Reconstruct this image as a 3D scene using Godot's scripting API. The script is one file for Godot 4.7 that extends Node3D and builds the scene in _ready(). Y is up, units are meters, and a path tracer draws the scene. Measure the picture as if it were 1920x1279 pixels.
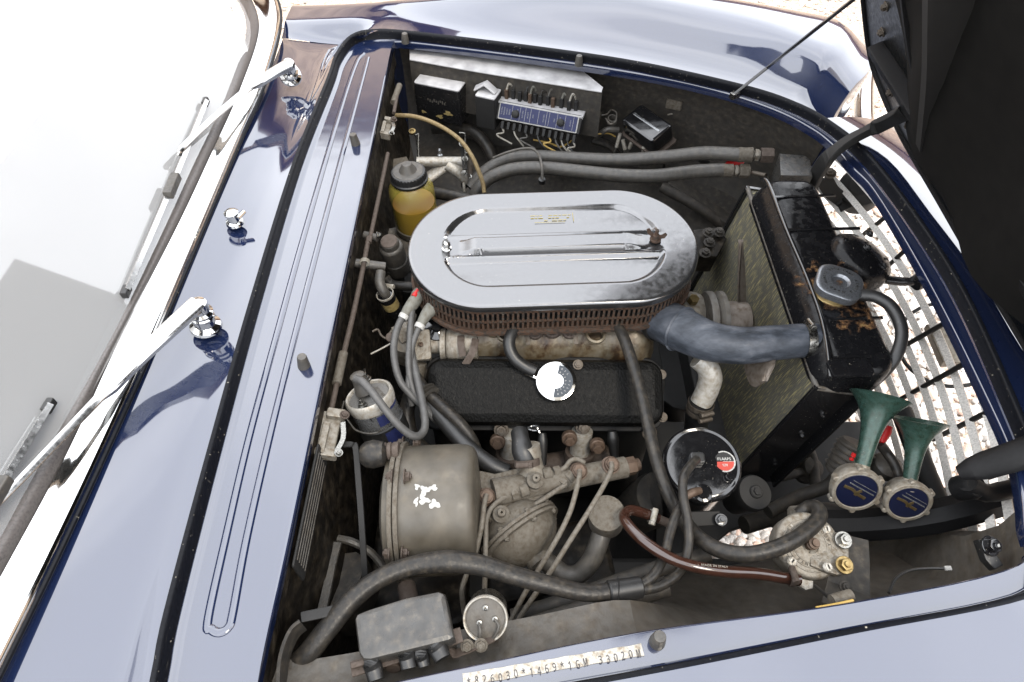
extends Node3D
# A look down into the open engine bay of a dark blue car that stands on gravel.
# Metres; y = 0 is the gutter round the bay, the gravel lies 0.85 m below it.
# x runs along the car (its front is +x), z across it (the near wing is +z).

const GROUND := -0.85
var M := {}
var T := {}
var names := {}
var kit := {}
var rng := RandomNumberGenerator.new()


func _ready():
	rng.seed = 20240611
	camera_and_light()
	make_textures()
	make_materials()
	surroundings()
	car_body()
	bonnet_and_front()
	windscreen_and_wipers()
	bay_sides()
	engine_block()
	air_cleaner()
	radiator_and_fan()
	brake_servo()
	electrics_far_side()
	pedal_linkage_corner()
	coil_and_leads()
	hoses()
	near_side_parts()
	horns()
	small_details()


func camera_and_light():
	var cam := Camera3D.new()
	cam.name = "camera"
	cam.position = Vector3(0, 0.72, 0.746)
	cam.rotation_degrees = Vector3(-51.4, 0, 0)
	cam.fov = 54.2
	cam.near = 0.02
	cam.far = 200.0
	add_child(cam)
	var e := Environment.new()
	e.background_mode = Environment.BG_SKY
	var sky := Sky.new()
	var sm := ProceduralSkyMaterial.new()
	sm.sky_top_color = Color(0.93, 0.942, 0.965)
	sm.sky_horizon_color = Color(0.86, 0.865, 0.87)
	sm.sky_curve = 0.25
	sm.sky_energy_multiplier = 1.3
	sm.ground_bottom_color = Color(0.55, 0.53, 0.5)
	sm.ground_horizon_color = Color(0.7, 0.68, 0.66)
	sm.sun_angle_max = 1.0
	var cn := FastNoiseLite.new()
	cn.seed = 5
	cn.frequency = 0.006
	cn.fractal_octaves = 5
	var cover := NoiseTexture2D.new()
	cover.width = 1024
	cover.height = 512
	cover.seamless = true
	cover.noise = cn
	var cr := Gradient.new()
	cr.offsets = PackedFloat32Array([0.0, 0.42, 0.75, 1.0])
	cr.colors = PackedColorArray([Color(1, 1, 1, 0.0), Color(1, 1, 1, 0.03), Color(1, 0.99, 0.97, 0.26), Color(1, 0.99, 0.97, 0.34)])
	cover.color_ramp = cr
	sm.sky_cover = cover
	sky.sky_material = sm
	e.sky = sky
	e.background_energy_multiplier = 1.0
	e.tonemap_mode = Environment.TONE_MAPPER_LINEAR
	e.tonemap_exposure = 2.5
	e.sdfgi_enabled = true
	e.ssao_enabled = true
	e.ssil_enabled = true
	var w := WorldEnvironment.new()
	w.name = "world_environment"
	w.environment = e
	add_child(w)
	var sun := DirectionalLight3D.new()
	sun.name = "sun"
	sun.light_color = Color(1.0, 0.96, 0.9)
	sun.light_energy = 0.35
	sun.light_angular_distance = 14.0
	sun.shadow_enabled = true
	sun.rotation_degrees = Vector3(-60, 36, 0)
	add_child(sun)


# ------------------------------------------------------------------ shapes

class Geo:
	var t := PackedVector3Array()

	func tri(a: Vector3, b: Vector3, c: Vector3):
		t.append(a)
		t.append(b)
		t.append(c)

	func quad(a: Vector3, b: Vector3, c: Vector3, d: Vector3):
		tri(a, b, c)
		tri(a, c, d)

	# rows of points; the outside is tangent x row direction
	func grid(rows: Array, closed := false):
		for i in rows.size() - 1:
			var p: Array = rows[i]
			var q: Array = rows[i + 1]
			var n := p.size()
			for j in (n if closed else n - 1):
				var k := (j + 1) % n
				tri(p[j], q[j], p[k])
				tri(p[k], q[j], q[k])

	func fan(row: Array, flip := false):
		var c := Vector3.ZERO
		for p in row:
			c += p
		c /= row.size()
		for j in row.size():
			var a: Vector3 = row[j]
			var b: Vector3 = row[(j + 1) % row.size()]
			if flip:
				tri(c, a, b)
			else:
				tri(c, b, a)

	func mesh(crease := 42.0) -> ArrayMesh:
		var cosc := cos(deg_to_rad(crease))
		var nf := t.size() / 3
		var fn := PackedVector3Array()
		var un := PackedVector3Array()
		fn.resize(nf)
		un.resize(nf)
		var at := {}
		var keys := []
		keys.resize(t.size())
		for f in nf:
			var a := t[f * 3]
			var n := (t[f * 3 + 2] - a).cross(t[f * 3 + 1] - a)
			fn[f] = n
			un[f] = n.normalized()
			for k in 3:
				var p := t[f * 3 + k]
				var key := Vector3i(roundi(p.x * 20000.0), roundi(p.y * 20000.0), roundi(p.z * 20000.0))
				keys[f * 3 + k] = key
				if at.has(key):
					at[key].append(f)
				else:
					at[key] = [f]
		var nn := PackedVector3Array()
		nn.resize(t.size())
		for f in nf:
			for k in 3:
				var s := Vector3.ZERO
				for g in at[keys[f * 3 + k]]:
					if un[g].dot(un[f]) > cosc:
						s += fn[g]
				nn[f * 3 + k] = s.normalized() if s.length_squared() > 1e-24 else un[f]
		var arr := []
		arr.resize(Mesh.ARRAY_MAX)
		arr[Mesh.ARRAY_VERTEX] = t
		arr[Mesh.ARRAY_NORMAL] = nn
		var m := ArrayMesh.new()
		m.add_surface_from_arrays(Mesh.PRIMITIVE_TRIANGLES, arr)
		return m


# a frame at o whose y axis points along y
func axis(o: Vector3, y: Vector3, xh := Vector3.RIGHT) -> Transform3D:
	var yy = y.normalized()
	var zz = xh.cross(yy)
	if zz.length() < 0.05:
		zz = Vector3.BACK.cross(yy)
		if zz.length() < 0.05:
			zz = Vector3.UP.cross(yy)
	zz = zz.normalized()
	return Transform3D(Basis(yy.cross(zz), yy, zz), o)


func upright(o: Vector3, turn := 0.0) -> Transform3D:
	return Transform3D(Basis(Vector3.UP, deg_to_rad(turn)), o)


func smooth_path(pts: Array, sub: int) -> Array:
	if sub <= 1 or pts.size() < 3:
		return pts
	var out = []
	for i in pts.size() - 1:
		var p1: Vector3 = pts[i]
		var p2: Vector3 = pts[i + 1]
		var p0: Vector3 = pts[i - 1] if i > 0 else p1 * 2.0 - p2
		var p3: Vector3 = pts[i + 2] if i + 2 < pts.size() else p2 * 2.0 - p1
		for k in sub:
			out.append(p1.cubic_interpolate(p2, p0, p3, float(k) / sub))
	out.append(pts[-1])
	return out


# a round hose or rod through pts; r is one radius or one for each point
func tube(g: Geo, pts: Array, r, sides := 12, sub := 5, caps := true, flat := 1.0):
	var p = smooth_path(pts, sub)
	var n = p.size()
	var radii = []
	for i in n:
		if r is Array:
			var f = float(i) / (n - 1) * (r.size() - 1)
			var k = mini(int(f), r.size() - 2)
			radii.append(lerpf(r[k], r[k + 1], f - k))
		else:
			radii.append(r)
	var tan0: Vector3 = (p[1] - p[0]).normalized()
	var nrm = tan0.cross(Vector3.UP)
	if nrm.length() < 0.2:
		nrm = tan0.cross(Vector3.RIGHT)
	nrm = nrm.normalized()
	var rows = []
	for i in n:
		var tg: Vector3 = (p[mini(i + 1, n - 1)] - p[maxi(i - 1, 0)]).normalized()
		nrm = (nrm - tg * nrm.dot(tg)).normalized()
		var b = tg.cross(nrm)
		var row = []
		for j in sides:
			var a = TAU * j / sides
			row.append(p[i] + (nrm * cos(a) + b * sin(a) * flat) * radii[i])
		rows.append(row)
	g.grid(rows, true)
	if caps:
		g.fan(rows[0])
		g.fan(rows[-1], true)


# profile of (radius, height) turned round the frame's y axis
func lathe(g: Geo, prof: Array, xf: Transform3D, segs := 24):
	var rows = []
	for q in prof:
		var row = []
		for j in segs:
			var a = TAU * j / segs
			row.append(xf * Vector3(q.x * cos(a), q.y, -q.x * sin(a)))
		rows.append(row)
	g.grid(rows, true)


func V2(a: float, b: float) -> Vector2:
	return Vector2(a, b)


# solid round bar with softened ends
func rod(g: Geo, xf: Transform3D, r: float, h: float, segs := 20, b := 0.0):
	b = b if b > 0.0 else minf(r, h) * 0.12
	lathe(g, [V2(0, 0), V2(r - b, 0), V2(r, b), V2(r, h - b), V2(r - b, h), V2(0, h)], xf, segs)


func round_rect(sx: float, sz: float, r: float, k := 4) -> PackedVector2Array:
	var out = PackedVector2Array()
	r = minf(r, minf(sx, sz) * 0.499)
	var cs = [V2(sx / 2 - r, sz / 2 - r), V2(-sx / 2 + r, sz / 2 - r), V2(-sx / 2 + r, -sz / 2 + r), V2(sx / 2 - r, -sz / 2 + r)]
	for c in 4:
		for i in k + 1:
			var a = PI / 2 * (c + float(i) / k)
			out.append(cs[c] + V2(cos(a), sin(a)) * r)
	return out


func inset(poly: PackedVector2Array, d: float) -> PackedVector2Array:
	var out = PackedVector2Array()
	var n = poly.size()
	for i in n:
		var a = poly[(i + n - 1) % n]
		var b = poly[i]
		var c = poly[(i + 1) % n]
		var e1 = (b - a).normalized()
		var e2 = (c - b).normalized()
		var n1 = V2(e1.y, -e1.x)
		var n2 = V2(e2.y, -e2.x)
		var m = n1 + n2
		var l = maxf(m.length_squared(), 0.4)
		out.append(b - m * (2.0 * d / l) * 1.0)
	return out


# polygon (x, z in the frame's plane) raised from h0 to h1 with softened edges
func prism(g: Geo, poly: PackedVector2Array, h0: float, h1: float, xf: Transform3D, b := 0.0, bottom := true):
	var area = 0.0
	for i in poly.size():
		var p = poly[i]
		var q = poly[(i + 1) % poly.size()]
		area += p.x * q.y - q.x * p.y
	if area < 0:
		poly = poly.duplicate()
		poly.reverse()
	# counter-clockwise in (x, z); rows go down so that the outside faces out
	var levels = []
	if b > 0.0:
		levels = [[b, h1], [b * 0.3, h1 - b * 0.3], [0.0, h1 - b], [0.0, h0 + b], [b * 0.3, h0 + b * 0.3], [b, h0]] if bottom else [[b, h1], [b * 0.3, h1 - b * 0.3], [0.0, h1 - b], [0.0, h0]]
	else:
		levels = [[0.0, h1], [0.0, h0]]
	var rows = []
	for l in levels:
		var q = inset(poly, l[0]) if l[0] != 0.0 else poly
		var row = []
		for p in q:
			row.append(xf * Vector3(p.x, l[1], p.y))
		rows.append(row)
	g.grid(rows, true)
	var cap = inset(poly, levels[0][0]) if levels[0][0] != 0.0 else poly
	var tris = Geometry2D.triangulate_polygon(cap)
	for i in range(0, tris.size(), 3):
		var a = cap[tris[i]]
		var c = cap[tris[i + 1]]
		var d = cap[tris[i + 2]]
		if (c - a).cross(d - a) > 0:
			var s = c
			c = d
			d = s
		g.tri(xf * Vector3(a.x, h1, a.y), xf * Vector3(d.x, h1, d.y), xf * Vector3(c.x, h1, c.y))
		if bottom:
			g.tri(xf * Vector3(a.x, h0, a.y), xf * Vector3(c.x, h0, c.y), xf * Vector3(d.x, h0, d.y))


func block(g: Geo, xf: Transform3D, sx: float, sy: float, sz: float, r := 0.004, b := 0.002):
	prism(g, round_rect(sx, sz, r, 3), -sy / 2, sy / 2, xf, b)


# a flat bar from a to b: w across, d thick
func bar(g: Geo, a: Vector3, b: Vector3, w: float, d: float, up := Vector3.UP, bev := 0.001):
	var y = (b - a).normalized()
	var x = up.cross(y)
	if x.length() < 0.05:
		x = Vector3.RIGHT.cross(y)
	x = x.normalized()
	var xf = Transform3D(Basis(x, y, x.cross(y)), a)
	prism(g, round_rect(w, d, bev * 1.5, 2), 0, (b - a).length(), xf, bev)


func strip(g: Geo, pts: Array, w: float, d: float, side: Vector3, sub := 4):
	var p = smooth_path(pts, sub)
	var rows = []
	for i in p.size():
		var tg: Vector3 = (p[mini(i + 1, p.size() - 1)] - p[maxi(i - 1, 0)]).normalized()
		var s = (side - tg * side.dot(tg)).normalized()
		var u = tg.cross(s)
		var row = []
		for c in [V2(1, 0.7), V2(0.9, 1), V2(-0.9, 1), V2(-1, 0.7), V2(-1, -0.7), V2(-0.9, -1), V2(0.9, -1), V2(1, -0.7)]:
			row.append(p[i] + s * c.x * w / 2 + u * c.y * d / 2)
		rows.append(row)
	g.grid(rows, true)
	g.fan(rows[0])
	g.fan(rows[-1], true)


func hexagon(r: float) -> PackedVector2Array:
	var out = PackedVector2Array()
	for i in 6:
		out.append(V2(cos(TAU * i / 6), sin(TAU * i / 6)) * r)
	return out


func stadium(hl: float, r: float, k := 24) -> PackedVector2Array:
	var out = PackedVector2Array()
	for i in k + 1:
		var a = -PI / 2 + PI * i / k
		out.append(V2(hl + cos(a) * r, sin(a) * r))
	for i in k + 1:
		var a = PI / 2 + PI * i / k
		out.append(V2(-hl + cos(a) * r, sin(a) * r))
	return out


# ------------------------------------------------------------------ nodes

func numbered(called: String) -> String:
	var k: int = names.get(called, 0)
	names[called] = k + 1
	return called if k == 0 else "%s_%03d" % [called, k]


func thing(called: String, label: String, category: String, at := Vector3.ZERO, group := "") -> Node3D:
	var o = Node3D.new()
	o.name = numbered(called)
	o.position = at
	o.set_meta("label", label)
	o.set_meta("category", category)
	if group:
		o.set_meta("group", group)
	add_child(o)
	return o


# one named part from a shape in world metres; parent is a thing or a part
func part(called: String, g, m: Material, parent: Node3D, label := "", crease := 42.0) -> MeshInstance3D:
	var o = MeshInstance3D.new()
	o.mesh = g.mesh(crease) if g is Geo else g
	o.material_override = m
	o.name = called
	if parent.get_parent() == self and not parent is MeshInstance3D:
		o.position = -parent.position
	if label:
		o.set_meta("label", label)
	parent.add_child(o, true)
	return o


# one named part that shares a ready mesh, put at a world transform
func put(called: String, mesh: Mesh, m: Material, parent: Node3D, xf: Transform3D, label := "") -> MeshInstance3D:
	var o = part(called, mesh, m, parent, label)
	o.transform = Transform3D(Basis(), o.position) * xf
	return o


func struct(called: String, g, m: Material, kind := "structure") -> MeshInstance3D:
	var o = MeshInstance3D.new()
	o.mesh = g.mesh() if g is Geo else g
	o.material_override = m
	o.name = numbered(called)
	o.set_meta("kind", kind)
	add_child(o)
	return o


# hexagon bolt head with washer, 10 mm across; scaled where it is put
func bolt_mesh() -> Mesh:
	if not kit.has("bolt"):
		var g = Geo.new()
		lathe(g, [V2(0, 0), V2(0.0074, 0), V2(0.0074, 0.001), V2(0.0070, 0.0014), V2(0, 0.0014)], Transform3D(), 16)
		prism(g, hexagon(0.0052), 0.0014, 0.0058, Transform3D(), 0.0006, false)
		rod(g, Transform3D(Basis(), Vector3(0, 0.0056, 0)), 0.0026, 0.0018, 10)
		kit.bolt = g.mesh(30)
	return kit.bolt


func screw_mesh() -> Mesh:
	if not kit.has("screw"):
		var g = Geo.new()
		lathe(g, [V2(0, 0), V2(0.005, 0), V2(0.005, 0.0018), V2(0.004, 0.003), V2(0.002, 0.0036)], Transform3D(), 16)
		block(g, Transform3D(Basis(), Vector3(0.0018, 0.0036, 0)), 0.002, 0.001, 0.006, 0.0005, 0.0002)
		block(g, Transform3D(Basis(), Vector3(-0.0018, 0.0036, 0)), 0.002, 0.001, 0.006, 0.0005, 0.0002)
		kit.screw = g.mesh(30)
	return kit.screw


func bolt(parent: Node3D, at: Vector3, up := Vector3.UP, size := 1.0, m = null, called := "bolt"):
	var xf = axis(at, up, Vector3(cos(at.x * 900.0), 0.2, sin(at.z * 700.0)))
	xf.basis = xf.basis.scaled_local(Vector3.ONE * size)
	put(called, bolt_mesh(), m if m else M.steel_dirty, parent, xf)


func screw(parent: Node3D, at: Vector3, up := Vector3.UP, size := 1.0, m = null):
	var xf = axis(at, up, Vector3(cos(at.x * 900.0), 0.2, sin(at.z * 700.0)))
	xf.basis = xf.basis.scaled_local(Vector3.ONE * size)
	put("screw", screw_mesh(), m if m else M.steel, parent, xf)


# worm-drive or wire hose clip round a hose at `at`, axis along y
func clip(parent: Node3D, at: Vector3, y: Vector3, r: float, m = null, w := 0.011, called := "hose_clip"):
	var g = Geo.new()
	var xf = axis(at, y)
	lathe(g, [V2(r, -w / 2), V2(r + 0.0014, -w / 2), V2(r + 0.0016, 0), V2(r + 0.0014, w / 2), V2(r, w / 2)], xf, 28)
	var c = xf * Vector3(0.2, 0, 0.98).normalized()
	var outd = (xf.basis * Vector3(-0.3, 0, 0.95)).normalized()
	if outd.y < 0:
		outd = -outd
	var at2 = at + outd * (r + 0.004)
	var tang = y.normalized().cross(outd)
	rod(g, axis(at2 - tang * 0.009, tang), 0.0042, 0.018, 10)
	prism(g, hexagon(0.0046), 0.018, 0.023, axis(at2 - tang * 0.009, tang), 0.0006)
	part(called, g, m if m else M.steel, parent)


func text_mesh(s: String, h: float, deep := 0.0006, bold := false, font := "Droid Sans") -> TextMesh:
	var tm = TextMesh.new()
	var f = SystemFont.new()
	f.font_names = PackedStringArray([font])
	if bold:
		f.font_weight = 700
	tm.font = f
	tm.text = s
	tm.font_size = 32
	tm.pixel_size = h / 24.0
	tm.depth = deep
	tm.curve_step = 2.0
	return tm


# lettering whose face looks along up, its lines running along x
func letter(called: String, s: String, h: float, m: Material, parent: Node3D, at: Vector3, x: Vector3, up: Vector3, bold := false, font := "Droid Sans", stretch := 1.0):
	var zz = up.normalized()
	var xx = (x - zz * x.dot(zz)).normalized()
	var yy = zz.cross(xx)
	put(called, text_mesh(s, h, 0.0006, bold, font), m, parent, Transform3D(Basis(xx * stretch, yy, zz), at))


# ------------------------------------------------------------------ surfaces

func noise_tex(key: String, freq: float, stops: Array, seed_ := 1, octaves := 5, type := FastNoiseLite.TYPE_SIMPLEX_SMOOTH, size := 512):
	var n = FastNoiseLite.new()
	n.seed = seed_
	n.frequency = freq
	n.noise_type = type
	n.fractal_octaves = octaves
	n.fractal_gain = 0.55
	if type == FastNoiseLite.TYPE_CELLULAR:
		n.cellular_return_type = FastNoiseLite.RETURN_DISTANCE
	var t = NoiseTexture2D.new()
	t.width = size
	t.height = size
	t.seamless = true
	t.noise = n
	if stops.size():
		var g = Gradient.new()
		var o = PackedFloat32Array()
		var c = PackedColorArray()
		for s in stops:
			o.append(s[0])
			c.append(s[1])
		g.offsets = o
		g.colors = c
		t.color_ramp = g
	T[key] = t


func grey(v: float) -> Color:
	return Color(v, v, v)


func make_textures():
	noise_tex("blotch", 0.012, [[0.2, grey(0.82)], [0.5, grey(0.92)], [0.8, grey(1.0)]], 3)
	noise_tex("fine", 0.06, [[0.2, grey(0.72)], [0.55, grey(0.95)], [0.85, grey(1.0)]], 7)
	noise_tex("dirt", 0.02, [[0.15, Color(0.74, 0.69, 0.63)], [0.4, Color(0.88, 0.865, 0.84)], [0.6, grey(0.94)], [0.85, grey(1.0)]], 11, 6)
	noise_tex("dust", 0.022, [[0.3, Color(0.5, 0.45, 0.38, 0.0)], [0.6, Color(0.5, 0.45, 0.38, 0.05)], [0.9, Color(0.58, 0.53, 0.45, 0.14)]], 17, 6)
	noise_tex("flecks", 0.09, [[0.0, Color(0.8, 0.77, 0.7, 0.0)], [0.84, Color(0.8, 0.77, 0.7, 0.0)], [0.87, Color(0.8, 0.77, 0.7, 0.4)], [1.0, Color(0.85, 0.82, 0.76, 0.9)]], 23, 3)
	noise_tex("rust", 0.016, [[0.2, Color(0.30, 0.26, 0.22)], [0.42, Color(0.44, 0.34, 0.27)], [0.55, Color(0.52, 0.36, 0.25)], [0.7, Color(0.42, 0.36, 0.31)], [0.9, Color(0.55, 0.5, 0.45)]], 29, 6)
	noise_tex("oilstain", 0.0075, [[0.15, Color(0.16, 0.1, 0.06)], [0.36, Color(0.38, 0.26, 0.15)], [0.46, Color(0.62, 0.53, 0.4)], [0.6, Color(0.74, 0.68, 0.57)], [0.85, Color(0.82, 0.78, 0.7)]], 31, 6)
	noise_tex("rough", 0.03, [[0.2, grey(0.55)], [0.5, grey(0.8)], [0.8, grey(1.0)]], 37)
	noise_tex("smear", 0.012, [[0.2, grey(0.25)], [0.48, grey(0.5)], [0.62, grey(0.9)], [0.8, grey(1.0)]], 41, 6)
	noise_tex("bumps", 0.05, [], 43, 4)
	noise_tex("crackle", 0.055, [], 47, 3, FastNoiseLite.TYPE_CELLULAR)
	noise_tex("waves", 0.006, [], 53, 2)
	noise_tex("chalk", 0.02, [[0.0, Color(0.62, 0.57, 0.3, 0.0)], [0.48, Color(0.50, 0.47, 0.30, 0.0)], [0.62, Color(0.50, 0.47, 0.32, 0.3)], [0.76, Color(0.66, 0.62, 0.44, 0.7)], [1.0, Color(0.65, 0.6, 0.4, 0.8)]], 59, 6)
	noise_tex("crust", 0.018, [[0.0, Color(0.6, 0.36, 0.14, 0.0)], [0.40, Color(0.38, 0.25, 0.12, 0.0)], [0.58, Color(0.40, 0.27, 0.13, 0.5)], [0.72, Color(0.55, 0.38, 0.19, 0.8)], [0.88, Color(0.68, 0.56, 0.34, 0.9)]], 61, 6)
	noise_tex("bloom", 0.012, [[0.0, Color(0.42, 0.45, 0.5, 0.0)], [0.4, Color(0.42, 0.45, 0.5, 0.05)], [0.62, Color(0.40, 0.42, 0.46, 0.25)], [0.9, Color(0.5, 0.51, 0.53, 0.42)]], 73, 5)
	noise_tex("gravel", 0.035, [[0.0, Color(0.42, 0.36, 0.31)], [0.3, Color(0.66, 0.6, 0.55)], [0.6, Color(0.82, 0.78, 0.73)], [1.0, Color(0.93, 0.9, 0.87)]], 67, 4, FastNoiseLite.TYPE_CELLULAR, 1024)
	noise_tex("peel", 0.01, [[0.0, Color(0.5, 0.47, 0.42, 0.0)], [0.56, Color(0.5, 0.47, 0.42, 0.0)], [0.6, Color(0.5, 0.47, 0.42, 0.7)], [1.0, Color(0.6, 0.56, 0.5, 0.9)]], 71, 6)
	# fine straight lines, for the radiator's fins and for brushed and braided things
	var im = Image.create(64, 64, false, Image.FORMAT_RGB8)
	for x in 64:
		for y in 64:
			var v = 0.5 + 0.5 * cos(TAU * x * 8.0 / 64.0)
			im.set_pixel(x, y, grey(lerpf(0.25, 1.0, pow(v, 0.7))))
	T.fins = ImageTexture.create_from_image(im)


func lin(r: float, g: float, b: float) -> Color:
	return Color(r, g, b).linear_to_srgb()


# o: tex, scale, rough_tex, bump, bump_tex, bump_scale, over (second layer), over_scale, coat
func mat(key: String, c: Color, rough: float, metal := 0.0, o := {}) -> StandardMaterial3D:
	var m = StandardMaterial3D.new()
	m.resource_name = key
	# all but the kept colours are scaled darker to balance the exposure
	m.albedo_color = c if o.has("keep") else (c.srgb_to_linear() * 0.58).linear_to_srgb()
	m.albedo_color.a = 1.0
	m.roughness = rough
	m.metallic = metal
	m.uv1_triplanar = true
	m.uv1_world_triplanar = true
	m.uv1_scale = Vector3.ONE * o.get("scale", 6.0) if not o.get("scale", 6.0) is Vector3 else o.scale
	if o.has("tex"):
		m.albedo_texture = T[o.tex]
	if o.has("rough_tex"):
		m.roughness_texture = T[o.rough_tex]
		m.roughness_texture_channel = BaseMaterial3D.TEXTURE_CHANNEL_RED
	if o.has("bump"):
		m.heightmap_enabled = true
		m.heightmap_scale = o.bump
		m.heightmap_texture = T[o.get("bump_tex", "bumps")]
	if o.has("over"):
		m.detail_enabled = true
		m.detail_albedo = T[o.over]
		m.detail_blend_mode = BaseMaterial3D.BLEND_MODE_MIX
		m.detail_uv_layer = BaseMaterial3D.DETAIL_UV_2
		m.uv2_triplanar = true
		m.uv2_world_triplanar = true
		m.uv2_scale = Vector3.ONE * o.get("over_scale", 5.0) if not o.get("over_scale", 5.0) is Vector3 else o.over_scale
	if o.has("coat"):
		m.clearcoat_enabled = true
		m.clearcoat = o.coat
		m.clearcoat_roughness = o.get("coat_rough", 0.05)
	if o.has("spec"):
		m.metallic_specular = o.spec
	M[key] = m
	return m


func make_materials():
	mat("paint", lin(0.007, 0.012, 0.036), 0.06, 0.0, {keep = 1, spec = 1.0, coat = 1.0, coat_rough = 0.02, bump = 0.012, bump_tex = "waves", scale = 3.0})
	mat("paint_gutter", lin(0.007, 0.012, 0.036), 0.13, 0.0, {keep = 1, spec = 1.0, coat = 1.0, coat_rough = 0.06, bump = 0.02, bump_tex = "waves", scale = 5.0})
	mat("bonnet_black", lin(0.004, 0.005, 0.0055), 0.45, 0.0, {spec = 0.3, over = "flecks", over_scale = 3.0, rough_tex = "rough"})
	mat("satin", lin(0.46, 0.46, 0.455), 0.3, 1.0, {keep = 1, rough_tex = "rough", scale = 9.0})
	mat("seal_reflection_black", lin(0.009, 0.010, 0.014), 0.42, 0.0, {spec = 0.25, over = "flecks", over_scale = 3.0, tex = "fine"})
	mat("black_paint", lin(0.012, 0.012, 0.013), 0.3, 0.0, {over = "flecks", over_scale = 4.0, rough_tex = "rough", coat = 0.4, coat_rough = 0.15})
	mat("black_gloss", lin(0.009, 0.009, 0.010), 0.2, 0.0, {over = "flecks", over_scale = 6.0, rough_tex = "smear", coat = 0.6, coat_rough = 0.12, scale = 8.0})
	mat("black_matt", lin(0.011, 0.0105, 0.010), 0.7, 0.0, {tex = "blotch"})
	mat("bay_paint", lin(0.012, 0.0105, 0.009), 0.62, 0.0, {spec = 0.3, tex = "dirt", scale = 4.0, over = "dust", over_scale = 3.0, rough_tex = "rough"})
	mat("bay_grey", lin(0.115, 0.107, 0.095), 0.6, 0.0, {tex = "dirt", scale = 5.0, over = "dust", over_scale = 4.0, bump = 0.05})
	mat("bay_brown", lin(0.030, 0.0265, 0.022), 0.7, 0.0, {tex = "dirt", scale = 5.0, over = "dust", over_scale = 5.0, bump = 0.03})
	mat("bay_panel", lin(0.095, 0.083, 0.068), 0.7, 0.0, {tex = "dirt", scale = 4.0, over = "dust", over_scale = 4.0, bump = 0.03})
	mat("chrome", lin(0.5, 0.5, 0.49), 0.08, 1.0, {keep = 1, rough_tex = "rough", scale = 9.0})
	mat("chrome_dull", lin(0.42, 0.43, 0.44), 0.38, 0.75, {rough_tex = "smear", scale = 11.0, tex = "fine"})
	mat("lid_chrome", lin(0.28, 0.28, 0.285), 0.22, 0.92, {rough_tex = "rough", scale = 5.0, over = "flecks", over_scale = 7.0, bump = 0.012, bump_tex = "waves"})
	mat("steel", lin(0.42, 0.41, 0.38), 0.35, 1.0, {tex = "fine", rough_tex = "rough", scale = 14.0})
	mat("steel_dirty", lin(0.17, 0.145, 0.12), 0.6, 0.6, {tex = "dirt", scale = 14.0})
	mat("brass", lin(0.42, 0.32, 0.15), 0.4, 0.9, {tex = "dirt", scale = 14.0})
	mat("copper_dull", lin(0.17, 0.115, 0.082), 0.6, 0.4, {tex = "dirt", scale = 14.0})
	mat("rusty", Color(0.66, 0.66, 0.66), 0.75, 0.15, {tex = "rust", scale = 9.0, bump = 0.05})
	mat("rust_brown", lin(0.105, 0.078, 0.062), 0.75, 0.1, {tex = "dirt", scale = 12.0})
	mat("alu_stained", lin(0.44, 0.44, 0.44), 0.5, 0.3, {tex = "oilstain", scale = 5.5, bump = 0.05, rough_tex = "rough"})
	mat("alu_cast", lin(0.36, 0.33, 0.28), 0.55, 0.35, {tex = "dirt", scale = 9.0, bump = 0.06})
	mat("alu_bright", lin(0.62, 0.595, 0.54), 0.45, 0.3, {tex = "dirt", scale = 10.0, bump = 0.05})
	mat("servo_beige", lin(0.108, 0.095, 0.073), 0.66, 0.0, {tex = "blotch", scale = 2.5, bump = 0.02, over = "dust", over_scale = 2.0, rough_tex = "rough"})
	mat("servo_dusty", lin(0.17, 0.15, 0.12), 0.75, 0.1, {tex = "dirt", scale = 11.0, bump = 0.06})
	mat("pipe_dusty", lin(0.19, 0.17, 0.14), 0.7, 0.1, {tex = "dirt", scale = 14.0})
	mat("crackle_black", lin(0.006, 0.0059, 0.0056), 0.55, 0.0, {spec = 0.2, bump = 0.12, bump_tex = "crackle", scale = 9.0, rough_tex = "rough"})
	mat("rubber", lin(0.028, 0.0268, 0.0255), 0.5, 0.0, {spec = 0.35, tex = "blotch", scale = 8.0, over = "dust", over_scale = 7.0, bump = 0.03, rough_tex = "rough"})
	mat("rubber_dark", lin(0.020, 0.020, 0.020), 0.42, 0.0, {tex = "blotch", scale = 8.0, over = "flecks", over_scale = 7.0})
	mat("rubber_grey", lin(0.085, 0.080, 0.072), 0.65, 0.0, {tex = "blotch", scale = 8.0, over = "dust", over_scale = 6.0, bump = 0.03, rough_tex = "rough"})
	mat("hose_blue", lin(0.036, 0.042, 0.052), 0.6, 0.0, {spec = 0.35, tex = "blotch", scale = Vector3(5, 16, 16), over = "bloom", over_scale = Vector3(2.5, 6, 6), bump = 0.04, rough_tex = "rough"})
	mat("plug_boot", lin(0.21, 0.21, 0.185), 0.7, 0.0, {tex = "dirt", scale = 12.0})
	mat("lead_grey", lin(0.105, 0.103, 0.10), 0.55, 0.0, {tex = "blotch", scale = 10.0, over = "flecks", over_scale = 8.0})
	mat("braid", lin(0.36, 0.27, 0.13), 0.6, 0.1, {tex = "dirt", scale = 14.0})
	mat("hose_red_brown", lin(0.055, 0.022, 0.014), 0.18, 0.0, {tex = "blotch", scale = 9.0, coat = 0.5})
	mat("horn_green", lin(0.042, 0.092, 0.075), 0.38, 0.25, {tex = "dirt", scale = 10.0, over = "flecks", over_scale = 9.0, rough_tex = "rough"})
	mat("badge_blue", lin(0.004, 0.007, 0.03), 0.3, 0.0, {coat = 0.6})
	mat("label_blue", lin(0.006, 0.015, 0.11), 0.6, 0.0, {tex = "fine", scale = 12.0})
	mat("label_white", lin(0.62, 0.61, 0.58), 0.6, 0.0, {tex = "fine", scale = 12.0})
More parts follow.
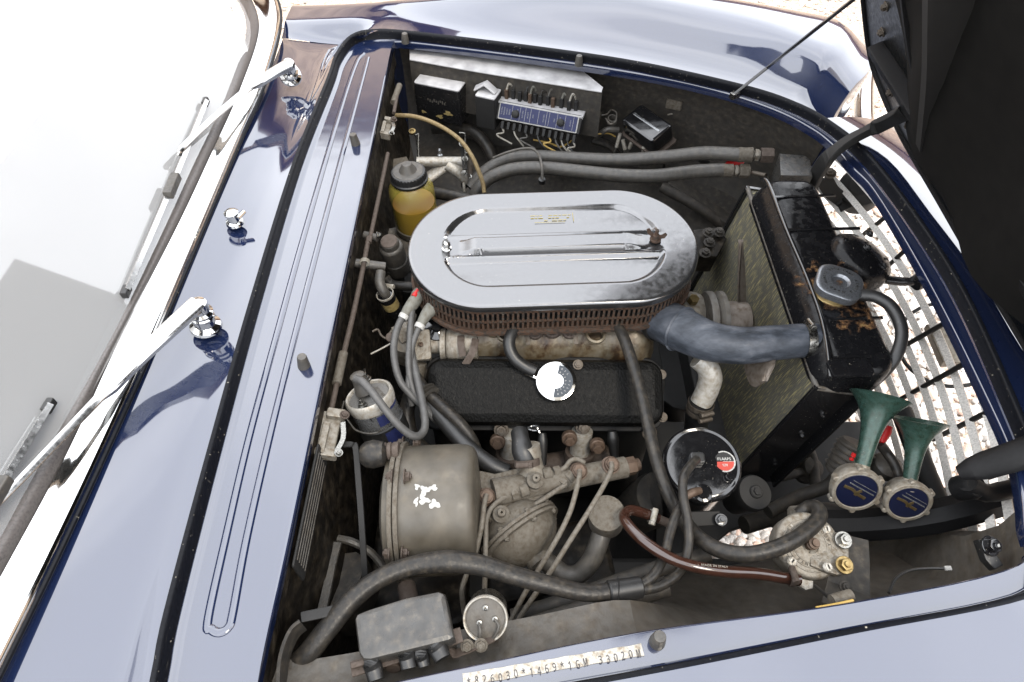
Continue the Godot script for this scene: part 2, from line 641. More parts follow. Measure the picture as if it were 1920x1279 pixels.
	mat("print_white", lin(0.42, 0.42, 0.42), 0.6)
	mat("coil_top", lin(0.20, 0.195, 0.185), 0.55, 0.0, {tex = "fine", scale = 12.0})
	mat("label_red", lin(0.5, 0.05, 0.03), 0.5)
	mat("label_navy", lin(0.008, 0.022, 0.04), 0.5)
	mat("print_yellow", lin(0.55, 0.43, 0.10), 0.6)
	mat("print_dark", lin(0.04, 0.035, 0.04), 0.6)
	mat("flake_yellow", lin(0.42, 0.33, 0.13), 0.7, 0.0, {tex = "dirt", scale = 14.0})
	mat("red_plastic", lin(0.62, 0.015, 0.015), 0.4)
	mat("yellow_wire", lin(0.5, 0.33, 0.08), 0.55)
	mat("white_wire", lin(0.45, 0.43, 0.38), 0.55, 0.0, {tex = "dirt", scale = 14.0})
	mat("fan_alu", lin(0.24, 0.205, 0.175), 0.5, 0.35, {tex = "dirt", scale = 8.0})
	mat("core_fins", lin(0.17, 0.165, 0.14), 0.65, 0.2, {tex = "blotch", scale = Vector3(46, 46, 46), bump = 0.12, bump_tex = "fins", over = "chalk", over_scale = Vector3(5, 3, 26)})
	mat("tank_gloss", lin(0.008, 0.008, 0.009), 0.36, 0.0, {spec = 0.3, over = "flecks", over_scale = 5.0, rough_tex = "smear", scale = 8.0, bump = 0.02, bump_tex = "waves"})
	mat("tank_crust", Color(0.8, 0.78, 0.75), 0.8, 0.0, {tex = "crust", scale = 6.0})
	M.tank_crust.transparency = BaseMaterial3D.TRANSPARENCY_ALPHA
	mat("sky_pale_grey", lin(0.66, 0.65, 0.655), 0.36, 0.0, {tex = "blotch", scale = 3.0, bump = 0.01})  # pale grey, lightened for the sky sheen on upward faces
	mat("zinc", lin(0.40, 0.42, 0.45), 0.34, 0.8, {tex = "fine", scale = 10.0})
	mat("boot_shell", lin(0.15, 0.16, 0.145), 0.7, 0.0, {tex = "blotch", scale = 12.0})
	mat("frame_black", lin(0.009, 0.009, 0.010), 0.55, 0.0, {spec = 0.3, tex = "fine"})
	mat("grille_white", lin(0.82, 0.79, 0.74), 0.35, 0.0, {keep = 1, tex = "fine", scale = 9.0})
	mat("rubber_seal", lin(0.16, 0.145, 0.14), 0.5, 0.0, {tex = "fine", scale = 8.0})
	mat("canvas_black", lin(0.010, 0.0094, 0.0085), 0.85, 0.0, {spec = 0.25, tex = "blotch", scale = 5.0})
	mat("gravel_ground", lin(0.86, 0.82, 0.775), 0.95, 0.0, {keep = 1, tex = "gravel", scale = 3.2, bump = 1.2, bump_tex = "gravel"})
	mat("wall_beige", lin(0.74, 0.585, 0.45), 0.9, 0.0, {keep = 1, tex = "blotch", scale = 0.7})
	mat("roof_tile", lin(0.22, 0.11, 0.07), 0.85, 0.0, {tex = "blotch", scale = 1.5})
	mat("shutter_blue", lin(0.03, 0.05, 0.10), 0.4)
	mat("bark", lin(0.05, 0.042, 0.035), 0.9)
	mat("leaf_green", lin(0.06, 0.10, 0.03), 0.7)
	mat("seat_leather", lin(0.36, 0.29, 0.2), 0.55, 0.0, {tex = "blotch"})
	mat("dash_dark", lin(0.05, 0.055, 0.065), 0.5)
	mat("plastic_bottle", lin(0.60, 0.50, 0.09), 0.32, 0.0, {tex = "fine", scale = 9.0})
	M.plastic_bottle.transparency = BaseMaterial3D.TRANSPARENCY_ALPHA
	M.plastic_bottle.albedo_color.a = 0.42
	mat("peeled", lin(0.08, 0.079, 0.076), 0.42, 0.25, {tex = "blotch", scale = 5.0, over = "dust", over_scale = 6.0, rough_tex = "rough", bump = 0.02})
	mat("washer_fluid", lin(0.40, 0.17, 0.012), 0.25, 0.0)
	mat("bottle_shoulder", lin(0.5, 0.44, 0.16), 0.4, 0.0, {tex = "dirt", scale = 12.0})
	var gl = mat("windscreen_glass", lin(0.62, 0.625, 0.625), 0.03, 0.27, {keep = 1, spec = 0.5})
	gl.transparency = BaseMaterial3D.TRANSPARENCY_ALPHA
	gl.albedo_color.a = 0.08
	gl.uv1_triplanar = false
	mat("pebble", lin(0.98, 0.98, 0.98), 0.8, 0.0, {keep = 1, tex = "fine", scale = 9.0})
	M.pebble.vertex_color_use_as_albedo = true


# ------------------------------------------------------------------ ground and houses

func surroundings():
	var g = Geo.new()
	var rows = []
	for i in 25:
		var row = []
		for j in 25:
			row.append(Vector3(-36 + 3.0 * j, GROUND, -36 + 3.0 * i))
		rows.append(row)
	g.grid(rows)
	struct("gravel_ground", g, M.gravel_ground)
	# loose pebbles where the ground shows in front of the car and under the bay
	var pg = Geo.new()
	var rr = []
	for i in 6:
		var row = []
		var b = PI * i / 5
		for j in 8:
			var a = TAU * j / 8
			var w = 1.0 + 0.16 * sin(a * 2 + i) + 0.12 * cos(a * 3 - i * 2)
			row.append(Vector3(sin(b) * cos(a) * w, -cos(b) * 0.62, -sin(b) * sin(a) * w * 0.8))
		rr.append(row)
	pg.grid(rr, true)
	var spots = []
	for k in 15000:
		var x = rng.randf_range(0.45, 1.7)
		var z = rng.randf_range(-1.7, 0.75)
		spots.append(V2(x, z))
	for k in 3200:
		spots.append(V2(rng.randf_range(0.7, 3.4), rng.randf_range(-3.6, -1.2)))
	for k in 16000:
		var rad = 0.6 + 3.4 * sqrt(rng.randf())
		var an = rng.randf() * TAU
		spots.append(V2(0.6 + cos(an) * rad, -0.3 + sin(an) * rad))
	for k in 2600:
		spots.append(V2(rng.randf_range(0.1, 0.75), rng.randf_range(-0.1, 0.5)))
	var mm = MultiMesh.new()
	mm.transform_format = MultiMesh.TRANSFORM_3D
	mm.use_colors = true
	mm.mesh = pg.mesh(80)
	mm.instance_count = spots.size()
	for i in spots.size():
		var s = rng.randf_range(0.007, 0.017)
		var b = Basis.from_euler(Vector3(rng.randf_range(-0.5, 0.5), rng.randf() * TAU, rng.randf_range(-0.5, 0.5))).scaled(Vector3.ONE * s)
		mm.set_instance_transform(i, Transform3D(b, Vector3(spots[i].x, GROUND + s * rng.randf_range(0.1, 0.6), spots[i].y)))
		var v = rng.randf_range(0.55, 0.93)
		var c = Color(v, v * 0.94, v * 0.88)
		var pick = rng.randf()
		if pick < 0.16:
			c = Color(v, v * 0.72, v * 0.58)
		elif pick < 0.26:
			c = Color(v * 0.66, v * 0.62, v * 0.58)
		mm.set_instance_color(i, c)
	var mi = MultiMeshInstance3D.new()
	mi.multimesh = mm
	mi.material_override = M.pebble
	mi.name = "pebbles"
	mi.set_meta("kind", "stuff")
	add_child(mi)
	house(Vector3(-8.2, GROUND, -7.6), 0.0, 13.4, 5.6, 6.4, "tall beige house with dark blue windows mirrored in the far wing and scuttle")
	house(Vector3(6.0, GROUND, -9.0), 0.0, 13.0, 2.9, 5.0, "low beige outbuilding with dark blue windows mirrored in the far wing")
	house(Vector3(9.2, GROUND, 2.0), -90.0, 14.0, 4.0, 5.0, "beige house with blue windows in front of the car mirrored in its nose")


func house(at: Vector3, turn: float, wide: float, eaves: float, deep: float, label: String):
	var h = thing("house", label, "house", at, "houses round the yard")
	var xf = Transform3D(Basis(Vector3.UP, deg_to_rad(turn)), at)
	var g = Geo.new()
	block(g, xf * Transform3D(Basis(), Vector3(0, eaves / 2, -deep / 2)), wide, eaves, deep, 0.03, 0.02)
	part("wall", g, M.wall_beige, h)
	g = Geo.new()
	var rise = 1.7
	var pr = []
	for s in [-1.0, 1.0]:
		pr.append([xf * Vector3(s * (wide / 2 + 0.4), eaves - 0.05, 0.45), xf * Vector3(s * (wide / 2 + 0.4), eaves + rise, -deep / 2), xf * Vector3(s * (wide / 2 + 0.4), eaves - 0.05, -deep - 0.45), xf * Vector3(s * (wide / 2 + 0.4), eaves - 0.15, -deep - 0.45), xf * Vector3(s * (wide / 2 + 0.4), eaves - 0.15, 0.45)])
	g.grid(pr, true)
	g.fan(pr[0])
	g.fan(pr[1], true)
	part("roof", g, M.roof_tile, h)
	var n = int(wide / 4.2)
	for fl in int(eaves / 2.4):
		for i in n:
			var x = -wide / 2 + wide * (i + 0.5) / n
			var y = 1.5 + fl * 2.5
			g = Geo.new()
			block(g, xf * Transform3D(Basis(Vector3.RIGHT, PI / 2), Vector3(x, y, 0.03)), 0.8, 0.08, 1.1, 0.01, 0.008)
			var w = part("window", g, M.shutter_blue, h)


# ------------------------------------------------------------------ body

var car: Node3D
var outer_loop = []
var inner_loop = []
const MID := Vector2(0.12, -0.02)
const N_RING := 420


func hit(loop: Array, ang: float) -> Vector3:
	var d = V2(cos(ang), sin(ang))
	for i in loop.size():
		var a3: Vector3 = loop[i]
		var b3: Vector3 = loop[(i + 1) % loop.size()]
		var a = V2(a3.x, a3.z) - MID
		var b = V2(b3.x, b3.z) - MID
		var den = d.cross(b - a)
		if absf(den) < 1e-9:
			continue
		var t = a.cross(b - a) / den
		var u = a.cross(d) / den
		if t > 0 and u >= -1e-6 and u <= 1.000001:
			return a3.lerp(b3, clampf(u, 0, 1))
	return Vector3(MID.x, 0, MID.y)


func closed_smooth(pts: Array, sub: int) -> Array:
	var out = []
	var n = pts.size()
	for i in n:
		for k in sub:
			out.append((pts[i] as Vector3).cubic_interpolate(pts[(i + 1) % n], pts[(i + n - 1) % n], pts[(i + 2) % n], float(k) / sub))
	return out


func z_on(loop: Array, x: float, far: bool) -> float:
	var best = 0.0
	var found = false
	for i in loop.size():
		var a: Vector3 = loop[i]
		var b: Vector3 = loop[(i + 1) % loop.size()]
		if (a.x - x) * (b.x - x) <= 0.0 and absf(a.x - b.x) > 1e-9:
			var z = lerpf(a.z, b.z, (x - a.x) / (b.x - a.x))
			if not found or (far and z < best) or (not far and z > best):
				best = z
				found = true
	return best


func car_body():
	car = thing("car", "dark blue car on gravel with its bonnet raised over the open engine bay", "car", Vector3(0.2, GROUND, 0))
	outer_loop = closed_smooth([Vector3(-0.3457, 0.01, 0.5829), Vector3(-0.3514, 0.01, 0.5319), Vector3(-0.3601, 0.01, 0.3518), Vector3(-0.369, 0.01, 0.1013), Vector3(-0.3731, 0.01, -0.2239), Vector3(-0.3616, 0.01, -0.483), Vector3(-0.3609, 0.01, -0.569), Vector3(-0.3506, 0.01, -0.6304), Vector3(-0.3349, 0.01, -0.6623), Vector3(-0.3058, 0.01, -0.6763), Vector3(-0.2303, 0.01, -0.6716), Vector3(0.0447, 0.01, -0.6059), Vector3(0.2608, 0.01, -0.5417), Vector3(0.4584, 0.01, -0.452), Vector3(0.5451, 0.01, -0.3872), Vector3(0.5875, 0.01, -0.3263), Vector3(0.6195, 0.01, -0.2454), Vector3(0.6417, 0.01, -0.1021), Vector3(0.6515, 0.01, 0.0815), Vector3(0.6344, 0.01, 0.2833), Vector3(0.6124, 0.01, 0.4266), Vector3(0.5758, 0.01, 0.4817), Vector3(0.536, 0.01, 0.5168), Vector3(0.3463, 0.01, 0.5513), Vector3(0.168, 0.01, 0.5833), Vector3(0.0205, 0.01, 0.6075), Vector3(-0.1303, 0.01, 0.6315), Vector3(-0.2647, 0.01, 0.6531), Vector3(-0.32, 0.01, 0.6489), Vector3(-0.3394, 0.01, 0.6203)], 6)
	inner_loop = closed_smooth([Vector3(-0.2529, -0.008, 0.591), Vector3(-0.2534, -0.008, 0.4347), Vector3(-0.2557, -0.008, 0.1509), Vector3(-0.2579, -0.008, -0.3295), Vector3(-0.2601, -0.008, -0.6379), Vector3(-0.2534, -0.008, -0.6607), Vector3(-0.2266, -0.008, -0.6699), Vector3(0.0452, -0.008, -0.6046), Vector3(0.2634, -0.008, -0.5407), Vector3(0.4056, -0.008, -0.4804), Vector3(0.5063, -0.008, -0.4122), Vector3(0.5612, -0.008, -0.35), Vector3(0.5862, -0.008, -0.2996), Vector3(0.6026, -0.008, -0.2285), Vector3(0.6196, -0.008, -0.1596), Vector3(0.6284, -0.008, 0.0437), Vector3(0.6232, -0.008, 0.2549), Vector3(0.6139, -0.008, 0.3564), Vector3(0.5873, -0.008, 0.4347), Vector3(0.5575, -0.008, 0.4821), Vector3(0.363, -0.008, 0.5215), Vector3(0.1325, -0.008, 0.5517), Vector3(-0.0535, -0.008, 0.5866), Vector3(-0.1369, -0.008, 0.6031), Vector3(-0.218, -0.008, 0.6181), Vector3(-0.2441, -0.008, 0.6172)], 6)
	gutter()
	var g = Geo.new()
	# scuttle between bonnet opening and windscreen
	var rows = []
	for i in 61:
		var z = lerpf(-0.668, 0.70, i / 60.0)
		var xo = -0.30
		for j in outer_loop.size():
			var a: Vector3 = outer_loop[j]
			var b: Vector3 = outer_loop[(j + 1) % outer_loop.size()]
			if (a.z - z) * (b.z - z) <= 0.0 and absf(a.z - b.z) > 1e-9:
				xo = minf(xo, lerpf(a.x, b.x, (z - a.z) / (b.z - a.z)))
		if z < -0.663 or z > 0.66:
			xo = -0.295
		var row = []
		for k in 13:
			var t = k / 12.0
			var xw = -0.478 - 0.02 * pow(absf(z + 0.02) / 0.66, 3.0)
			var x = lerpf(xo - 0.004, xw, t)
			row.append(Vector3(x, 0.0125 + 0.016 * t * t - 0.065 * z * z * smoothstep(0.0, 0.3, t) * (0.4 if z > 0 else 1.0), z))
		rows.append(row)
	g.grid(rows)
	part("scuttle_panel", g, M.paint, car)
	wing(-1.0)
	wing(1.0)
	# nose panel between bay and bumper
	g = Geo.new()
	rows = []
	for i in 41:
		var ang = lerpf(-0.62, 0.98, i / 40.0)
		var o = hit(outer_loop, ang)
		var dir = Vector3(cos(ang * 0.45), 0, sin(ang * 0.45))
		var row = []
		for k in 15:
			var d = 0.004 + 0.2 * k / 14.0
			row.append(Vector3(o.x, 0.0125, o.z) + dir * d + Vector3(0, -1.15 * d * d - 0.05 * d, 0))
		rows.append(row)
	for r in rows:
		r.reverse()
	g.grid(rows)
	part("nose_panel", g, M.paint, car)
	# floor behind, sides and front skin that close the body
	g = Geo.new()
	block(g, Transform3D(Basis(), Vector3(-1.25, -0.52, 0)), 1.95, 0.03, 1.45, 0.05, 0.01)
	part("floor_pan", g, M.black_matt, car)
	# roof and screen pillars, above the picture
	g = Geo.new()
	var rf = []
	for i in 9:
		var row = []
		for j in 9:
			var u = j / 8.0 * 2 - 1
			row.append(Vector3(-1.02 - i * 0.16, 0.545 + 0.03 * sin(i * PI / 8.0) - 0.06 * u * u, u * 0.56))
		rf.append(row)
	rf.reverse()
	g.grid(rf)
	part("roof", g, M.paint, car)
	for z in [-1.0, 1.0]:
		g = Geo.new()
		tube(g, [Vector3(-0.56, 0.08, 0.70 * z), Vector3(-0.8, 0.32, 0.65 * z), Vector3(-1.03, 0.5, 0.57 * z)], 0.022, 12, 4)
		part("screen_pillar", g, M.chrome, car)


func gutter():
	var g = Geo.new()
	var rings = []
	var outs = []
	for lev in 50:
		rings.append([])
	for i in N_RING:
		var ang = -TAU * i / N_RING
		var o = hit(outer_loop, ang)
		var n = hit(inner_loop, ang)
		var dir = Vector3(o.x - MID.x, 0, o.z - MID.y).normalized()
		# true outward normal of the outer loop
		var o2 = hit(outer_loop, ang - 0.01)
		var o3 = hit(outer_loop, ang + 0.01)
		var nn = (o3 - o2).cross(Vector3.UP).normalized()
		if nn.dot(dir) < 0:
			nn = -nn
		var span = V2(o.x - n.x, o.z - n.z).length()
		var gap = minf(0.003, span * 0.2)
		var lip = [[0.006, 0.0135], [0.002, 0.0128], [0.0, 0.0105], [-0.0005, 0.006], [-gap * 0.5, -0.001], [-gap, -0.0055]]
		for k in 6:
			var p: Vector3 = o + nn * lip[k][0]
			p.y = lip[k][1]
			rings[k].append(p)
		var w = o - nn * gap
		for k in 40:
			var t = (k + 1) / 40.0
			var p = w.lerp(n, t)
			p.y = -0.008
			if k < 2:
				p.y += 0.0012 * (2 - k)
			rings[6 + k].append(p)
		for k in 4:
			var p: Vector3 = n - nn * [0.0012, 0.0018, 0.0014, 0.001][k]
			p.y = [-0.009, -0.012, -0.018, -0.024][k]
			rings[46 + k].append(p)
	g.grid(rings.slice(5, 50), true)
	var gut = part("bonnet_gutter", g, M.paint_gutter, car)
	g = Geo.new()
	g.grid(rings.slice(0, 6), true)
	part("opening_edge", g, M.seal_reflection_black, gut)  # black colour carries the dark bay that this painted step mirrors
	# pressed bead, a long loop along the rear shelf
	g = Geo.new()
	tube(g, [Vector3(-0.3045, -0.0078, -0.602), Vector3(-0.3056, -0.0078, -0.3497), Vector3(-0.306, -0.0078, 0.0004), Vector3(-0.3052, -0.0078, 0.2017), Vector3(-0.3037, -0.0078, 0.3261), Vector3(-0.3, -0.0078, 0.4506), Vector3(-0.2944, -0.0078, 0.532), Vector3(-0.2952, -0.0078, 0.5459), Vector3(-0.3026, -0.0078, 0.5512), Vector3(-0.3124, -0.0078, 0.548), Vector3(-0.3187, -0.0078, 0.5374), Vector3(-0.324, -0.0078, 0.4444), Vector3(-0.3295, -0.0078, 0.3185), Vector3(-0.3314, -0.0078, 0.1588), Vector3(-0.333, -0.0078, -0.0529), Vector3(-0.3314, -0.0078, -0.4174), Vector3(-0.3262, -0.0078, -0.5804), Vector3(-0.316, -0.0078, -0.6196)], 0.0048, 12, 8, true, 0.5)
	part("pressed_bead", g, M.paint_gutter, gut)
	# rubber buffers the bonnet rests on
	var bm = Geo.new()
	lathe(bm, [V2(0.0085, 0), V2(0.0082, 0.004), V2(0.0066, 0.019), V2(0.0058, 0.021), V2(0, 0.0212)], Transform3D(), 18)
	var bmesh = bm.mesh()
	for p in [Vector3(-0.2319, -0.008, -0.6653), Vector3(0.1391, -0.008, -0.5722), Vector3(-0.2858, -0.008, -0.2963), Vector3(-0.2823, -0.008, 0.2079), Vector3(0.149, -0.008, 0.5605)]:
		put("bonnet_buffer", bmesh, M.rubber_grey, gut, Transform3D(Basis(Vector3(0, 0, 1), rng.randf_range(-0.1, 0.1)), p))
	# stamped chassis number on the near flange
	var a: Vector3 = Vector3(-0.0487, -0.0075, 0.596)
	var b: Vector3 = Vector3(0.1332, -0.0075, 0.5678)
	var dirx = (b - a).normalized()
	var dz = Vector3(-dirx.z, 0, dirx.x)
	g = Geo.new()
	var poly = PackedVector2Array()
	for i in 15:
		var t = i / 14.0
		var p = a.lerp(b, t) + dz * (0.006 + 0.0005 * sin(i * 2.3))
		poly.append(V2(p.x, p.z))
	for i in 15:
		var t = 1.0 - i / 14.0
		var p = a.lerp(b, t) - dz * (0.0055 + 0.0005 * sin(i * 3.1 + 1))
		poly.append(V2(p.x, p.z))
	prism(g, poly, -0.008, -0.0066, Transform3D(), 0.0003)
	var plate = part("number_strip", g, M.alu_bright, gut)
	var chars = "*826030*1469*1GM 33020M"
	for i in chars.length():
		if chars[i] == " ":
			continue
		var p = a.lerp(b, 0.03 + 0.94 * i / (chars.length() - 1)) + dz * 0.0035 + dz * 0.0006 * sin(i * 5.0)
		p.y = -0.0064
		letter("character", chars[i], 0.0075, M.print_dark, plate, p, dirx, Vector3.UP, false, "Droid Sans Mono", 0.75)


func wing(side: float):
	var g = Geo.new()
	var rows = []
	var far = side < 0
	for i in 57:
		var s = i / 56.0
		var row = []
		for k in 27:
			var t = k / 26.0
			var xf: float = lerpf(0.60, 0.728, smoothstep(0.0, 0.5, t)) - 0.03 * smoothstep(0.65, 1.0, t) if far else lerpf(0.60, 0.74, smoothstep(0.0, 0.5, t))
			var x = lerpf(-0.50 if far else -0.50, xf, s)
			var zi = 0.0
			if far:
				zi = z_on(outer_loop, clampf(x, -0.29, 0.56), true) - 0.005 if x > -0.29 else -0.668
				if x > 0.56:
					zi += (x - 0.56) * 1.1
			else:
				zi = z_on(outer_loop, clampf(x, -0.26, 0.585), false) + 0.005 if x > -0.26 else 0.668
				if x > 0.585:
					zi -= (x - 0.585) * 0.8
			var zo = -0.86 + 0.10 * smoothstep(0.2, 0.75, x) if far else 0.88 - 0.05 * smoothstep(0.2, 0.75, x)
			# position across: even over the crown, then down the side
			var z = 0.0
			var y = 0.0
			var amp = 0.058 * smoothstep(-0.52, 0.35, x) if far else 0.003
			if t < 0.72:
				var q = t / 0.72
				z = lerpf(zi, zo, q)
				var d = absf(z - zi)
				var ts = clampf((-0.30 - x) / 0.18, 0.0, 1.0)
				var foot = 0.0125 + (0.016 * ts * ts - 0.029 * smoothstep(0.0, 0.3, ts) * (1.0 if far else 0.42)) * smoothstep(0.06, 0.0, d)
				y = foot + amp * smoothstep(0.015, 0.17, d) - 0.10 * pow(maxf(q - 0.62, 0.0) / 0.38, 2.2)
			else:
				var q = (t - 0.72) / 0.28
				z = zo + side * 0.02 * sin(q * PI / 2)
				y = 0.0125 + amp - 0.10 - 0.5 * q
			# the front of the wing rolls down to the headlamp
			var nose = smoothstep(0.93, 1.0, s)
			y -= 0.035 * nose * nose
			row.append(Vector3(x, y, z))
		rows.append(row)
	if not far:
		rows.reverse()
	g.grid(rows)
	# front edge turned down
	var tip: Array = rows[-1] if far else rows[0]
	var low = []
	for p in tip:
		low.append(Vector3(p.x - 0.012, minf(p.y - 0.16, -0.12), p.z))
	var rim = []
	for p in tip:
		rim.append(p + Vector3(0.004, -0.008, 0))
	g.grid([tip, rim, low] if far else [low, rim, tip])
	part("wing", g, M.paint, car)


func resample(pts: Array, n: int, sub := 6) -> Array:
	var p = smooth_path(pts, sub)
	var acc = [0.0]
	for i in p.size() - 1:
		acc.append(acc[-1] + (p[i + 1] - p[i]).length())
	var out = []
	var k = 0
	for i in n:
		var want: float = acc[-1] * i / (n - 1)
		while k < p.size() - 2 and acc[k + 1] < want:
			k += 1
		var f: float = (want - acc[k]) / maxf(acc[k + 1] - acc[k], 1e-9)
		out.append((p[k] as Vector3).lerp(p[k + 1], clampf(f, 0, 1)))
	return out


# half-round moulding between two edge lines, bulging by h along up
func moulding(g: Geo, a: Array, b: Array, h: float, up: Vector3, n := 60, k := 10, power := 1.0):
	var p = resample(a, n)
	var q = resample(b, n)
	var rows = []
	for i in n:
		var row = []
		for j in k + 1:
			var t = float(j) / k
			var lift = pow(sin(PI * t), power)
			if power < 0.0:
				t = t * t * (0.4 + 0.6 * t)
				lift = pow(sin(PI / 2 * minf(1.0, t / 0.22)), 0.8) * (1.0 - 0.45 * smoothstep(0.3, 1.0, t))
			row.append(p[i].lerp(q[i], t) + up * h * lift)
		rows.append(row)
	g.grid(rows)


func bonnet_and_front():
	# the bonnet stands open, hinged at the nose and leaning back over the radiator
	var s = Vector3(-0.4695, 0.8829, 0)
	var q = Vector3(0.70, 0, 0)
	var nrm = Vector3(-0.8829, -0.4695, 0)
	var xf = Transform3D(Basis(Vector3(0, 0, 1), nrm, s), q)
	var poly = PackedVector2Array()
	var rim = []
	for p in smooth_path([Vector3(0.5644, 0.2549, -0.3954), Vector3(0.5935, 0.2003, -0.4047), Vector3(0.6429, 0.1074, -0.4034), Vector3(0.6651, 0.0656, -0.36), Vector3(0.6826, 0.0327, -0.2614), Vector3(0.6871, 0.0243, -0.1033), Vector3(0.6917, 0.0157, 0.0535), Vector3(0.6923, 0.0145, 0.1879), Vector3(0.6975, 0.0047, 0.2918)], 4):
		var l = xf.affine_inverse() * p
		poly.append(V2(l.x, l.z))
		rim.append(p)
	for p in [V2(0.335, 0.05), V2(0.35, 0.2), V2(0.35, 0.5), V2(0.33, 0.98), V2(-0.60, 0.98), V2(-0.60, 0.72)]:
		poly.append(p)
	var g = Geo.new()
	prism(g, poly, -0.008, 0.0, xf, 0.002)
	var bon = part("bonnet", g, M.bonnet_black, car, "raised bonnet showing its black underside")
	g = Geo.new()
	var skin = inset(poly, -0.004)
	prism(g, skin, -0.013, -0.0075, xf, 0.002)
	part("outer_skin", g, M.paint, bon)
	g = Geo.new()
	strip(g, [Vector3(0.6004, 0.1618, -0.3186), Vector3(0.6022, 0.1583, -0.2033), Vector3(0.6047, 0.1537, -0.088)], 0.016, 0.024, s, 4)
	part("frame_rib", g, M.frame_black, bon)
	g = Geo.new()
	strip(g, [Vector3(0.5963, 0.1694, -0.0485), Vector3(0.6004, 0.1618, 0.0937), Vector3(0.6005, 0.1616, 0.1987), Vector3(0.6011, 0.1605, 0.342)], 0.022, 0.026, s, 4)
	part("frame_rib", g, M.frame_black, bon)
	g = Geo.new()
	strip(g, [Vector3(0.4254, 0.4526, 0.0541), Vector3(0.4513, 0.4039, 0.046), Vector3(0.4998, 0.3211, 0.0214), Vector3(0.5533, 0.2333, -0.0197), Vector3(0.5932, 0.1689, -0.0531)], 0.016, 0.05, Vector3(0, 0, 1), 5)
	part("frame_rib", g, M.black_matt, bon)
	g = Geo.new()
	strip(g, [Vector3(0.4857, 0.3776, -0.14), Vector3(0.5167, 0.3192, -0.1415), Vector3(0.5575, 0.2424, -0.1217), Vector3(0.6009, 0.1608, -0.0737)], 0.008, 0.02, Vector3(0, 0, 1), 4)
	part("frame_rib", g, M.frame_black, bon)
	# lining that sags between the ribs
	g = Geo.new()
	var rows = []
	for i in 15:
		var row = []
		for j in 19:
			var z = lerpf(-0.2, 0.30, i / 14.0)
			var t = lerpf(0.12, 0.9, j / 18.0)
			var wave = 0.012 + 0.012 * sin(z * 11.0 + t * 7.0) + 0.009 * sin(z * 23.0 - t * 13.0) + 0.012 * sin(t * 5.0 + 1.0)
			row.append(xf * Vector3(z + 0.06 * t, maxf(wave, 0.003), t))
		rows.append(row)
	g.grid(rows)
	part("lining", g, M.canvas_black, bon)
	for p in [Vector3(0.6512, 0.0919, -0.3021), Vector3(0.6559, 0.083, -0.2176), Vector3(0.5698, 0.2448, -0.2851), Vector3(0.5993, 0.1894, -0.317)]:
		bolt(bon, p, nrm, 1.1, M.steel_dirty)
	g = Geo.new()
	tube(g, rim, 0.0055, 8, 1)
	part("rolled_edge", g, M.frame_black, bon)
	# hinge arms, curved flat bars
	g = Geo.new()
	strip(g, [Vector3(0.6126, 0.1389, -0.1757), Vector3(0.6071, 0.132, -0.1748), Vector3(0.6371, 0.045, -0.2718), Vector3(0.5961, 0.024, -0.2631), Vector3(0.5646, 0, -0.25), Vector3(0.5675, -0.05, -0.2703), Vector3(0.5758, -0.1, -0.2868)], 0.026, 0.012, Vector3(0.25, 0.5, 0.85), 5)
	part("hinge_arm", g, M.black_matt, bon)
	g = Geo.new()
	tube(g, [Vector3(0.6629, 0.04, 0.3328), Vector3(0.629, 0.03, 0.3501), Vector3(0.6033, 0.015, 0.3567), Vector3(0.5791, -0.01, 0.3568), Vector3(0.566, -0.02, 0.3573), Vector3(0.5549, -0.03, 0.3572)], [0.018, 0.018, 0.018, 0.017, 0.014, 0.008], 8, 4, true, 0.6)
	part("hinge_arm", g, M.frame_black, bon)
	g = Geo.new()
	lathe(g, [V2(0, -0.02), V2(0.016, -0.02), V2(0.017, 0.0), V2(0.014, 0.008), V2(0, 0.009)], axis(Vector3(0.5862, -0.06, 0.3605), Vector3(0.2, 0.9, 0.3)), 20)
	tube(g, [Vector3(0.5762, -0.05, 0.3603), Vector3(0.6087, -0.07, 0.3652), Vector3(0.6499, -0.07, 0.3578)], 0.012, 10, 3)
	part("hinge_pivot", g, M.frame_black, bon)
	g = Geo.new()
	tube(g, [Vector3(0.4366, 0, -0.4497), Vector3(0.4898, 0.05, -0.4594), Vector3(0.4743, 0.4032, -0.0929)], 0.0032, 8, 1)
	var st = part("stay_rod", g, M.black_paint, bon)
	g = Geo.new()
	block(g, upright(Vector3(0.4392, -0.004, -0.4525), 30), 0.02, 0.012, 0.012, 0.003, 0.001)
	part("stay_bracket", g, M.steel, st)

	# grille of pale bars between radiator and nose
	var gr = thing("grille", "pale horizontal grille bars between radiator and nose, gravel showing through", "grille", Vector3(0.69, -0.42, 0))
	for k in 10:
		g = Geo.new()
		var h = -0.045 - 0.041 * k
		var path = []
		for i in 9:
			var z = lerpf(-0.46, 0.56, i / 8.0)
			path.append(Vector3(0.70 - 0.42 * z * z - 0.0 * k, h, z))
		strip(g, path, 0.004, 0.0115, Vector3.UP.rotated(Vector3(0, 0, 1), 0.9), 3)
		part("bar", g, M.grille_white, gr)
	for r in [[Vector3(0.6682, -0.04, -0.1561), Vector3(0.705, -0.2093, -0.263)], [Vector3(0.6759, -0.04, -0.0792), Vector3(0.705, -0.1749, -0.1451)], [Vector3(0.6748, -0.04, 0.0884), Vector3(0.705, -0.2394, -0.0006)], [Vector3(0.6756, -0.04, 0.1633), Vector3(0.705, -0.2888, 0.0747)], [Vector3(0.6668, -0.04, 0.249), Vector3(0.705, -0.2545, 0.1787)], [Vector3(0.6612, -0.04, 0.3393), Vector3(0.69, -0.2612, 0.2684)]]:
		g = Geo.new()
		tube(g, r, 0.0042, 8, 1)
		part("upright_rod", g, M.black_matt, gr)
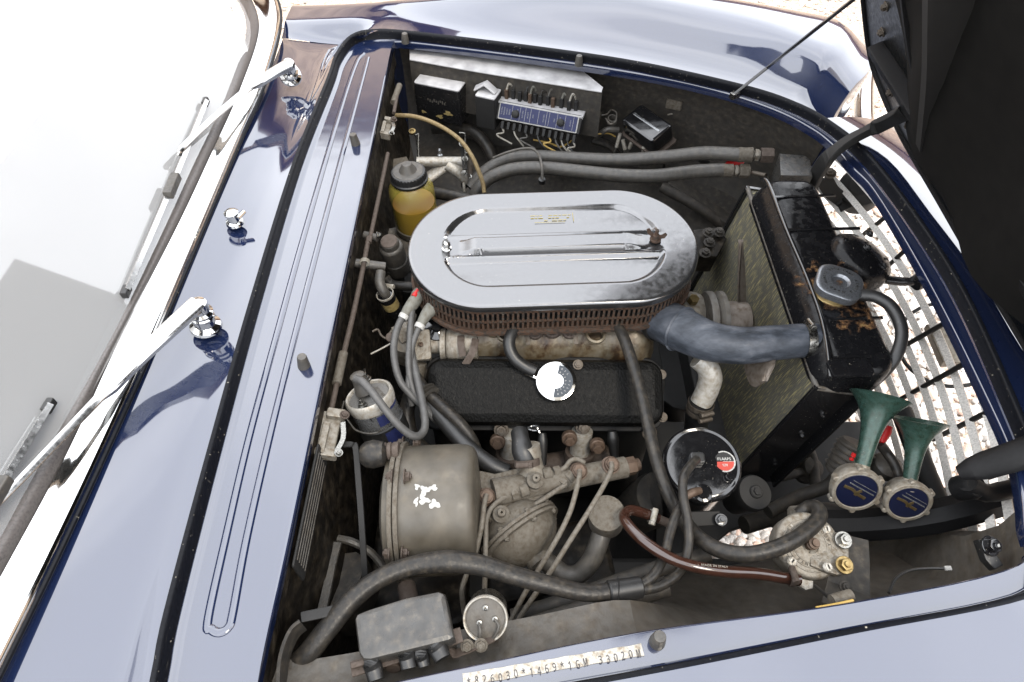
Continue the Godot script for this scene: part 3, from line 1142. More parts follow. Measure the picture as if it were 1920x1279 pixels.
	var la = thing("front_lamp", "small grey lamp in a black wire ring seen through the grille bars", "lamp", Vector3(0.8484, -0.3, -0.0543))
	var lc: Vector3 = Vector3(0.801, -0.24, -0.0135)
	g = Geo.new()
	prism(g, PackedVector2Array([V2(-0.028, -0.04), V2(0.028, -0.03), V2(0.02, 0.045), V2(-0.022, 0.04)]), -0.012, 0.012, axis(lc, Vector3(-0.25, 1, 0.2)), 0.003)
	part("lamp_body", g, M.alu_cast, la)
	g = Geo.new()
	var ring = []
	var rx = axis(lc, Vector3(-0.3, 1, 0.3))
	for i in 33:
		ring.append(rx * (Vector3(cos(TAU * i / 32), 0, sin(TAU * i / 32)) * 0.082))
	tube(g, ring, 0.0035, 8, 1, false)
	part("wire_ring", g, M.black_matt, la)
	# beam across the nose behind the grille
	g = Geo.new()
	tube(g, [Vector3(0.4186, -0.24, 0.3356), Vector3(0.5092, -0.2, 0.3527), Vector3(0.5889, -0.15, 0.3609), Vector3(0.7074, -0.12, 0.3372), Vector3(0.7667, -0.12, 0.3212)], 0.024, 8, 4)
	part("cross_beam", g, M.frame_black, car)
	g = Geo.new()
	tube(g, [Vector3(0.6346, -0.2, 0.1567), Vector3(0.6298, -0.2, 0.2807), Vector3(0.6321, -0.2, 0.3726)], 0.016, 10, 3)
	part("grille_frame", g, M.black_matt, car)
	# bumper glimpsed beyond the far wing
	g = Geo.new()
	tube(g, [Vector3(0.8353, -0.1, -0.7436), Vector3(0.7771, -0.1, -0.5858), Vector3(0.743, -0.1, -0.4655), Vector3(0.7323, -0.1, -0.3229)], 0.02, 12, 5)
	part("bumper", g, M.chrome, car)


func windscreen_and_wipers():
	var trim_r = [Vector3(-0.6509, 0.07, -0.9969), Vector3(-0.5492, 0.045, -0.8269), Vector3(-0.4967, 0.032, -0.6905), Vector3(-0.474, 0.03, -0.4542), Vector3(-0.4728, 0.03, -0.2114), Vector3(-0.4719, 0.03, -0.0282), Vector3(-0.4717, 0.03, 0.1956), Vector3(-0.4745, 0.03, 0.3643), Vector3(-0.4788, 0.03, 0.4948), Vector3(-0.4845, 0.03, 0.5991), Vector3(-0.4876, 0.03, 0.6619)]
	var trim_l = [Vector3(-0.7155, 0.075, -0.9834), Vector3(-0.596, 0.06, -0.7919), Vector3(-0.5214, 0.05, -0.6185), Vector3(-0.5018, 0.047, -0.3823), Vector3(-0.4996, 0.047, -0.1734), Vector3(-0.5001, 0.047, -0.0092), Vector3(-0.5066, 0.047, 0.1985), Vector3(-0.5053, 0.047, 0.3737), Vector3(-0.5141, 0.047, 0.5161), Vector3(-0.5175, 0.047, 0.5726), Vector3(-0.5213, 0.047, 0.6396)]
	var seal_l = [Vector3(-0.6302, 0.1851, -0.6883), Vector3(-0.5708, 0.1234, -0.6442), Vector3(-0.5258, 0.0768, -0.5639), Vector3(-0.512, 0.0624, -0.3477), Vector3(-0.5108, 0.0612, -0.14), Vector3(-0.5095, 0.0598, 0.0098), Vector3(-0.5097, 0.0601, 0.2109), Vector3(-0.5156, 0.0662, 0.3843), Vector3(-0.5186, 0.0693, 0.5117), Vector3(-0.5207, 0.0714, 0.5696), Vector3(-0.5231, 0.074, 0.6358)]
	var ws = Node3D.new()
	var g = Geo.new()
	# pane: from the seal up and back
	var base = resample(seal_l, 40)
	var rows = []
	for i in 40:
		var row = []
		for k in 12:
			var t = 0.62 * k / 11.0 - 0.01
			row.append(base[i] + Vector3(-0.694, 0.72, 0) * t + Vector3(0.5, 0.5, 0) * 0.05 * (1.0 - pow(1.0 - t, 2.0)) * 0.6)
		rows.append(row)
	g.grid(rows)
	var pane = part("windscreen", g, M.windscreen_glass, car)
	g = Geo.new()
	moulding(g, trim_r, trim_l, 0.0075, Vector3(0.35, 0.93, 0), 90, 20, -1.0)
	part("chrome_trim", g, M.chrome, pane)
	g = Geo.new()
	moulding(g, trim_l, seal_l, 0.006, Vector3(0.6, 0.8, 0), 70, 8)
	part("rubber_seal", g, M.rubber_seal, pane)
	g = Geo.new()
	tube(g, resample(trim_r, 60), 0.0032, 8, 1)
	part("lower_gasket", g, M.seal_reflection_black, pane)
	ws.free()
	# inside the car, dim behind the pane
	g = Geo.new()
	block(g, Transform3D(Basis(Vector3(0, 0, 1), 0.12), Vector3(-0.74, -0.03, 0)), 0.42, 0.05, 1.24, 0.04, 0.02)
	part("dashboard", g, M.dash_dark, car)
	g = Geo.new()
	var wx = axis(Vector3(-1.06, 0.02, -0.34), Vector3(-0.85, 0.55, 0))
	var ring = []
	for i in 33:
		ring.append(wx * (Vector3(cos(TAU * i / 32), 0, sin(TAU * i / 32)) * 0.2))
	tube(g, ring, 0.011, 10, 1, false)
	for k in 2:
		tube(g, [wx * Vector3(0.2 * (k * 2 - 1), 0, 0), wx * Vector3(0, -0.03, 0)], 0.009, 8, 1)
	part("steering_wheel", g, M.black_gloss, car)
	for z in [-0.35, 0.35]:
		g = Geo.new()
		block(g, Transform3D(Basis(), Vector3(-1.5, -0.32, z)), 0.52, 0.16, 0.5, 0.08, 0.04)
		block(g, Transform3D(Basis(Vector3(0, 0, 1), 0.25), Vector3(-1.78, 0.0, z)), 0.14, 0.6, 0.5, 0.06, 0.04)
		part("seat", g, M.seat_leather, car)
	# wipers
	wiper([Vector3(-0.414, 0.075, -0.4257), Vector3(-0.4447, 0.078, -0.3743), Vector3(-0.4768, 0.0836, -0.2941), Vector3(-0.5071, 0.1006, -0.1436), Vector3(-0.5142, 0.0936, -0.1205)], Vector3(-0.5205, 0.0885, -0.2796), Vector3(-0.5078, 0.0753, 0.1465), 0.53, Vector3(-0.4309, 0.028, -0.4673), 0.34)
	wiper([Vector3(-0.4082, 0.075, 0.1678), Vector3(-0.4358, 0.078, 0.2272), Vector3(-0.461, 0.0744, 0.272), Vector3(-0.4915, 0.0844, 0.37), Vector3(-0.5182, 0.0977, 0.4661)], Vector3(-0.5207, 0.0888, 0.3346), Vector3(-0.5272, 0.0956, 0.4926), 0.75, Vector3(-0.4139, 0.028, 0.1682), 0.62)
	g = Geo.new()
	var nz = Node3D.new()
	nz.free()
	lathe(g, [V2(0.014, 0), V2(0.013, 0.004), V2(0.009, 0.006), V2(0.0085, 0.016), V2(0.011, 0.018), V2(0.011, 0.021), V2(0.006, 0.025), V2(0, 0.0255)], upright(Vector3(-0.4295, 0.026, -0.0425)), 20)
	tube(g, [Vector3(-0.419, 0.04, -0.0388), Vector3(-0.4113, 0.044, -0.0489)], 0.0035, 8, 1)
	part("washer_jet", g, M.chrome, car)


func wiper(arm: Array, b0: Vector3, b1: Vector3, grip: float, foot: Vector3, share: float):
	var g = Geo.new()
	var n = Vector3(0.72, 0.694, 0)
	var p = smooth_path(arm, 6)
	var rows = []
	for i in p.size():
		var t = float(i) / (p.size() - 1)
		var w = lerpf(0.011, 0.0085, t / share) if t < share else lerpf(0.0055, 0.0035, (t - share) / (1 - share))
		var h = lerpf(0.006, 0.0045, t / share) if t < share else 0.0016
		var tg: Vector3 = (p[mini(i + 1, p.size() - 1)] - p[maxi(i - 1, 0)]).normalized()
		var up = Vector3(0.3, 0.95, 0) if t < share else n
		var sd = tg.cross(up).normalized()
		up = sd.cross(tg)
		var row = []
		for c in [V2(1, -1), V2(1, 0.4), V2(0.6, 1), V2(-0.6, 1), V2(-1, 0.4), V2(-1, -1)]:
			row.append(p[i] + sd * c.x * w + up * c.y * h)
		rows.append(row)
	g.grid(rows, true)
	g.fan(rows[0])
	g.fan(rows[-1], true)
	var w = part("wiper", g, M.satin, car)
	g = Geo.new()
	var head: Vector3 = arm[0]
	var up = (head - foot).normalized()
	lathe(g, [V2(0.021, 0), V2(0.02, 0.004), V2(0.014, 0.008), V2(0.0135, 0.018), V2(0.0155, 0.02), V2(0.0155, 0.023), V2(0.0135, 0.025), V2(0.0155, 0.027), V2(0.0155, 0.03), V2(0.012, 0.033), V2(0.011, (head - foot).length()), V2(0, (head - foot).length() + 0.004)], axis(foot, up), 24)
	part("pivot", g, M.chrome, w)
	g = Geo.new()
	var tg = (b1 - b0).normalized()
	var bp = []
	for i in 9:
		bp.append(b0.lerp(b1, i / 8.0) + n * 0.006 * sin(PI * i / 8.0))
	strip(g, bp, 0.007, 0.009, n.cross(tg), 2)
	var bl = part("blade", g, M.satin, w)
	g = Geo.new()
	strip(g, [b0 - n * 0.009, b1 - n * 0.009], 0.004, 0.012, n.cross(tg), 1)
	part("rubber_lip", g, M.rubber_dark, bl)
	for e in [b0, b1]:
		g = Geo.new()
		block(g, axis(e - n * 0.002, tg), 0.009, 0.016, 0.011, 0.002, 0.001)
		part("end_clip", g, M.rubber_dark, bl)
	g = Geo.new()
	var c = b0.lerp(b1, grip) + n * 0.011
	block(g, axis(c, tg), 0.013, 0.045, 0.013, 0.002, 0.001)
	part("blade_clip", g, M.rubber_grey, bl)


func bay_sides():
	var g = Geo.new()
	# bulkhead behind the engine
	var rows = []
	for i in 41:
		var z = lerpf(-0.655, 0.63, i / 40.0)
		var row = []
		for p in [V2(-0.2555, -0.016), V2(-0.257, -0.03), V2(-0.256, -0.05), V2(-0.262, -0.055), V2(-0.266, -0.09), V2(-0.262, -0.16), V2(-0.25, -0.2), V2(-0.25, -0.62)]:
			var bulge = 0.03 * smoothstep(0.1, 0.18, z) * smoothstep(0.5, 0.42, z) if p.y < -0.08 else 0.0
			row.append(Vector3(p.x + bulge * 0.5, p.y, z))
		rows.append(row)
	g.grid(rows)
	part("bulkhead", g, M.bay_paint, car)
	# far side: wall, shelf and lower panel
	g = Geo.new()
	rows = []
	for i in 45:
		var x = lerpf(-0.256, 0.60, i / 44.0)
		var ze = z_on(inner_loop, clampf(x, -0.22, 0.56), true) + maxf(x - 0.56, 0) * 1.4
		var row = []
		for p in [V2(-0.002, -0.022), V2(-0.012, -0.026), V2(-0.05, -0.04), V2(-0.065, -0.10), V2(-0.06, -0.19), V2(-0.02, -0.25), V2(0.10, -0.275), V2(0.19, -0.30), V2(0.22, -0.34), V2(0.24, -0.62)]:
			var w = 0.006 * sin(x * 31.0) * smoothstep(-0.1, -0.25, p.y)
			row.append(Vector3(x, p.y + w, ze + p.x))
		rows.append(row)
	rows.reverse()
	g.grid(rows)
	part("inner_wing", g, M.bay_brown, car)
	# near side: sloping panel over the wheel
	g = Geo.new()
	rows = []
	for i in 46:
		var x = lerpf(-0.256, 0.66, (i if i < 20 else i - 1) / 44.0)
		var ze = z_on(inner_loop, clampf(x, -0.22, 0.60), false)
		var row = []
		var ledge = smoothstep(0.30, 0.10, x)
		var high = [V2(0.0, -0.02), V2(-0.002, -0.035), V2(-0.012, -0.052), V2(-0.034, -0.066), V2(-0.056, -0.074), V2(-0.060, -0.12), V2(-0.075, -0.22), V2(-0.1, -0.32), V2(-0.11, -0.62)]
		var deep = [V2(0.0, -0.02), V2(0.002, -0.06), V2(-0.012, -0.13), V2(-0.035, -0.18), V2(-0.065, -0.225), V2(-0.1, -0.265), V2(-0.14, -0.31), V2(-0.17, -0.36), V2(-0.18, -0.62)]
		for k in 9:
			var p: Vector2 = deep[k].lerp(high[k], ledge)
			row.append(Vector3(x, p.y + 0.003 * sin(x * 37 + p.x * 50), ze + p.x))
		rows.append(row)
	g.grid(rows.slice(0, 20))
	part("inner_wing", g, M.bay_grey, car, "grey sheet metal ledge of the near inner wing")
	g = Geo.new()
	g.grid(rows.slice(20, 46))
	part("inner_wing", g, M.bay_panel, car, "dusty brown near inner wing")
	g = Geo.new()
	# front apron and chassis that close the bay below
	block(g, Transform3D(Basis(), Vector3(0.06, -0.60, 0.0)), 0.66, 0.05, 1.0, 0.05, 0.01)
	block(g, Transform3D(Basis(), Vector3(0.50, -0.56, -0.25)), 0.34, 0.08, 0.40, 0.05, 0.01)
	part("undertray", g, M.black_matt, car)
	for z in [-0.32, 0.36]:
		g = Geo.new()
		block(g, Transform3D(Basis(), Vector3(0.17, -0.45, z)), 0.86, 0.11, 0.07, 0.02, 0.01)
		part("chassis_rail", g, M.black_matt, car)
	g = Geo.new()
	block(g, Transform3D(Basis(), Vector3(0.44, -0.50, -0.1)), 0.10, 0.08, 0.56, 0.02, 0.01)
	part("cross_member", g, M.black_matt, car)


# ------------------------------------------------------------------ engine

func engine_block():
	var e = thing("engine", "six cylinder engine with black crackle rocker cover and oil stained alloy manifold", "engine", Vector3(0.05, -0.55, 0.05))
	var g = Geo.new()
	block(g, Transform3D(Basis(), Vector3(0.055, -0.36, 0.0)), 0.40, 0.36, 0.30, 0.04, 0.01)
	part("crankcase", g, M.black_matt, e)
	# near rocker cover, leaning towards the near wing
	var f: Vector3 = Vector3(0.0574, -0.098, 0.1271)
	var n: Vector3 = Vector3(0.0566, -0.15, 0.2155)
	var wv = n - f
	var zz = wv.normalized()
	var xx = Vector3(0.999, 0, -0.035)
	xx = (xx - zz * xx.dot(zz)).normalized()
	var yy = zz.cross(xx)
	var mid = (f + n) / 2 + Vector3(-0.006, 0, 0)
	var rc = Transform3D(Basis(xx, yy, zz), mid)
	g = Geo.new()
	var poly = round_rect(0.368, wv.length(), 0.026, 6)
	prism(g, poly, -0.046, 0.0, rc, 0.016, false)
	var cover = part("rocker_cover", g, M.crackle_black, e)
	g = Geo.new()
	prism(g, round_rect(0.385, wv.length() + 0.016, 0.03, 6), -0.05, -0.044, rc, 0.002)
	part("cover_flange", g, M.frame_black, cover)
	g = Geo.new()
	prism(g, round_rect(0.380, wv.length() + 0.010, 0.03, 6), -0.056, -0.05, rc, 0.001)
	part("gasket", g, M.black_matt, cover)
	for p in [V2(0.05, -0.042), V2(-0.19, -0.03), V2(-0.188, 0.036), V2(0.189, -0.032), V2(0.189, 0.036)]:
		var on = absf(p.x) < 0.1
		bolt(cover, rc * Vector3(p.x, 0.0 if on else -0.043, p.y), yy, 1.1, M.steel_dirty)
	# head below it
	g = Geo.new()
	block(g, rc * Transform3D(Basis(), Vector3(0.0, -0.10, 0.004)), 0.375, 0.085, wv.length() + 0.006, 0.012, 0.006)
	part("cylinder_head", g, M.black_matt, e)
	# far rocker cover, mostly under the air cleaner
	g = Geo.new()
	prism(g, round_rect(0.36, 0.09, 0.026, 6), -0.05, 0.0, Transform3D(Basis(Vector3(1, 0, 0), -0.5), Vector3(0.06, -0.12, -0.16)), 0.012, false)
	part("rocker_cover", g, M.crackle_black, e)
	# inlet manifold with its bosses
	g = Geo.new()
	var rows = []
	for i in 31:
		var t = i / 30.0
		var x = lerpf(-0.118, 0.232, t)
		var edge = smoothstep(0.0, 0.06, t) * smoothstep(1.0, 0.95, t)
		var swell = 0.004 * sin(t * TAU * 2.5 + 0.6)
		var row = []
		for p in [V2(-0.09, -0.10), V2(-0.05, -0.09), V2(0.03, -0.088), V2(0.056, -0.091), V2(0.070, -0.094), V2(0.082, -0.101), V2(0.091, -0.112), V2(0.099, -0.13), V2(0.103, -0.15), V2(0.103, -0.22)]:
			row.append(Vector3(x, lerpf(-0.14, p.y, 0.25 + 0.75 * edge) + swell * 0.3, p.x * (0.75 + 0.25 * edge) + swell))
		rows.append(row)
	g.grid(rows)
	for r in [rows[0], rows[-1]]:
		g.fan(r, r == rows[-1])
	var man = part("inlet_manifold", g, M.alu_stained, e)
	for b in [[Vector3(-0.0109, -0.091, 0.0852), 0.010, 1], [Vector3(0.0361, -0.091, 0.082), 0.0085, 0], [Vector3(0.064, -0.091, 0.0754), 0.011, 0], [Vector3(0.0907, -0.091, 0.0798), 0.009, 0], [Vector3(0.1314, -0.091, 0.0852), 0.012, 1], [Vector3(0.2083, -0.09, 0.0642), 0.013, 0], [Vector3(-0.0295, -0.091, 0.0721), 0.012, 1]]:
		g = Geo.new()
		var r: float = b[1]
		lathe(g, [V2(r * 1.35, -0.003), V2(r * 1.3, 0.002), V2(r * 1.05, 0.0035), V2(r, 0.003), V2(r * 0.85, -0.006 if b[2] else 0.003), V2(0, -0.006 if b[2] else 0.003)], axis(b[0], Vector3(0, 1, 0.25)), 20)
		if not b[2]:
			prism(g, hexagon(r * 0.7), 0.003, 0.012, axis(b[0], Vector3(0, 1, 0.25)), 0.001, false)
			rod(g, axis(b[0], Vector3(0, 1, 0.25)), r * 0.38, 0.02, 10)
		part("boss", g, M.alu_stained if b[2] else M.rust_brown, man)
	g = Geo.new()
	for p in [Vector3(0.0986, -0.09, 0.0871), Vector3(0.0234, -0.092, 0.0876)]:
		strip(g, [p + Vector3(-0.008, 0.012, 0), p, p + Vector3(0.002, -0.008, 0.012)], 0.007, 0.002, Vector3(1, 0, 0.2), 3)
	part("lug", g, M.steel_dirty, man)
	# end casting with neck and square plate
	g = Geo.new()
	lathe(g, [V2(0, 0), V2(0.024, 0), V2(0.030, 0.006), V2(0.032, 0.02), V2(0.030, 0.05), V2(0, 0.05)], axis(Vector3(-0.1038, -0.115, 0.0865), Vector3(1, 0.02, 0)), 24)
	lathe(g, [V2(0, 0), V2(0.028, 0), V2(0.028, 0.008), V2(0.0, 0.008)], axis(Vector3(-0.1123, -0.115, 0.0876), Vector3(1, 0.02, 0)), 12)
	tube(g, [Vector3(-0.1361, -0.115, 0.0876), Vector3(-0.1089, -0.115, 0.0876)], 0.014, 16, 1)
	part("end_casting", g, M.alu_cast, e)
	g = Geo.new()
	block(g, Transform3D(Basis(Vector3(1, 0, 0), 0.35).rotated(Vector3.UP, 0.1), Vector3(-0.1428, -0.105, 0.0965)), 0.030, 0.012, 0.05, 0.004, 0.002)
	var pl = part("mounting_plate", g, M.alu_cast, e)
	screw(pl, Vector3(-0.1422, -0.096, 0.1015), Vector3(0, 1, 0.3), 0.8, M.copper_dull)
	for q in [[Vector3(-0.0802, -0.09, 0.0519), Vector3(-0.0791, -0.085, 0.1039), Vector3(-0.0758, -0.1, 0.1215)], [Vector3(-0.0562, -0.085, 0.0997), Vector3(-0.0604, -0.088, 0.1224), Vector3(-0.0723, -0.105, 0.1342)]]:
		g = Geo.new()
		strip(g, q, 0.011, 0.0025, Vector3(1, 0, 0), 4)
		part("strap", g, M.rust_brown, e)
	# plug tubes, clamps and boots along the near side of the head
	for q in [[Vector3(0, -0.185, 0.2106), Vector3(-0.006, -0.235, 0.2273), 0.0145], [Vector3(0.1104, -0.185, 0.2039), Vector3(0.1081, -0.235, 0.2235), 0.0165]]:
		g = Geo.new()
		tube(g, [q[0], q[1]], q[2], 20, 1)
		var st = part("port_stub", g, M.alu_bright, e)
		g = Geo.new()
		var d: Vector3 = (q[1] - q[0]).normalized()
		lathe(g, [V2(q[2], -0.012), V2(q[2] + 0.007, -0.012), V2(q[2] + 0.008, 0.0), V2(q[2] + 0.007, 0.014), V2(q[2], 0.016)], axis(q[1], d), 24)
		part("clamp_ring", g, M.rust_brown, st)
		bolt(st, q[1] + d * 0.02, d, 1.8, M.rust_brown)
	for q in [[Vector3(0.0478, -0.19, 0.2048), Vector3(0.0486, -0.22, 0.2449), 0.0085], [Vector3(0.1581, -0.19, 0.2009), Vector3(0.1621, -0.22, 0.2317), 0.010]]:
		g = Geo.new()
		tube(g, [q[0], q[0].lerp(q[1], 0.3), q[1]], [q[2] * 0.7, q[2], q[2] * 0.65], 14, 3)
		part("plug_boot", g, M.rubber_dark, e)
	for p in [Vector3(-0.0166, -0.175, 0.208), Vector3(0.1102, -0.172, 0.204), Vector3(0.2165, -0.19, 0.2048)]:
		bolt(e, p, Vector3(0, 0.7, 0.7), 1.6, M.steel_dirty)
	for p in [Vector3(-0.0225, -0.19, 0.2163), Vector3(0.089, -0.185, 0.2135), Vector3(0.1319, -0.19, 0.2239)]:
		g = Geo.new()
		rod(g, axis(p, Vector3(0, 0.5, 0.85)), 0.012, 0.012, 20)
		prism(g, hexagon(0.008), 0.012, 0.02, axis(p, Vector3(0, 0.5, 0.85)), 0.001)
		part("stud_nut", g, M.copper_dull, e)
	g = Geo.new()
	tube(g, [Vector3(-0.0706, -0.3, 0.2544), Vector3(-0.0088, -0.28, 0.2335), Vector3(0.0706, -0.27, 0.2182), Vector3(0.1601, -0.27, 0.2043)], 0.021, 16, 4)
	part("exhaust_manifold", g, M.rust_brown, e)
	g = Geo.new()
	tube(g, [Vector3(0.0248, -0.165, 0.1987), Vector3(0.0372, -0.17, 0.2052), Vector3(0.0429, -0.175, 0.2137)], 0.002, 8, 3)
	var hk = []
	for i in 15:
		var a = TAU * i / 12.0
		hk.append(Vector3(0.0328, -0.165, 0.214) + Vector3(cos(a) * 0.008, sin(a) * 0.004 + i * 0.0008, sin(a) * 0.005))
	tube(g, hk, 0.0014, 8, 1)
	part("spring_hook", g, M.chrome_dull, e)
	# black oil filler cap with breather
	var c = thing("oil_filler_cap", "shiny round oil filler cap with a dark blue printed arc on the rocker cover", "filler cap", Vector3(0.0656, -0.108, 0.1602))
	var up = (yy * 0.85 + Vector3.UP * 0.3).normalized()
	var ca = axis(Vector3(0.0666, -0.112, 0.1613), up)
	g = Geo.new()
	lathe(g, [V2(0.027, -0.016), V2(0.028, -0.005), V2(0.031, -0.004), V2(0.0315, 0.003), V2(0.030, 0.0055), V2(0.024, 0.0064), V2(0.0, 0.0066)], ca, 48)
	var cap = part("cap_shell", g, M.chrome, c)
	g = Geo.new()
	tube(g, [ca * Vector3(-0.030, 0.0, -0.006), ca * Vector3(-0.046, 0.003, -0.014)], 0.0055, 14, 1)
	part("spout", g, M.chrome, cap)
	g = Geo.new()
	var arc = PackedVector2Array()
	for i in 17:
		var a = lerpf(-1.35, 1.75, i / 16.0)
		arc.append(V2(cos(a), sin(a)) * 0.0255)
	for i in 17:
		var a = lerpf(1.75, -1.35, i / 16.0)
		arc.append(V2(cos(a), sin(a)) * 0.0118)
	prism(g, arc, 0.0062, 0.0071, ca, 0.0)
	var lab = part("printed_arc", g, M.label_navy, cap)
	for ring in [[0.0225, "OIL FILLER", 0.0044], [0.0165, "BREATHER", 0.0034]]:
		var s: String = ring[1]
		for i in s.length():
			var a = lerpf(-1.1, 1.45, float(i) / (s.length() - 1))
			if s[i] == " ":
				continue
			var pos = ca * Vector3(cos(a) * (ring[0] - 0.002), 0.0073, sin(a) * (ring[0] - 0.002))
			letter("character", s[i], ring[2] * 0.62, M.print_white, lab, pos, ca.basis * Vector3(-sin(a), 0, cos(a)), up, true)
	# breather hose
	var bh = thing("breather_hose", "short thick black hose bending from oil filler cap up under the air cleaner", "hose", Vector3(0, -0.1, 0.1026))
	g = Geo.new()
	tube(g, [Vector3(0.0355, -0.098, 0.1524), Vector3(0.0202, -0.094, 0.1463), Vector3(0.004, -0.085, 0.1369), Vector3(-0.004, -0.075, 0.1222), Vector3(-0.0016, -0.068, 0.105), Vector3(0.0123, -0.066, 0.0811), Vector3(0.0233, -0.066, 0.0659)], 0.0095, 18, 6)
	part("hose_body", g, M.rubber_dark, bh)


func air_cleaner():
	var c: Vector3 = Vector3(0.0645, -0.002, -0.0269)
	var xf = Transform3D(Basis(Vector3.UP, deg_to_rad(2.6)), c)
	var a = thing("air_cleaner", "long oval air cleaner with polished lid over a rusty slotted band", "air cleaner", c + Vector3(0, -0.066, 0))
	var hl = 0.108
	var rx = 0.120
	var rz = 0.1285
	var segs = 56
	var rows = []
	var qs = [1.0, 1.004, 1.0, 0.992, 0.98, 0.965]
	var ys = [-0.0125, -0.008, -0.0038, -0.0016, -0.0006, 0.0]
	for i in 60:
		qs.append(lerpf(0.95, 0.0, i / 59.0))
		ys.append(0.0)
	for i in qs.size():
		var q: float = qs[i]
		var row = []
		for half in 2:
			for j in segs + 1:
				var an = (-PI / 2 + PI * j / segs) + PI * half
				var sx = 1.0 if half == 0 else -1.0
				# extra points along the straight sides
				var p = V2(sx * hl + cos(an) * rx * q, sin(an) * rz * q)
				row.append(p)
			for j in range(1, 24):
				var sx = 1.0 if half == 0 else -1.0
				row.append(V2(sx * hl * (1.0 - j / 12.0), sx * rz * q))
		var out = []
		for p in row:
			var y: float = ys[i]
			if i > 5:
				y += lid_height(p, q)
			out.append(xf * Vector3(p.x, y, -p.y))
		rows.append(out)
	var g = Geo.new()
	g.grid(rows, true)
	var lid = part("lid", g, M.lid_chrome, a, "", 60)
	# cleaner paper inside, tray and slotted band
	g = Geo.new()
	var core = []
	for lev in [-0.012, -0.062]:
		var row = []
		for j in 240:
			var p = stadium_at(j / 240.0, hl, rx - 0.018 - 0.004 * (j % 2), rz - 0.018 - 0.004 * (j % 2))
			row.append(xf * Vector3(p.x, lev, -p.y))
		core.append(row)
	core.reverse()
	g.grid(core, true)
	part("filter_paper", g, M.black_matt, a)
	g = Geo.new()
	for lv in [[-0.010, -0.0215], [-0.0375, -0.0425], [-0.056, -0.0625]]:
		band(g, xf, hl, rx - 0.004, rz - 0.004, lv[1], lv[0], 0.001)
	var n = 158
	for k in n:
		for lv in [[-0.0385, -0.020], [-0.0572, -0.0415]]:
			var p = stadium_at((k + 0.27) / n, hl, rx - 0.004, rz - 0.004)
			var q = stadium_at((k + 0.73) / n, hl, rx - 0.004, rz - 0.004)
			var o = V2(p.y - q.y, q.x - p.x).normalized() * -0.001
			var r = []
			for y in lv:
				r.append([xf * Vector3(p.x, y, -p.y), xf * Vector3(q.x, y, -q.y), xf * Vector3(q.x + o.x, y, -q.y - o.y), xf * Vector3(p.x + o.x, y, -p.y - o.y)])
			g.grid(r, true)
	var bd = part("slotted_band", g, M.rusty, a, "rusty slotted band")
	bd.set_meta("kind", "stuff")
	g = Geo.new()
	band(g, xf, hl, rx + 0.001, rz + 0.001, -0.0665, -0.0615, 0.006)
	var tray = PackedVector2Array()
	for j in 120:
		tray.append(stadium_at(j / 120.0, hl, rx, rz) * V2(1, -1))
	prism(g, tray, -0.0665, -0.0645, xf, 0.0008)
	part("tray", g, M.rusty, a)
	# lid fixings
	var l: Vector3 = Vector3(-0.1022, 0, -0.0176)
	l.y = c.y + lid_height(V2(-0.155, 0.0), 0.5)
	g = Geo.new()
	lathe(g, [V2(0.0085, 0), V2(0.008, 0.002), V2(0.0055, 0.003), V2(0.0055, 0.006), V2(0.0068, 0.0075), V2(0.0068, 0.011), V2(0.005, 0.015), V2(0.0028, 0.017), V2(0.0026, 0.024), V2(0, 0.0245)], upright(l), 20)
	part("acorn_nut", g, M.chrome, lid)
	var r: Vector3 = Vector3(0.2259, 0, -0.0345)
	r.y = c.y + 0.0005
	g = Geo.new()
	lathe(g, [V2(0.009, 0), V2(0.009, 0.002), V2(0.006, 0.003), V2(0.0055, 0.010), V2(0.003, 0.011), V2(0.003, 0.02), V2(0, 0.02)], upright(r), 18)
	for s in [-1.0, 1.0]:
		var wing_poly = PackedVector2Array([V2(0.003, 0.002), V2(0.014, 0.009), V2(0.0165, 0.016), V2(0.013, 0.019), V2(0.008, 0.013), V2(0.003, 0.010)])
		for i in wing_poly.size():
			wing_poly[i].x *= s
		prism(g, wing_poly, -0.0012, 0.0012, Transform3D(Basis(Vector3(0.9, 0, 0.4).normalized(), Vector3(0.4, 0, -0.9).normalized(), Vector3.UP), r), 0.0004)
	part("wing_nut", g, M.rusty, lid)
	# worn yellow print
	var px: Vector3 = Vector3(0.061, 0, -0.0994)
	var pt: Vector3 = px
	pt.y = c.y + lid_height(V2((px - c).x, -(px - c).z), 0.6) + 0.0002
	var lx = xf.basis.x
	var lz = xf.basis.z
	g = Geo.new()
	for q in [[0.0, -0.0165, 0.078, 0.0008], [0.0, 0.0165, 0.05, 0.0008], [0.039, 0.0, 0.0008, 0.033]]:
		block(g, Transform3D(xf.basis, pt + lx * q[0] + lz * q[1]), q[2], 0.0003, q[3], 0.0002, 0.0001)
	for row in 5:
		var x = -0.034 + rng.randf() * 0.01
		while x < 0.032:
			var w = rng.randf_range(0.003, 0.009)
			if rng.randf() < 0.72:
				block(g, Transform3D(xf.basis, pt + lx * (x + w / 2) + lz * (-0.0115 + row * 0.0058)), w, 0.0003, 0.0013 if row else 0.0026, 0.0002, 0.0001)
			x += w + 0.0015
	part("yellow_print", g, M.print_yellow, lid).set_meta("kind", "stuff")


func stadium_at(t: float, hl: float, rx: float, rz: float) -> Vector2:
	var arc = PI * (rx + rz) / 2
	var total = 4 * hl + 2 * arc
	var s = fposmod(t, 1.0) * total
	if s < arc:
		var a = -PI / 2 + PI * s / arc
		return V2(hl + cos(a) * rx, sin(a) * rz)
	s -= arc
	if s < 2 * hl:
		return V2(hl - s, rz)
	s -= 2 * hl
	if s < arc:
		var a = PI / 2 + PI * s / arc
		return V2(-hl + cos(a) * rx, sin(a) * rz)
	return V2(-hl + (s - arc), -rz)


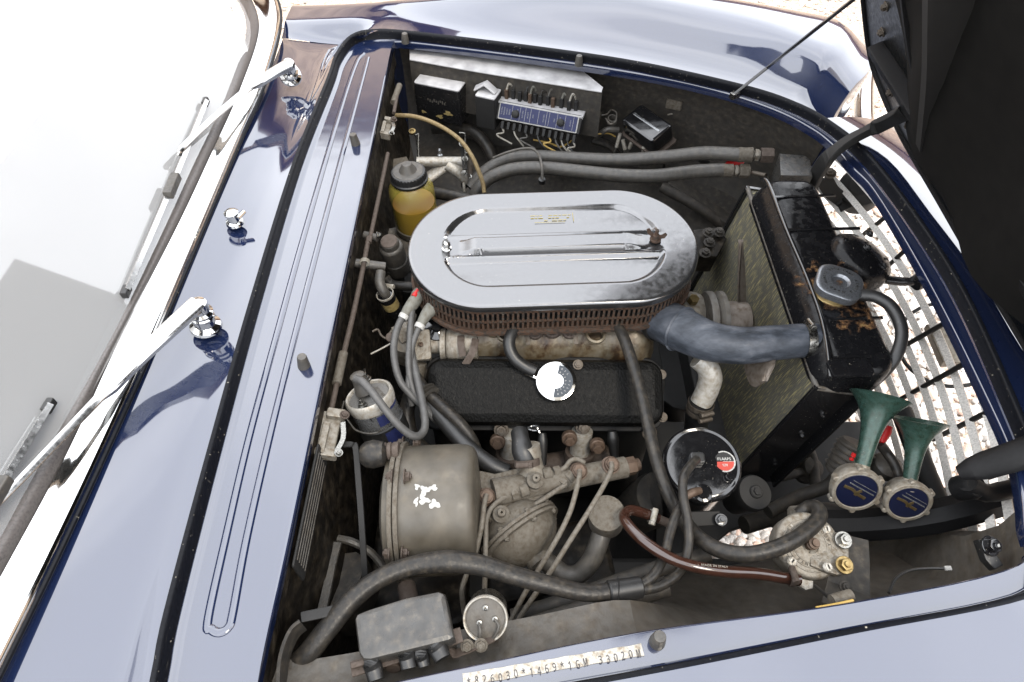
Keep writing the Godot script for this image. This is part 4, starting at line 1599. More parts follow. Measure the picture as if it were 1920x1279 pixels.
func band(g: Geo, xf: Transform3D, hl: float, rx: float, rz: float, y0: float, y1: float, w: float):
	var rows = []
	for q in [V2(0, y0), V2(0, y1), V2(-w, y1), V2(-w, y0), V2(0, y0)]:
		var row = []
		for j in 160:
			var p = stadium_at(j / 160.0, hl, rx + q.x, rz + q.x)
			row.append(xf * Vector3(p.x, q.y, -p.y))
		rows.append(row)
	g.grid(rows, true)


# pressed shape of the lid: two D-shaped pockets with a raised bar between
func lid_height(p: Vector2, q: float) -> float:
	var y = 0.0
	var az = absf(p.y)
	# edge of the pockets follows the lid's outline
	var e = V2(maxf(absf(p.x) - 0.100, 0.0) / 0.077, p.y / 0.091).length()
	var inside = 1.0 - smoothstep(0.90, 0.99, e)
	var band_ = smoothstep(0.024, 0.032, az)
	y -= 0.0085 * inside * band_ * (1.0 - 0.35 * smoothstep(0.04, 0.085, az))
	# raised bar with ramps at its ends
	var bar_ = (1.0 - smoothstep(0.0135, 0.0165, az)) * (1.0 - smoothstep(0.118, 0.150, absf(p.x)))
	y += 0.0055 * bar_
	y -= 0.003 * (1.0 - smoothstep(0.017, 0.026, az)) * (1.0 - smoothstep(0.15, 0.185, absf(p.x))) * (1.0 - bar_)
	return y


func radiator_and_fan():
	var r = thing("radiator", "black radiator with glossy top tank, stained tan core and rusty crust round its cap", "radiator", Vector3(0.45, -0.42, 0))
	var top = V2(0.432, -0.060)
	var bot = V2(0.385, -0.33)
	var dn = (bot - top).normalized()
	var fwd = V2(-dn.y, dn.x)
	if fwd.x < 0:
		fwd = -fwd
	var core = Transform3D(Basis(Vector3(fwd.x, fwd.y, 0), Vector3(-dn.x, -dn.y, 0), Vector3(0, 0, 1)), Vector3((top.x + bot.x) / 2, (top.y + bot.y) / 2, -0.0135) + Vector3(fwd.x, fwd.y, 0) * 0.031)
	var tall = (bot - top).length()
	var g = Geo.new()
	block(g, core, 0.056, tall, 0.435, 0.001, 0.0005)
	part("core", g, M.core_fins, r)
	# side plates
	for s in [-1.0, 1.0]:
		g = Geo.new()
		block(g, core * Transform3D(Basis(), Vector3(0.002, 0, s * 0.2215)), 0.074, tall + 0.006, 0.008, 0.002, 0.001)
		block(g, core * Transform3D(Basis(), Vector3(0.040, 0, s * 0.2215)), 0.006, tall, 0.030, 0.002, 0.001)
		var sp = part("side_plate", g, M.black_gloss, r)
		if s > 0:
			for y in [-0.07, 0.02, 0.08]:
				bolt(sp, core * Vector3(0.01, y, 0.226), Vector3(0, 0, 1), 0.8, M.black_gloss)
	# header lip between core and tank
	g = Geo.new()
	tube(g, [core * Vector3(-0.031, tall / 2, -0.224), core * Vector3(-0.031, tall / 2, 0.222)], 0.0042, 10, 1)
	tube(g, [core * Vector3(-0.031, tall / 2, 0.222), core * Vector3(0.04, tall / 2, 0.224)], 0.004, 10, 1)
	part("header_lip", g, M.bay_grey, r)
	# top tank: rounded ends
	g = Geo.new()
	var rows = []
	for lv in [[0.0, -0.066, 0.006], [0.0, -0.05, 0.0], [-0.004, -0.034, 0.001], [-0.009, -0.026, 0.004], [-0.015, -0.0205, 0.010], [-0.022, -0.0185, 0.018], [-0.04, -0.0175, 0.036]]:
		var row = []
		var w: float = 0.434 + 2 * lv[0]
		for p in round_rect(0.100 + 2 * lv[0], w, maxf(0.032 + lv[0], 0.004), 7):
			var shift: float = 0.012 * (1.0 - smoothstep(-0.066, -0.02, lv[1]))
			row.append(Vector3(0.489 - shift + p.x + 0.016 * (1.0 - pow(absf(p.y) / 0.22, 2.0)) * smoothstep(0.0, 0.05, p.x), lv[1], p.y - 0.004))
		rows.append(row)
	rows.reverse()
	for row in rows:
		pass
	g.grid(rows, true)
	g.fan(rows[0])
	var tank = part("top_tank", g, M.tank_gloss, r)
	# ridge along the tank's rear edge and seams across it
	g = Geo.new()
	tube(g, [Vector3(0.4457, -0.03, -0.2225), Vector3(0.4491, -0.0205, -0.1969), Vector3(0.4484, -0.0175, -0.0815), Vector3(0.4523, -0.0175, 0.0312), Vector3(0.45, -0.0175, 0.1232), Vector3(0.4365, -0.0185, 0.2038), Vector3(0.4359, -0.03, 0.2154)], 0.0036, 10, 5)
	part("ridge", g, M.black_gloss, tank)
	for q in [[Vector3(0.4483, -0.017, -0.1566), Vector3(0.5551, -0.0185, -0.1641)], [Vector3(0.4508, -0.017, -0.0745), Vector3(0.5695, -0.018, -0.0795)], [Vector3(0.4435, -0.017, 0.1884), Vector3(0.4986, -0.018, 0.1839)], [Vector3(0.4613, -0.017, 0.1185), Vector3(0.54, -0.018, 0.1136)]]:
		g = Geo.new()
		strip(g, q, 0.005, 0.003, Vector3(0, 0, 1), 1)
		part("seam", g, M.black_gloss, tank)
	g = Geo.new()
	block(g, upright(Vector3(0.4634, -0.017, 0.2049), 4), 0.06, 0.007, 0.030, 0.006, 0.003)
	part("name_pad", g, M.tank_gloss, tank)
	# rust crust and dried coolant round the filler neck
	for q in [[Vector3(0.5006, -0.0168, 0.064), 0.078, 11], [Vector3(0.462, -0.0165, 0.0445), 0.05, 5], [Vector3(0.4985, -0.0168, 0.1085), 0.05, 7]]:
		g = Geo.new()
		var poly = PackedVector2Array()
		for i in 36:
			var a = TAU * i / 36.0
			var rr: float = q[1] * (0.72 + 0.2 * sin(a * 3 + q[2]) + 0.12 * sin(a * 7 + q[2] * 2) + 0.08 * sin(a * 13))
			poly.append(V2(cos(a) * rr * 0.75, sin(a) * rr))
		prism(g, poly, 0.0, 0.0006, upright(q[0]), 0.0, false)
		part("crust", g, M.tank_crust, tank, "orange crust of dried coolant")
	# rear dome with studs, in front of the tank
	g = Geo.new()
	lathe(g, [V2(0.052, -0.05), V2(0.054, -0.01), V2(0.05, 0.002), V2(0.040, 0.010), V2(0.02, 0.015), V2(0, 0.016)], axis(Vector3(0.5618, -0.028, -0.0275), Vector3(0.35, 0.93, -0.1)), 32)
	var dome = part("pump_cover", g, M.tank_gloss, r)
	for p in [Vector3(0.5288, -0.012, -0.0376), Vector3(0.5582, -0.008, -0.0212), Vector3(0.5779, -0.02, 0.0068), Vector3(0.5816, -0.02, -0.0663)]:
		bolt(dome, p, Vector3(0.3, 1, 0), 0.9, M.black_gloss)
	# cap
	var ca = upright(Vector3(0.4851, 0.006, 0.0627))
	ca.basis = Basis(Vector3(0, 0, 1), -0.06) * Basis(Vector3.UP, 0.35)
	g = Geo.new()
	rows = []
	for lv in [[0.030, -0.016, 1.0], [0.0345, -0.014, 1.0], [0.0355, -0.006, 1.0], [0.0355, -0.002, 1.0], [0.0335, 0.0, 1.0], [0.029, 0.001, 0.6], [0.019, 0.0012, 0.0], [0.0145, 0.0015, 0.0], [0.0135, 0.001, 0.0], [0.0115, -0.003, 0.0], [0.006, -0.0035, 0.0], [0.0, -0.0035, 0.0]]:
		var row = []
		for j in 72:
			var a = TAU * j / 72.0
			var rr: float = lv[0] * (1.0 + lv[2] * 0.065 * cos(a * 4))
			row.append(ca * Vector3(rr * cos(a), lv[1], -rr * sin(a)))
		rows.append(row)
	g.grid(rows, true)
	var shell = part("cap", g, M.zinc, r, "silver scalloped cap")
	g = Geo.new()
	rod(g, Transform3D(ca.basis, ca * Vector3(0, -0.004, 0)), 0.0048, 0.002, 16)
	part("rusty_rivet", g, M.tank_crust, shell)
	for ring in [["HANDLE WITH CARE", PI * 1.05, PI * 1.95, -1.0], ["OPEN SLOWLY", PI * 0.9, PI * 0.1, 1.0]]:
		var s: String = ring[0]
		for i in s.length():
			if s[i] == " ":
				continue
			var a: float = lerpf(ring[1], ring[2], float(i) / (s.length() - 1))
			var pos = ca * Vector3(cos(a) * 0.0238, 0.0012, sin(a) * 0.0238)
			letter("character", s[i], 0.0042, M.steel, shell, pos, ca.basis * (Vector3(-sin(a), 0, cos(a)) * (-ring[3])), ca.basis.y, true)
	g = Geo.new()
	lathe(g, [V2(0.031, -0.024), V2(0.029, -0.022), V2(0.027, -0.012)], ca, 30)
	part("filler_neck", g, M.brass, r)
	# overflow hose
	var oh = thing("overflow_hose", "black overflow hose looping from radiator cap down the front of the tank", "hose", Vector3(0.5599, -0.02, 0.1361))
	g = Geo.new()
	tube(g, [Vector3(0.5115, -0.004, 0.0812), Vector3(0.5294, 0, 0.088), Vector3(0.5453, 0, 0.1047), Vector3(0.5527, -0.005, 0.1288), Vector3(0.5526, -0.015, 0.152), Vector3(0.5429, -0.03, 0.1748), Vector3(0.5274, -0.05, 0.1901), Vector3(0.5067, -0.07, 0.202)], 0.0088, 16, 6)
	part("hose_body", g, M.rubber_dark, oh)
	# big water hose and the alloy elbow under it
	var wh = thing("radiator_hose", "fat dusty blue grey water hose curving from engine into the radiator", "hose", Vector3(0.3352, -0.06, 0.1238))
	g = Geo.new()
	tube(g, [Vector3(0.2193, -0.085, 0.0517), Vector3(0.2406, -0.072, 0.0761), Vector3(0.2633, -0.062, 0.1026), Vector3(0.2931, -0.054, 0.1286), Vector3(0.3371, -0.05, 0.1398), Vector3(0.3844, -0.048, 0.1364), Vector3(0.4247, -0.048, 0.1324), Vector3(0.4583, -0.048, 0.1304)], [0.031, 0.0335, 0.034, 0.031, 0.0285, 0.027, 0.0258, 0.0255, 0.0255], 28, 7)
	var body = part("hose_body", g, M.hose_blue, wh)
	g = Geo.new()
	var hp = [Vector3(0.2483, -0.068, 0.0859), Vector3(0.2573, -0.064, 0.0967)]
	lathe(g, [V2(0.0345, -0.001), V2(0.0365, 0.0), V2(0.0365, 0.001), V2(0.034, 0.003)], axis(hp[1], hp[1] - hp[0]), 32)
	part("cuff_step", g, M.hose_blue, body)
	clip(wh, Vector3(0.4341, -0.048, 0.1324), Vector3(1, 0.02, 0), 0.0262, M.steel, 0.012)
	clip(wh, Vector3(0.2314, -0.078, 0.0655), Vector3(0.2438, -0.07, 0.0799) - Vector3(0.2207, -0.084, 0.0526), 0.0335, M.black_matt, 0.009)
	var el = thing("water_elbow", "pale cast elbow pipe below the fat water hose with a clip at its foot", "pipe", Vector3(0.3007, -0.15, 0.1387))
	g = Geo.new()
	tube(g, [Vector3(0.2897, -0.11, 0.118), Vector3(0.3053, -0.12, 0.1272), Vector3(0.3119, -0.135, 0.137), Vector3(0.3095, -0.155, 0.1476), Vector3(0.3019, -0.175, 0.1586)], [0.0165, 0.0175, 0.0185, 0.018, 0.0175], 22, 6)
	part("elbow_body", g, M.alu_bright, el)
	g = Geo.new()
	tube(g, [Vector3(0.3024, -0.172, 0.1566), Vector3(0.3016, -0.2, 0.1619), Vector3(0.3112, -0.26, 0.161)], 0.019, 18, 3)
	part("rubber_sleeve", g, M.rubber_dark, el)
	var ed: Vector3 = Vector3(0.3016, -0.2, 0.1619) - Vector3(0.3038, -0.165, 0.1541)
	clip(el, Vector3(0.3025, -0.178, 0.1587), ed, 0.0195, M.steel_dirty, 0.009)
	clip(el, Vector3(0.3022, -0.19, 0.1611), ed, 0.0197, M.steel_dirty, 0.008)
	# thermostat housing and pulley peeping out behind the hose
	var th = thing("thermostat_housing", "pale alloy housing with yellow plug between air cleaner and fan", "housing", Vector3(0.2822, -0.06, 0.0601))
	g = Geo.new()
	lathe(g, [V2(0, 0), V2(0.030, 0), V2(0.034, 0.01), V2(0.032, 0.03), V2(0.018, 0.042), V2(0, 0.044)], axis(Vector3(0.2919, -0.12, 0.0262), Vector3(0.1, 1, 0.1)), 24)
	part("housing_body", g, M.alu_cast, th)
	g = Geo.new()
	prism(g, hexagon(0.0085), 0, 0.012, axis(Vector3(0.2859, -0.07, 0.0356), Vector3(0.2, 1, 0.2)), 0.001)
	part("plug", g, M.brass, th)
	var fan = thing("cooling_fan", "dusty alloy cooling fan with curved blades in front of the radiator core", "fan", Vector3(0.36, -0.12, 0.02))
	var fc: Vector3 = Vector3(0.365, -0.103, 0.0521)
	g = Geo.new()
	lathe(g, [V2(0, -0.055), V2(0.05, -0.055), V2(0.052, -0.052), V2(0.052, -0.045), V2(0.045, -0.040), V2(0.052, -0.035), V2(0.052, -0.028), V2(0.02, -0.026), V2(0.02, -0.02)], axis(fc, Vector3(1, 0, 0)), 36)
	part("pulley", g, M.bay_grey, fan)
	g = Geo.new()
	lathe(g, [V2(0.0, -0.03), V2(0.034, -0.026), V2(0.036, -0.01), V2(0.034, 0.012), V2(0.02, 0.02), V2(0, 0.021)], axis(fc, Vector3(1, 0, 0)), 28)
	part("hub", g, M.fan_alu, fan)
	for k in 3:
		var an = deg_to_rad([-51.0, 79.0, 199.0][k])
		var d = Vector3(0, cos(an), sin(an))
		var t = Vector3(0, -sin(an), cos(an))
		g = Geo.new()
		rows = []
		for i in 12:
			var s = i / 11.0
			var row = []
			for j in 9:
				var u = j / 8.0 * 2 - 1
				var rr = lerpf(0.025, 0.135, s)
				var half = 0.032 * (0.55 + 0.55 * s) * (sqrt(maxf(1.0 - pow(maxf(s - 0.7, 0) / 0.3, 2.0), 0.0)) if s > 0.7 else 1.0)
				var pitch = -0.62 + 0.3 * s
				row.append(fc + d * rr + t * u * half * cos(pitch) + Vector3(1, 0, 0) * (u * half * sin(pitch) + 0.006 * u * u))
			rows.append(row)
		g.grid(rows)
		var back = []
		for rw in rows:
			var b = []
			for p in rw:
				b.append(p + Vector3(0.0022, 0, 0))
			b.reverse()
			back.append(b)
		g.grid(back)
		part("blade", g, M.fan_alu, fan)


func brake_servo():
	var s = thing("brake_servo", "dusty beige drum of the brake servo with a torn white sticker", "brake servo", Vector3(-0.1, -0.32, 0.36))
	var zc = 0.356
	var hc = -0.142
	var rr = 0.0875
	var ax = axis(Vector3(-0.152, hc, zc), Vector3(1, 0.02, -0.03))
	var g = Geo.new()
	lathe(g, [V2(0.0, -0.02), V2(0.055, -0.02), V2(0.082, -0.012), V2(0.086, 0.0), V2(0.0885, 0.004), V2(rr, 0.01), V2(rr, 0.082), V2(rr - 0.0015, 0.094), V2(rr - 0.005, 0.101), V2(rr - 0.011, 0.105), V2(0.03, 0.110), V2(0, 0.116)], ax, 72)
	var drum = part("drum", g, M.servo_beige, s)
	for y in [-0.001, 0.0065]:
		g = Geo.new()
		lathe(g, [V2(rr, y - 0.003), V2(rr + 0.0055, y - 0.0028), V2(rr + 0.0065, y), V2(rr + 0.0055, y + 0.0028), V2(rr, y + 0.003)], ax, 72)
		part("clamp_ring", g, M.servo_dusty, drum)
	for a in [0.5, 1.52, 2.6]:
		var o = ax.basis * Vector3(0, 0, 0)
		var d = Vector3(0, sin(a), -cos(a))
		for k in [-1, 1]:
			var xfm = axis(Vector3(-0.1495, hc, zc) + d * (rr + 0.004) + Vector3(0.005 + k * 0.007, 0, 0), Vector3(k, 0, 0))
			xfm.basis = xfm.basis.scaled_local(Vector3.ONE * 1.3)
			put("bolt", bolt_mesh(), M.rust_brown, drum, xfm)
	# torn sticker lying on the drum
	for blob in [[0.048, 1.235, 0.007, 0.008, 1], [0.058, 1.20, 0.008, 0.0045, 4], [0.038, 1.175, 0.004, 0.005, 7], [0.045, 1.30, 0.0035, 0.006, 3], [0.048, 1.375, 0.009, 0.006, 2], [0.061, 1.435, 0.009, 0.0065, 9], [0.038, 1.39, 0.0035, 0.007, 5]]:
		g = Geo.new()
		var ring = []
		var mid = ax * Vector3(0, 0, 0)
		var ctr = Vector3.ZERO
		for i in 26:
			var a = TAU * i / 26.0
			var w: float = 0.75 + 0.22 * sin(a * 3 + blob[4]) + 0.12 * sin(a * 5 + blob[4] * 2)
			var along: float = blob[0] - 0.006 + cos(a) * blob[2] * w
			var ang: float = PI - blob[1] - 0.50 + sin(a) * blob[3] * w / rr
			ring.append(Vector3(along, ang, 0))
			ctr += Vector3(along, ang, 0)
		ctr /= 26.0
		for i in 26:
			var tri = []
			for q in [ctr, ring[i], ring[(i + 1) % 26]]:
				tri.append(ax * Vector3(-(rr + 0.0008) * sin(q.y) * 0.0, q.x, 0) + (Vector3(0, sin(q.y), cos(q.y)) * (rr + 0.0007)))
			g.tri(tri[0], tri[1], tri[2])
		part("torn_sticker", g, M.label_white, drum)
	# hose stub and nut at the drum's upper rear
	g = Geo.new()
	lathe(g, [V2(0, 0), V2(0.012, 0.0), V2(0.017, 0.006), V2(0.019, 0.016), V2(0.016, 0.03), V2(0.010, 0.034), V2(0, 0.034)], axis(Vector3(-0.1988, -0.06, 0.3153), Vector3(1, 0.03, -0.05)), 24)
	part("hose_elbow", g, M.rubber, s)
	g = Geo.new()
	lathe(g, [V2(0.008, 0), V2(0.012, 0.001), V2(0.012, 0.005), V2(0.010, 0.006), V2(0.012, 0.008), V2(0.012, 0.012), V2(0.010, 0.013), V2(0.012, 0.015), V2(0.012, 0.022), V2(0, 0.022)], axis(Vector3(-0.1713, -0.06, 0.3105), Vector3(1, 0.03, -0.05)), 12)
	part("union_nut", g, M.rust_brown, s)
	g = Geo.new()
	rod(g, axis(Vector3(-0.138, -0.16, 0.4523), Vector3(0.3, 0.4, 0.9)), 0.012, 0.03, 12)
	part("union_nut", g, M.rust_brown, s)

	# valve body bolted to the servo
	var v = thing("servo_valve_body", "dusty beige valve casting with bleed screws and pipe unions beside the servo", "valve", Vector3(0.0, -0.3, 0.33))
	g = Geo.new()
	var b0: Vector3 = Vector3(-0.0256, -0.125, 0.3387)
	var b1: Vector3 = Vector3(0.1631, -0.145, 0.2883)
	tube(g, [b0, b0.lerp(b1, 0.55), b0.lerp(b1, 0.56), b1], [0.0195, 0.0185, 0.0165, 0.0155, 0.0155], 22, 3)
	part("barrel", g, M.servo_dusty, v)
	g = Geo.new()
	prism(g, hexagon(0.0135), 0, 0.016, axis(b1, b1 - b0), 0.002)
	tube(g, [b1 + (b1 - b0).normalized() * 0.014, b1 + (b1 - b0).normalized() * 0.022], 0.009, 14, 1)
	part("end_plug", g, M.copper_dull, v)
	g = Geo.new()
	var poly = PackedVector2Array()
	for p in [Vector3(-0.0614, -0.135, 0.3177), Vector3(-0.0454, -0.135, 0.3003), Vector3(-0.0241, -0.135, 0.3053), Vector3(0.0305, -0.135, 0.2902), Vector3(0.0454, -0.135, 0.3011), Vector3(0.0456, -0.135, 0.3419), Vector3(0.0109, -0.135, 0.3614), Vector3(-0.0143, -0.135, 0.3804), Vector3(-0.0432, -0.135, 0.3729), Vector3(-0.0558, -0.135, 0.3458)]:
		poly.append(V2(p.x, p.z))
	prism(g, poly, -0.175, -0.128, Transform3D(), 0.006)
	part("flange_plate", g, M.servo_dusty, v)
	g = Geo.new()
	lathe(g, [V2(0.019, 0), V2(0.020, 0.012), V2(0.017, 0.016), V2(0.0155, 0.03), V2(0.0165, 0.034), V2(0.0165, 0.05), V2(0, 0.05)], axis(Vector3(0.0299, -0.13, 0.3145), Vector3(-0.15, 0.75, -0.65)), 24)
	var tw = part("tower", g, M.alu_cast, v)
	g = Geo.new()
	tube(g, [Vector3(0.0199, -0.105, 0.3029), Vector3(0.0147, -0.095, 0.2893), Vector3(0.0119, -0.095, 0.2724), Vector3(0.0106, -0.1, 0.2583)], [0.015, 0.0155, 0.0125, 0.0125], 20, 4)
	part("rubber_boot", g, M.rubber_dark, tw)
	clip(v, Vector3(0.0206, -0.104, 0.3018), Vector3(-0.1, 0.6, -0.7), 0.0165, M.rust_brown, 0.010)
	for p in [Vector3(0.0317, -0.1, 0.3313), Vector3(-0.0142, -0.115, 0.3734)]:
		g = Geo.new()
		var up = Vector3(0.05, 0.9, 0.25).normalized()
		var a = axis(p, up)
		lathe(g, [V2(0.0135, -0.022), V2(0.0135, -0.014), V2(0.011, -0.012), V2(0.0115, -0.004), V2(0.0115, 0.0), V2(0.0055, 0.003), V2(0.0048, 0.008), V2(0.0062, 0.010), V2(0.005, 0.014), V2(0.003, 0.0145), V2(0.0016, 0.0145), V2(0.0014, 0.008), V2(0, 0.008)], a, 20)
		part("bleed_screw", g, M.servo_dusty, v)
	for q in [[Vector3(0.0458, -0.118, 0.3141), Vector3(0.0669, -0.12, 0.3081)], [Vector3(0.0182, -0.118, 0.3366), Vector3(-0.0014, -0.118, 0.3444)], [Vector3(-0.0014, -0.13, 0.3652), Vector3(0.0217, -0.13, 0.359)], [Vector3(0.0804, -0.125, 0.3129), Vector3(0.0679, -0.125, 0.3267)]]:
		g = Geo.new()
		var d: Vector3 = (q[1] - q[0]).normalized()
		var l: float = (q[1] - q[0]).length()
		rod(g, axis(q[0] - d * 0.004, d), 0.0095, l * 0.6, 14)
		prism(g, hexagon(0.0085), l * 0.55, l * 1.0, axis(q[0], d), 0.001)
		part("pipe_union", g, M.servo_dusty, v)
	for p in [Vector3(0.093, -0.12, 0.3081), Vector3(0.1396, -0.122, 0.2971), Vector3(-0.0346, -0.115, 0.349)]:
		g = Geo.new()
		var a = axis(p, Vector3(0.05, 0.9, 0.3))
		lathe(g, [V2(0.0135, -0.012), V2(0.0135, -0.008), V2(0.011, -0.007), V2(0.0125, -0.004), V2(0.0125, -0.001), V2(0.010, 0.0), V2(0.0108, 0.003), V2(0.0095, 0.006), V2(0.005, 0.007), V2(0, 0.007)], a, 20)
		prism(g, hexagon(0.0085), 0.006, 0.011, a, 0.001)
		part("banjo_bolt", g, M.copper_dull, v)
	# diaphragm housing, two dished halves clamped at a flange
	g = Geo.new()
	var d0: Vector3 = Vector3(-0.0037, -0.165, 0.3574)
	var d1: Vector3 = Vector3(0.0362, -0.172, 0.4139)
	var da = axis(d0, d1 - d0)
	lathe(g, [V2(0, -0.012), V2(0.025, -0.012), V2(0.045, -0.002), V2(0.052, 0.012), V2(0.054, 0.020), V2(0.062, 0.0205), V2(0.062, 0.0245), V2(0.059, 0.025), V2(0.059, 0.0265), V2(0.062, 0.027), V2(0.062, 0.031), V2(0.054, 0.032), V2(0.050, 0.044), V2(0.040, 0.056), V2(0.024, 0.064), V2(0.018, 0.066), V2(0.018, 0.074), V2(0, 0.074)], da, 48)
	var dia = part("diaphragm_housing", g, M.servo_dusty, v)
	for k in 8:
		var a = TAU * k / 8 + 0.3
		bolt(dia, da * Vector3(cos(a) * 0.0575, 0.031, sin(a) * 0.0575), d1 - d0, 0.75, M.servo_dusty)
	for k in 8:
		var a = TAU * k / 8 + 0.3
		bolt(dia, da * Vector3(cos(a) * 0.0575, 0.0205, sin(a) * 0.0575), d0 - d1, 0.75, M.servo_dusty)
	var af = thing("servo_air_filter", "dusty beige filter can on a bent grey rubber pipe behind the brown hose", "filter", Vector3(0.135, -0.2, 0.3527))
	g = Geo.new()
	lathe(g, [V2(0, -0.03), V2(0.022, -0.03), V2(0.0245, -0.026), V2(0.0255, 0.012), V2(0.024, 0.016), V2(0.019, 0.0175), V2(0, 0.0175)], axis(Vector3(0.1288, -0.14, 0.3653), Vector3(-0.1, 0.98, 0.15)), 30)
	part("can", g, M.servo_dusty, af)
	g = Geo.new()
	tube(g, [Vector3(0.1266, -0.165, 0.3715), Vector3(0.1194, -0.175, 0.3904), Vector3(0.1091, -0.19, 0.4087), Vector3(0.0926, -0.205, 0.4211), Vector3(0.0744, -0.21, 0.4209), Vector3(0.057, -0.21, 0.4089), Vector3(0.0411, -0.2, 0.3997)], 0.0135, 18, 6)
	part("bent_pipe", g, M.rubber_grey, af)


# a box whose top face has the corners p0 (near left), p1 (near right), and whose depth and height are given
func box_at(g: Geo, p0: Vector3, p1: Vector3, deep: float, tall: float, r := 0.004, b := 0.002):
	var x = (p1 - p0)
	var w = x.length()
	x = x.normalized()
	var z = Vector3(-x.z, 0, x.x).normalized()
	if z.z < 0:
		z = -z
	var y = z.cross(x)
	block(g, Transform3D(Basis(x, y, z), (p0 + p1) / 2 - z * deep / 2 - y * tall / 2), w, tall, deep, r, b)


func wire(parent: Node3D, pts: Array, r: float, m: Material, called := "wire"):
	var g = Geo.new()
	tube(g, pts, r, 8, 5)
	part(called, g, m, parent)


func electrics_far_side():
	# pressed shelf on the far wall
	var sh = thing("electrics_shelf", "pale grey metal shelf along the far wall above the fuse box", "shelf", Vector3(-0.0124, -0.1, -0.708))
	var g = Geo.new()
	var poly = PackedVector2Array()
	for p in [Vector3(-0.2285, -0.036, -0.6911), Vector3(-0.0233, -0.036, -0.6452), Vector3(0.1543, -0.036, -0.5967), Vector3(0.1902, -0.036, -0.5357), Vector3(0.1853, -0.036, -0.5175), Vector3(0.045, -0.036, -0.5606), Vector3(-0.0743, -0.036, -0.5967), Vector3(-0.2243, -0.036, -0.6475)]:
		poly.append(V2(p.x, p.z))
	prism(g, poly, -0.039, -0.036, Transform3D(), 0.001)
	part("shelf_top", g, M.sky_pale_grey, sh)
	g = Geo.new()
	bar(g, Vector3(-0.225, -0.039, -0.6507), Vector3(0.1869, -0.039, -0.5185), 0.003, 0.004, Vector3.UP)
	var q0: Vector3 = Vector3(-0.225, -0.039, -0.6507)
	var q1: Vector3 = Vector3(0.1869, -0.039, -0.5185)
	g.grid([[q0, q0 + Vector3(0, -0.1, 0.01)], [q1, q1 + Vector3(0, -0.1, 0.01)]])
	g.grid([[q1 + Vector3(0, 0, -0.002), q1 + Vector3(0, -0.1, 0.008)], [q0 + Vector3(0, 0, -0.002), q0 + Vector3(0, -0.1, 0.008)]])
	part("back_plate", g, M.bay_brown, sh)
	# regulator box
	var rb = thing("regulator_box", "square black box with sky sheen painted pale on top and flaking yellow marks on its face", "regulator", Vector3(-0.1686, -0.15, -0.667))
	g = Geo.new()
	var p0: Vector3 = Vector3(-0.2176, -0.07, -0.6084)
	var p1: Vector3 = Vector3(-0.114, -0.07, -0.5722)
	box_at(g, p0, p1, 0.088, 0.085, 0.006, 0.004)
	part("case", g, M.black_paint, rb)
	g = Geo.new()
	box_at(g, p0 + Vector3(0.001, 0.0025, -0.001), p1 + Vector3(-0.001, 0.0025, -0.001), 0.086, 0.004, 0.006, 0.0015)
	part("lid", g, M.sky_pale_grey, rb)  # lid coloured pale for the sky that the black top mirrors
	var xx = (p1 - p0).normalized()
	var zz = Vector3(-xx.z, 0, xx.x)
	if zz.z < 0:
		zz = -zz
	for f in [[0.17, -0.066, 0.007], [0.53, -0.070, 0.010], [0.72, -0.058, 0.012]]:
		g = Geo.new()
		var fp = PackedVector2Array()
		for i in 18:
			var a = TAU * i / 18.0
			var w: float = f[2] * (0.75 + 0.2 * sin(a * 3 + f[0] * 9) + 0.15 * sin(a * 5))
			fp.append(V2(cos(a) * w, sin(a) * w * 0.6))
		prism(g, fp, 0.0, 0.0006, Transform3D(Basis(xx, zz, Vector3.DOWN), p0.lerp(p1, f[0]) + Vector3(0, f[1], 0) + zz * 0.0002), 0.0002)
		part("flaking_mark", g, M.flake_yellow, rb)
	for i in 9:
		g = Geo.new()
		block(g, Transform3D(Basis(xx, zz, Vector3.DOWN), p0.lerp(p1, 0.3 + i * 0.045) + Vector3(0, -0.032 - 0.002 * (i % 3), 0) + zz * 0.0004), 0.0026, 0.0006, 0.005 + 0.002 * (i % 2), 0.0004, 0.0002)
		part("worn_print", g, M.bay_grey, rb)
	# small relay with a bent lid
	var rl = thing("small_relay", "small dark relay with a peaked pale lid between big regulator and fuse box", "relay", Vector3(-0.0597, -0.15, -0.6558))
	g = Geo.new()
	p0 = Vector3(-0.0801, -0.07, -0.5576)
	p1 = Vector3(-0.0375, -0.07, -0.5411)
	box_at(g, p0, p1, 0.042, 0.075, 0.004, 0.003)
	part("case", g, M.black_matt, rl)
	g = Geo.new()
	box_at(g, p0 + Vector3(0, 0.0025, 0), p1 + Vector3(0, 0.0025, 0), 0.042, 0.004, 0.004, 0.0015)
	var roof = [p0 + Vector3(0.0, 0.003, -0.026), p0.lerp(p1, 0.55) + Vector3(0, 0.018, -0.030), p1 + Vector3(0.004, 0.003, -0.026)]
	strip(g, roof, 0.022, 0.003, Vector3(0.2, 0, -1), 1)
	part("lid", g, M.sky_pale_grey, rl)  # lid colour lightened with sky sheen as well
	# fuse box
	var fb = thing("fuse_box", "pale fuse box with a blue printed plate and wires looping over it", "fuse box", Vector3(0.0618, -0.16, -0.6278))
	var a0: Vector3 = Vector3(-0.0254, -0.085, -0.5614)
	var a1: Vector3 = Vector3(0.1432, -0.085, -0.5047)
	var b0: Vector3 = Vector3(-0.0245, -0.115, -0.5412)
	xx = (a1 - a0).normalized()
	var dn = (b0 - a0)
	dn = (dn - xx * dn.dot(xx))
	var tall = dn.length()
	dn = dn.normalized()
	var nf = dn.cross(xx)
	if nf.y < 0:
		nf = -nf
	var wide = (a1 - a0).length()
	var face = Transform3D(Basis(xx, nf, xx.cross(nf)), (a0 + a1) / 2 + dn * tall / 2)
	g = Geo.new()
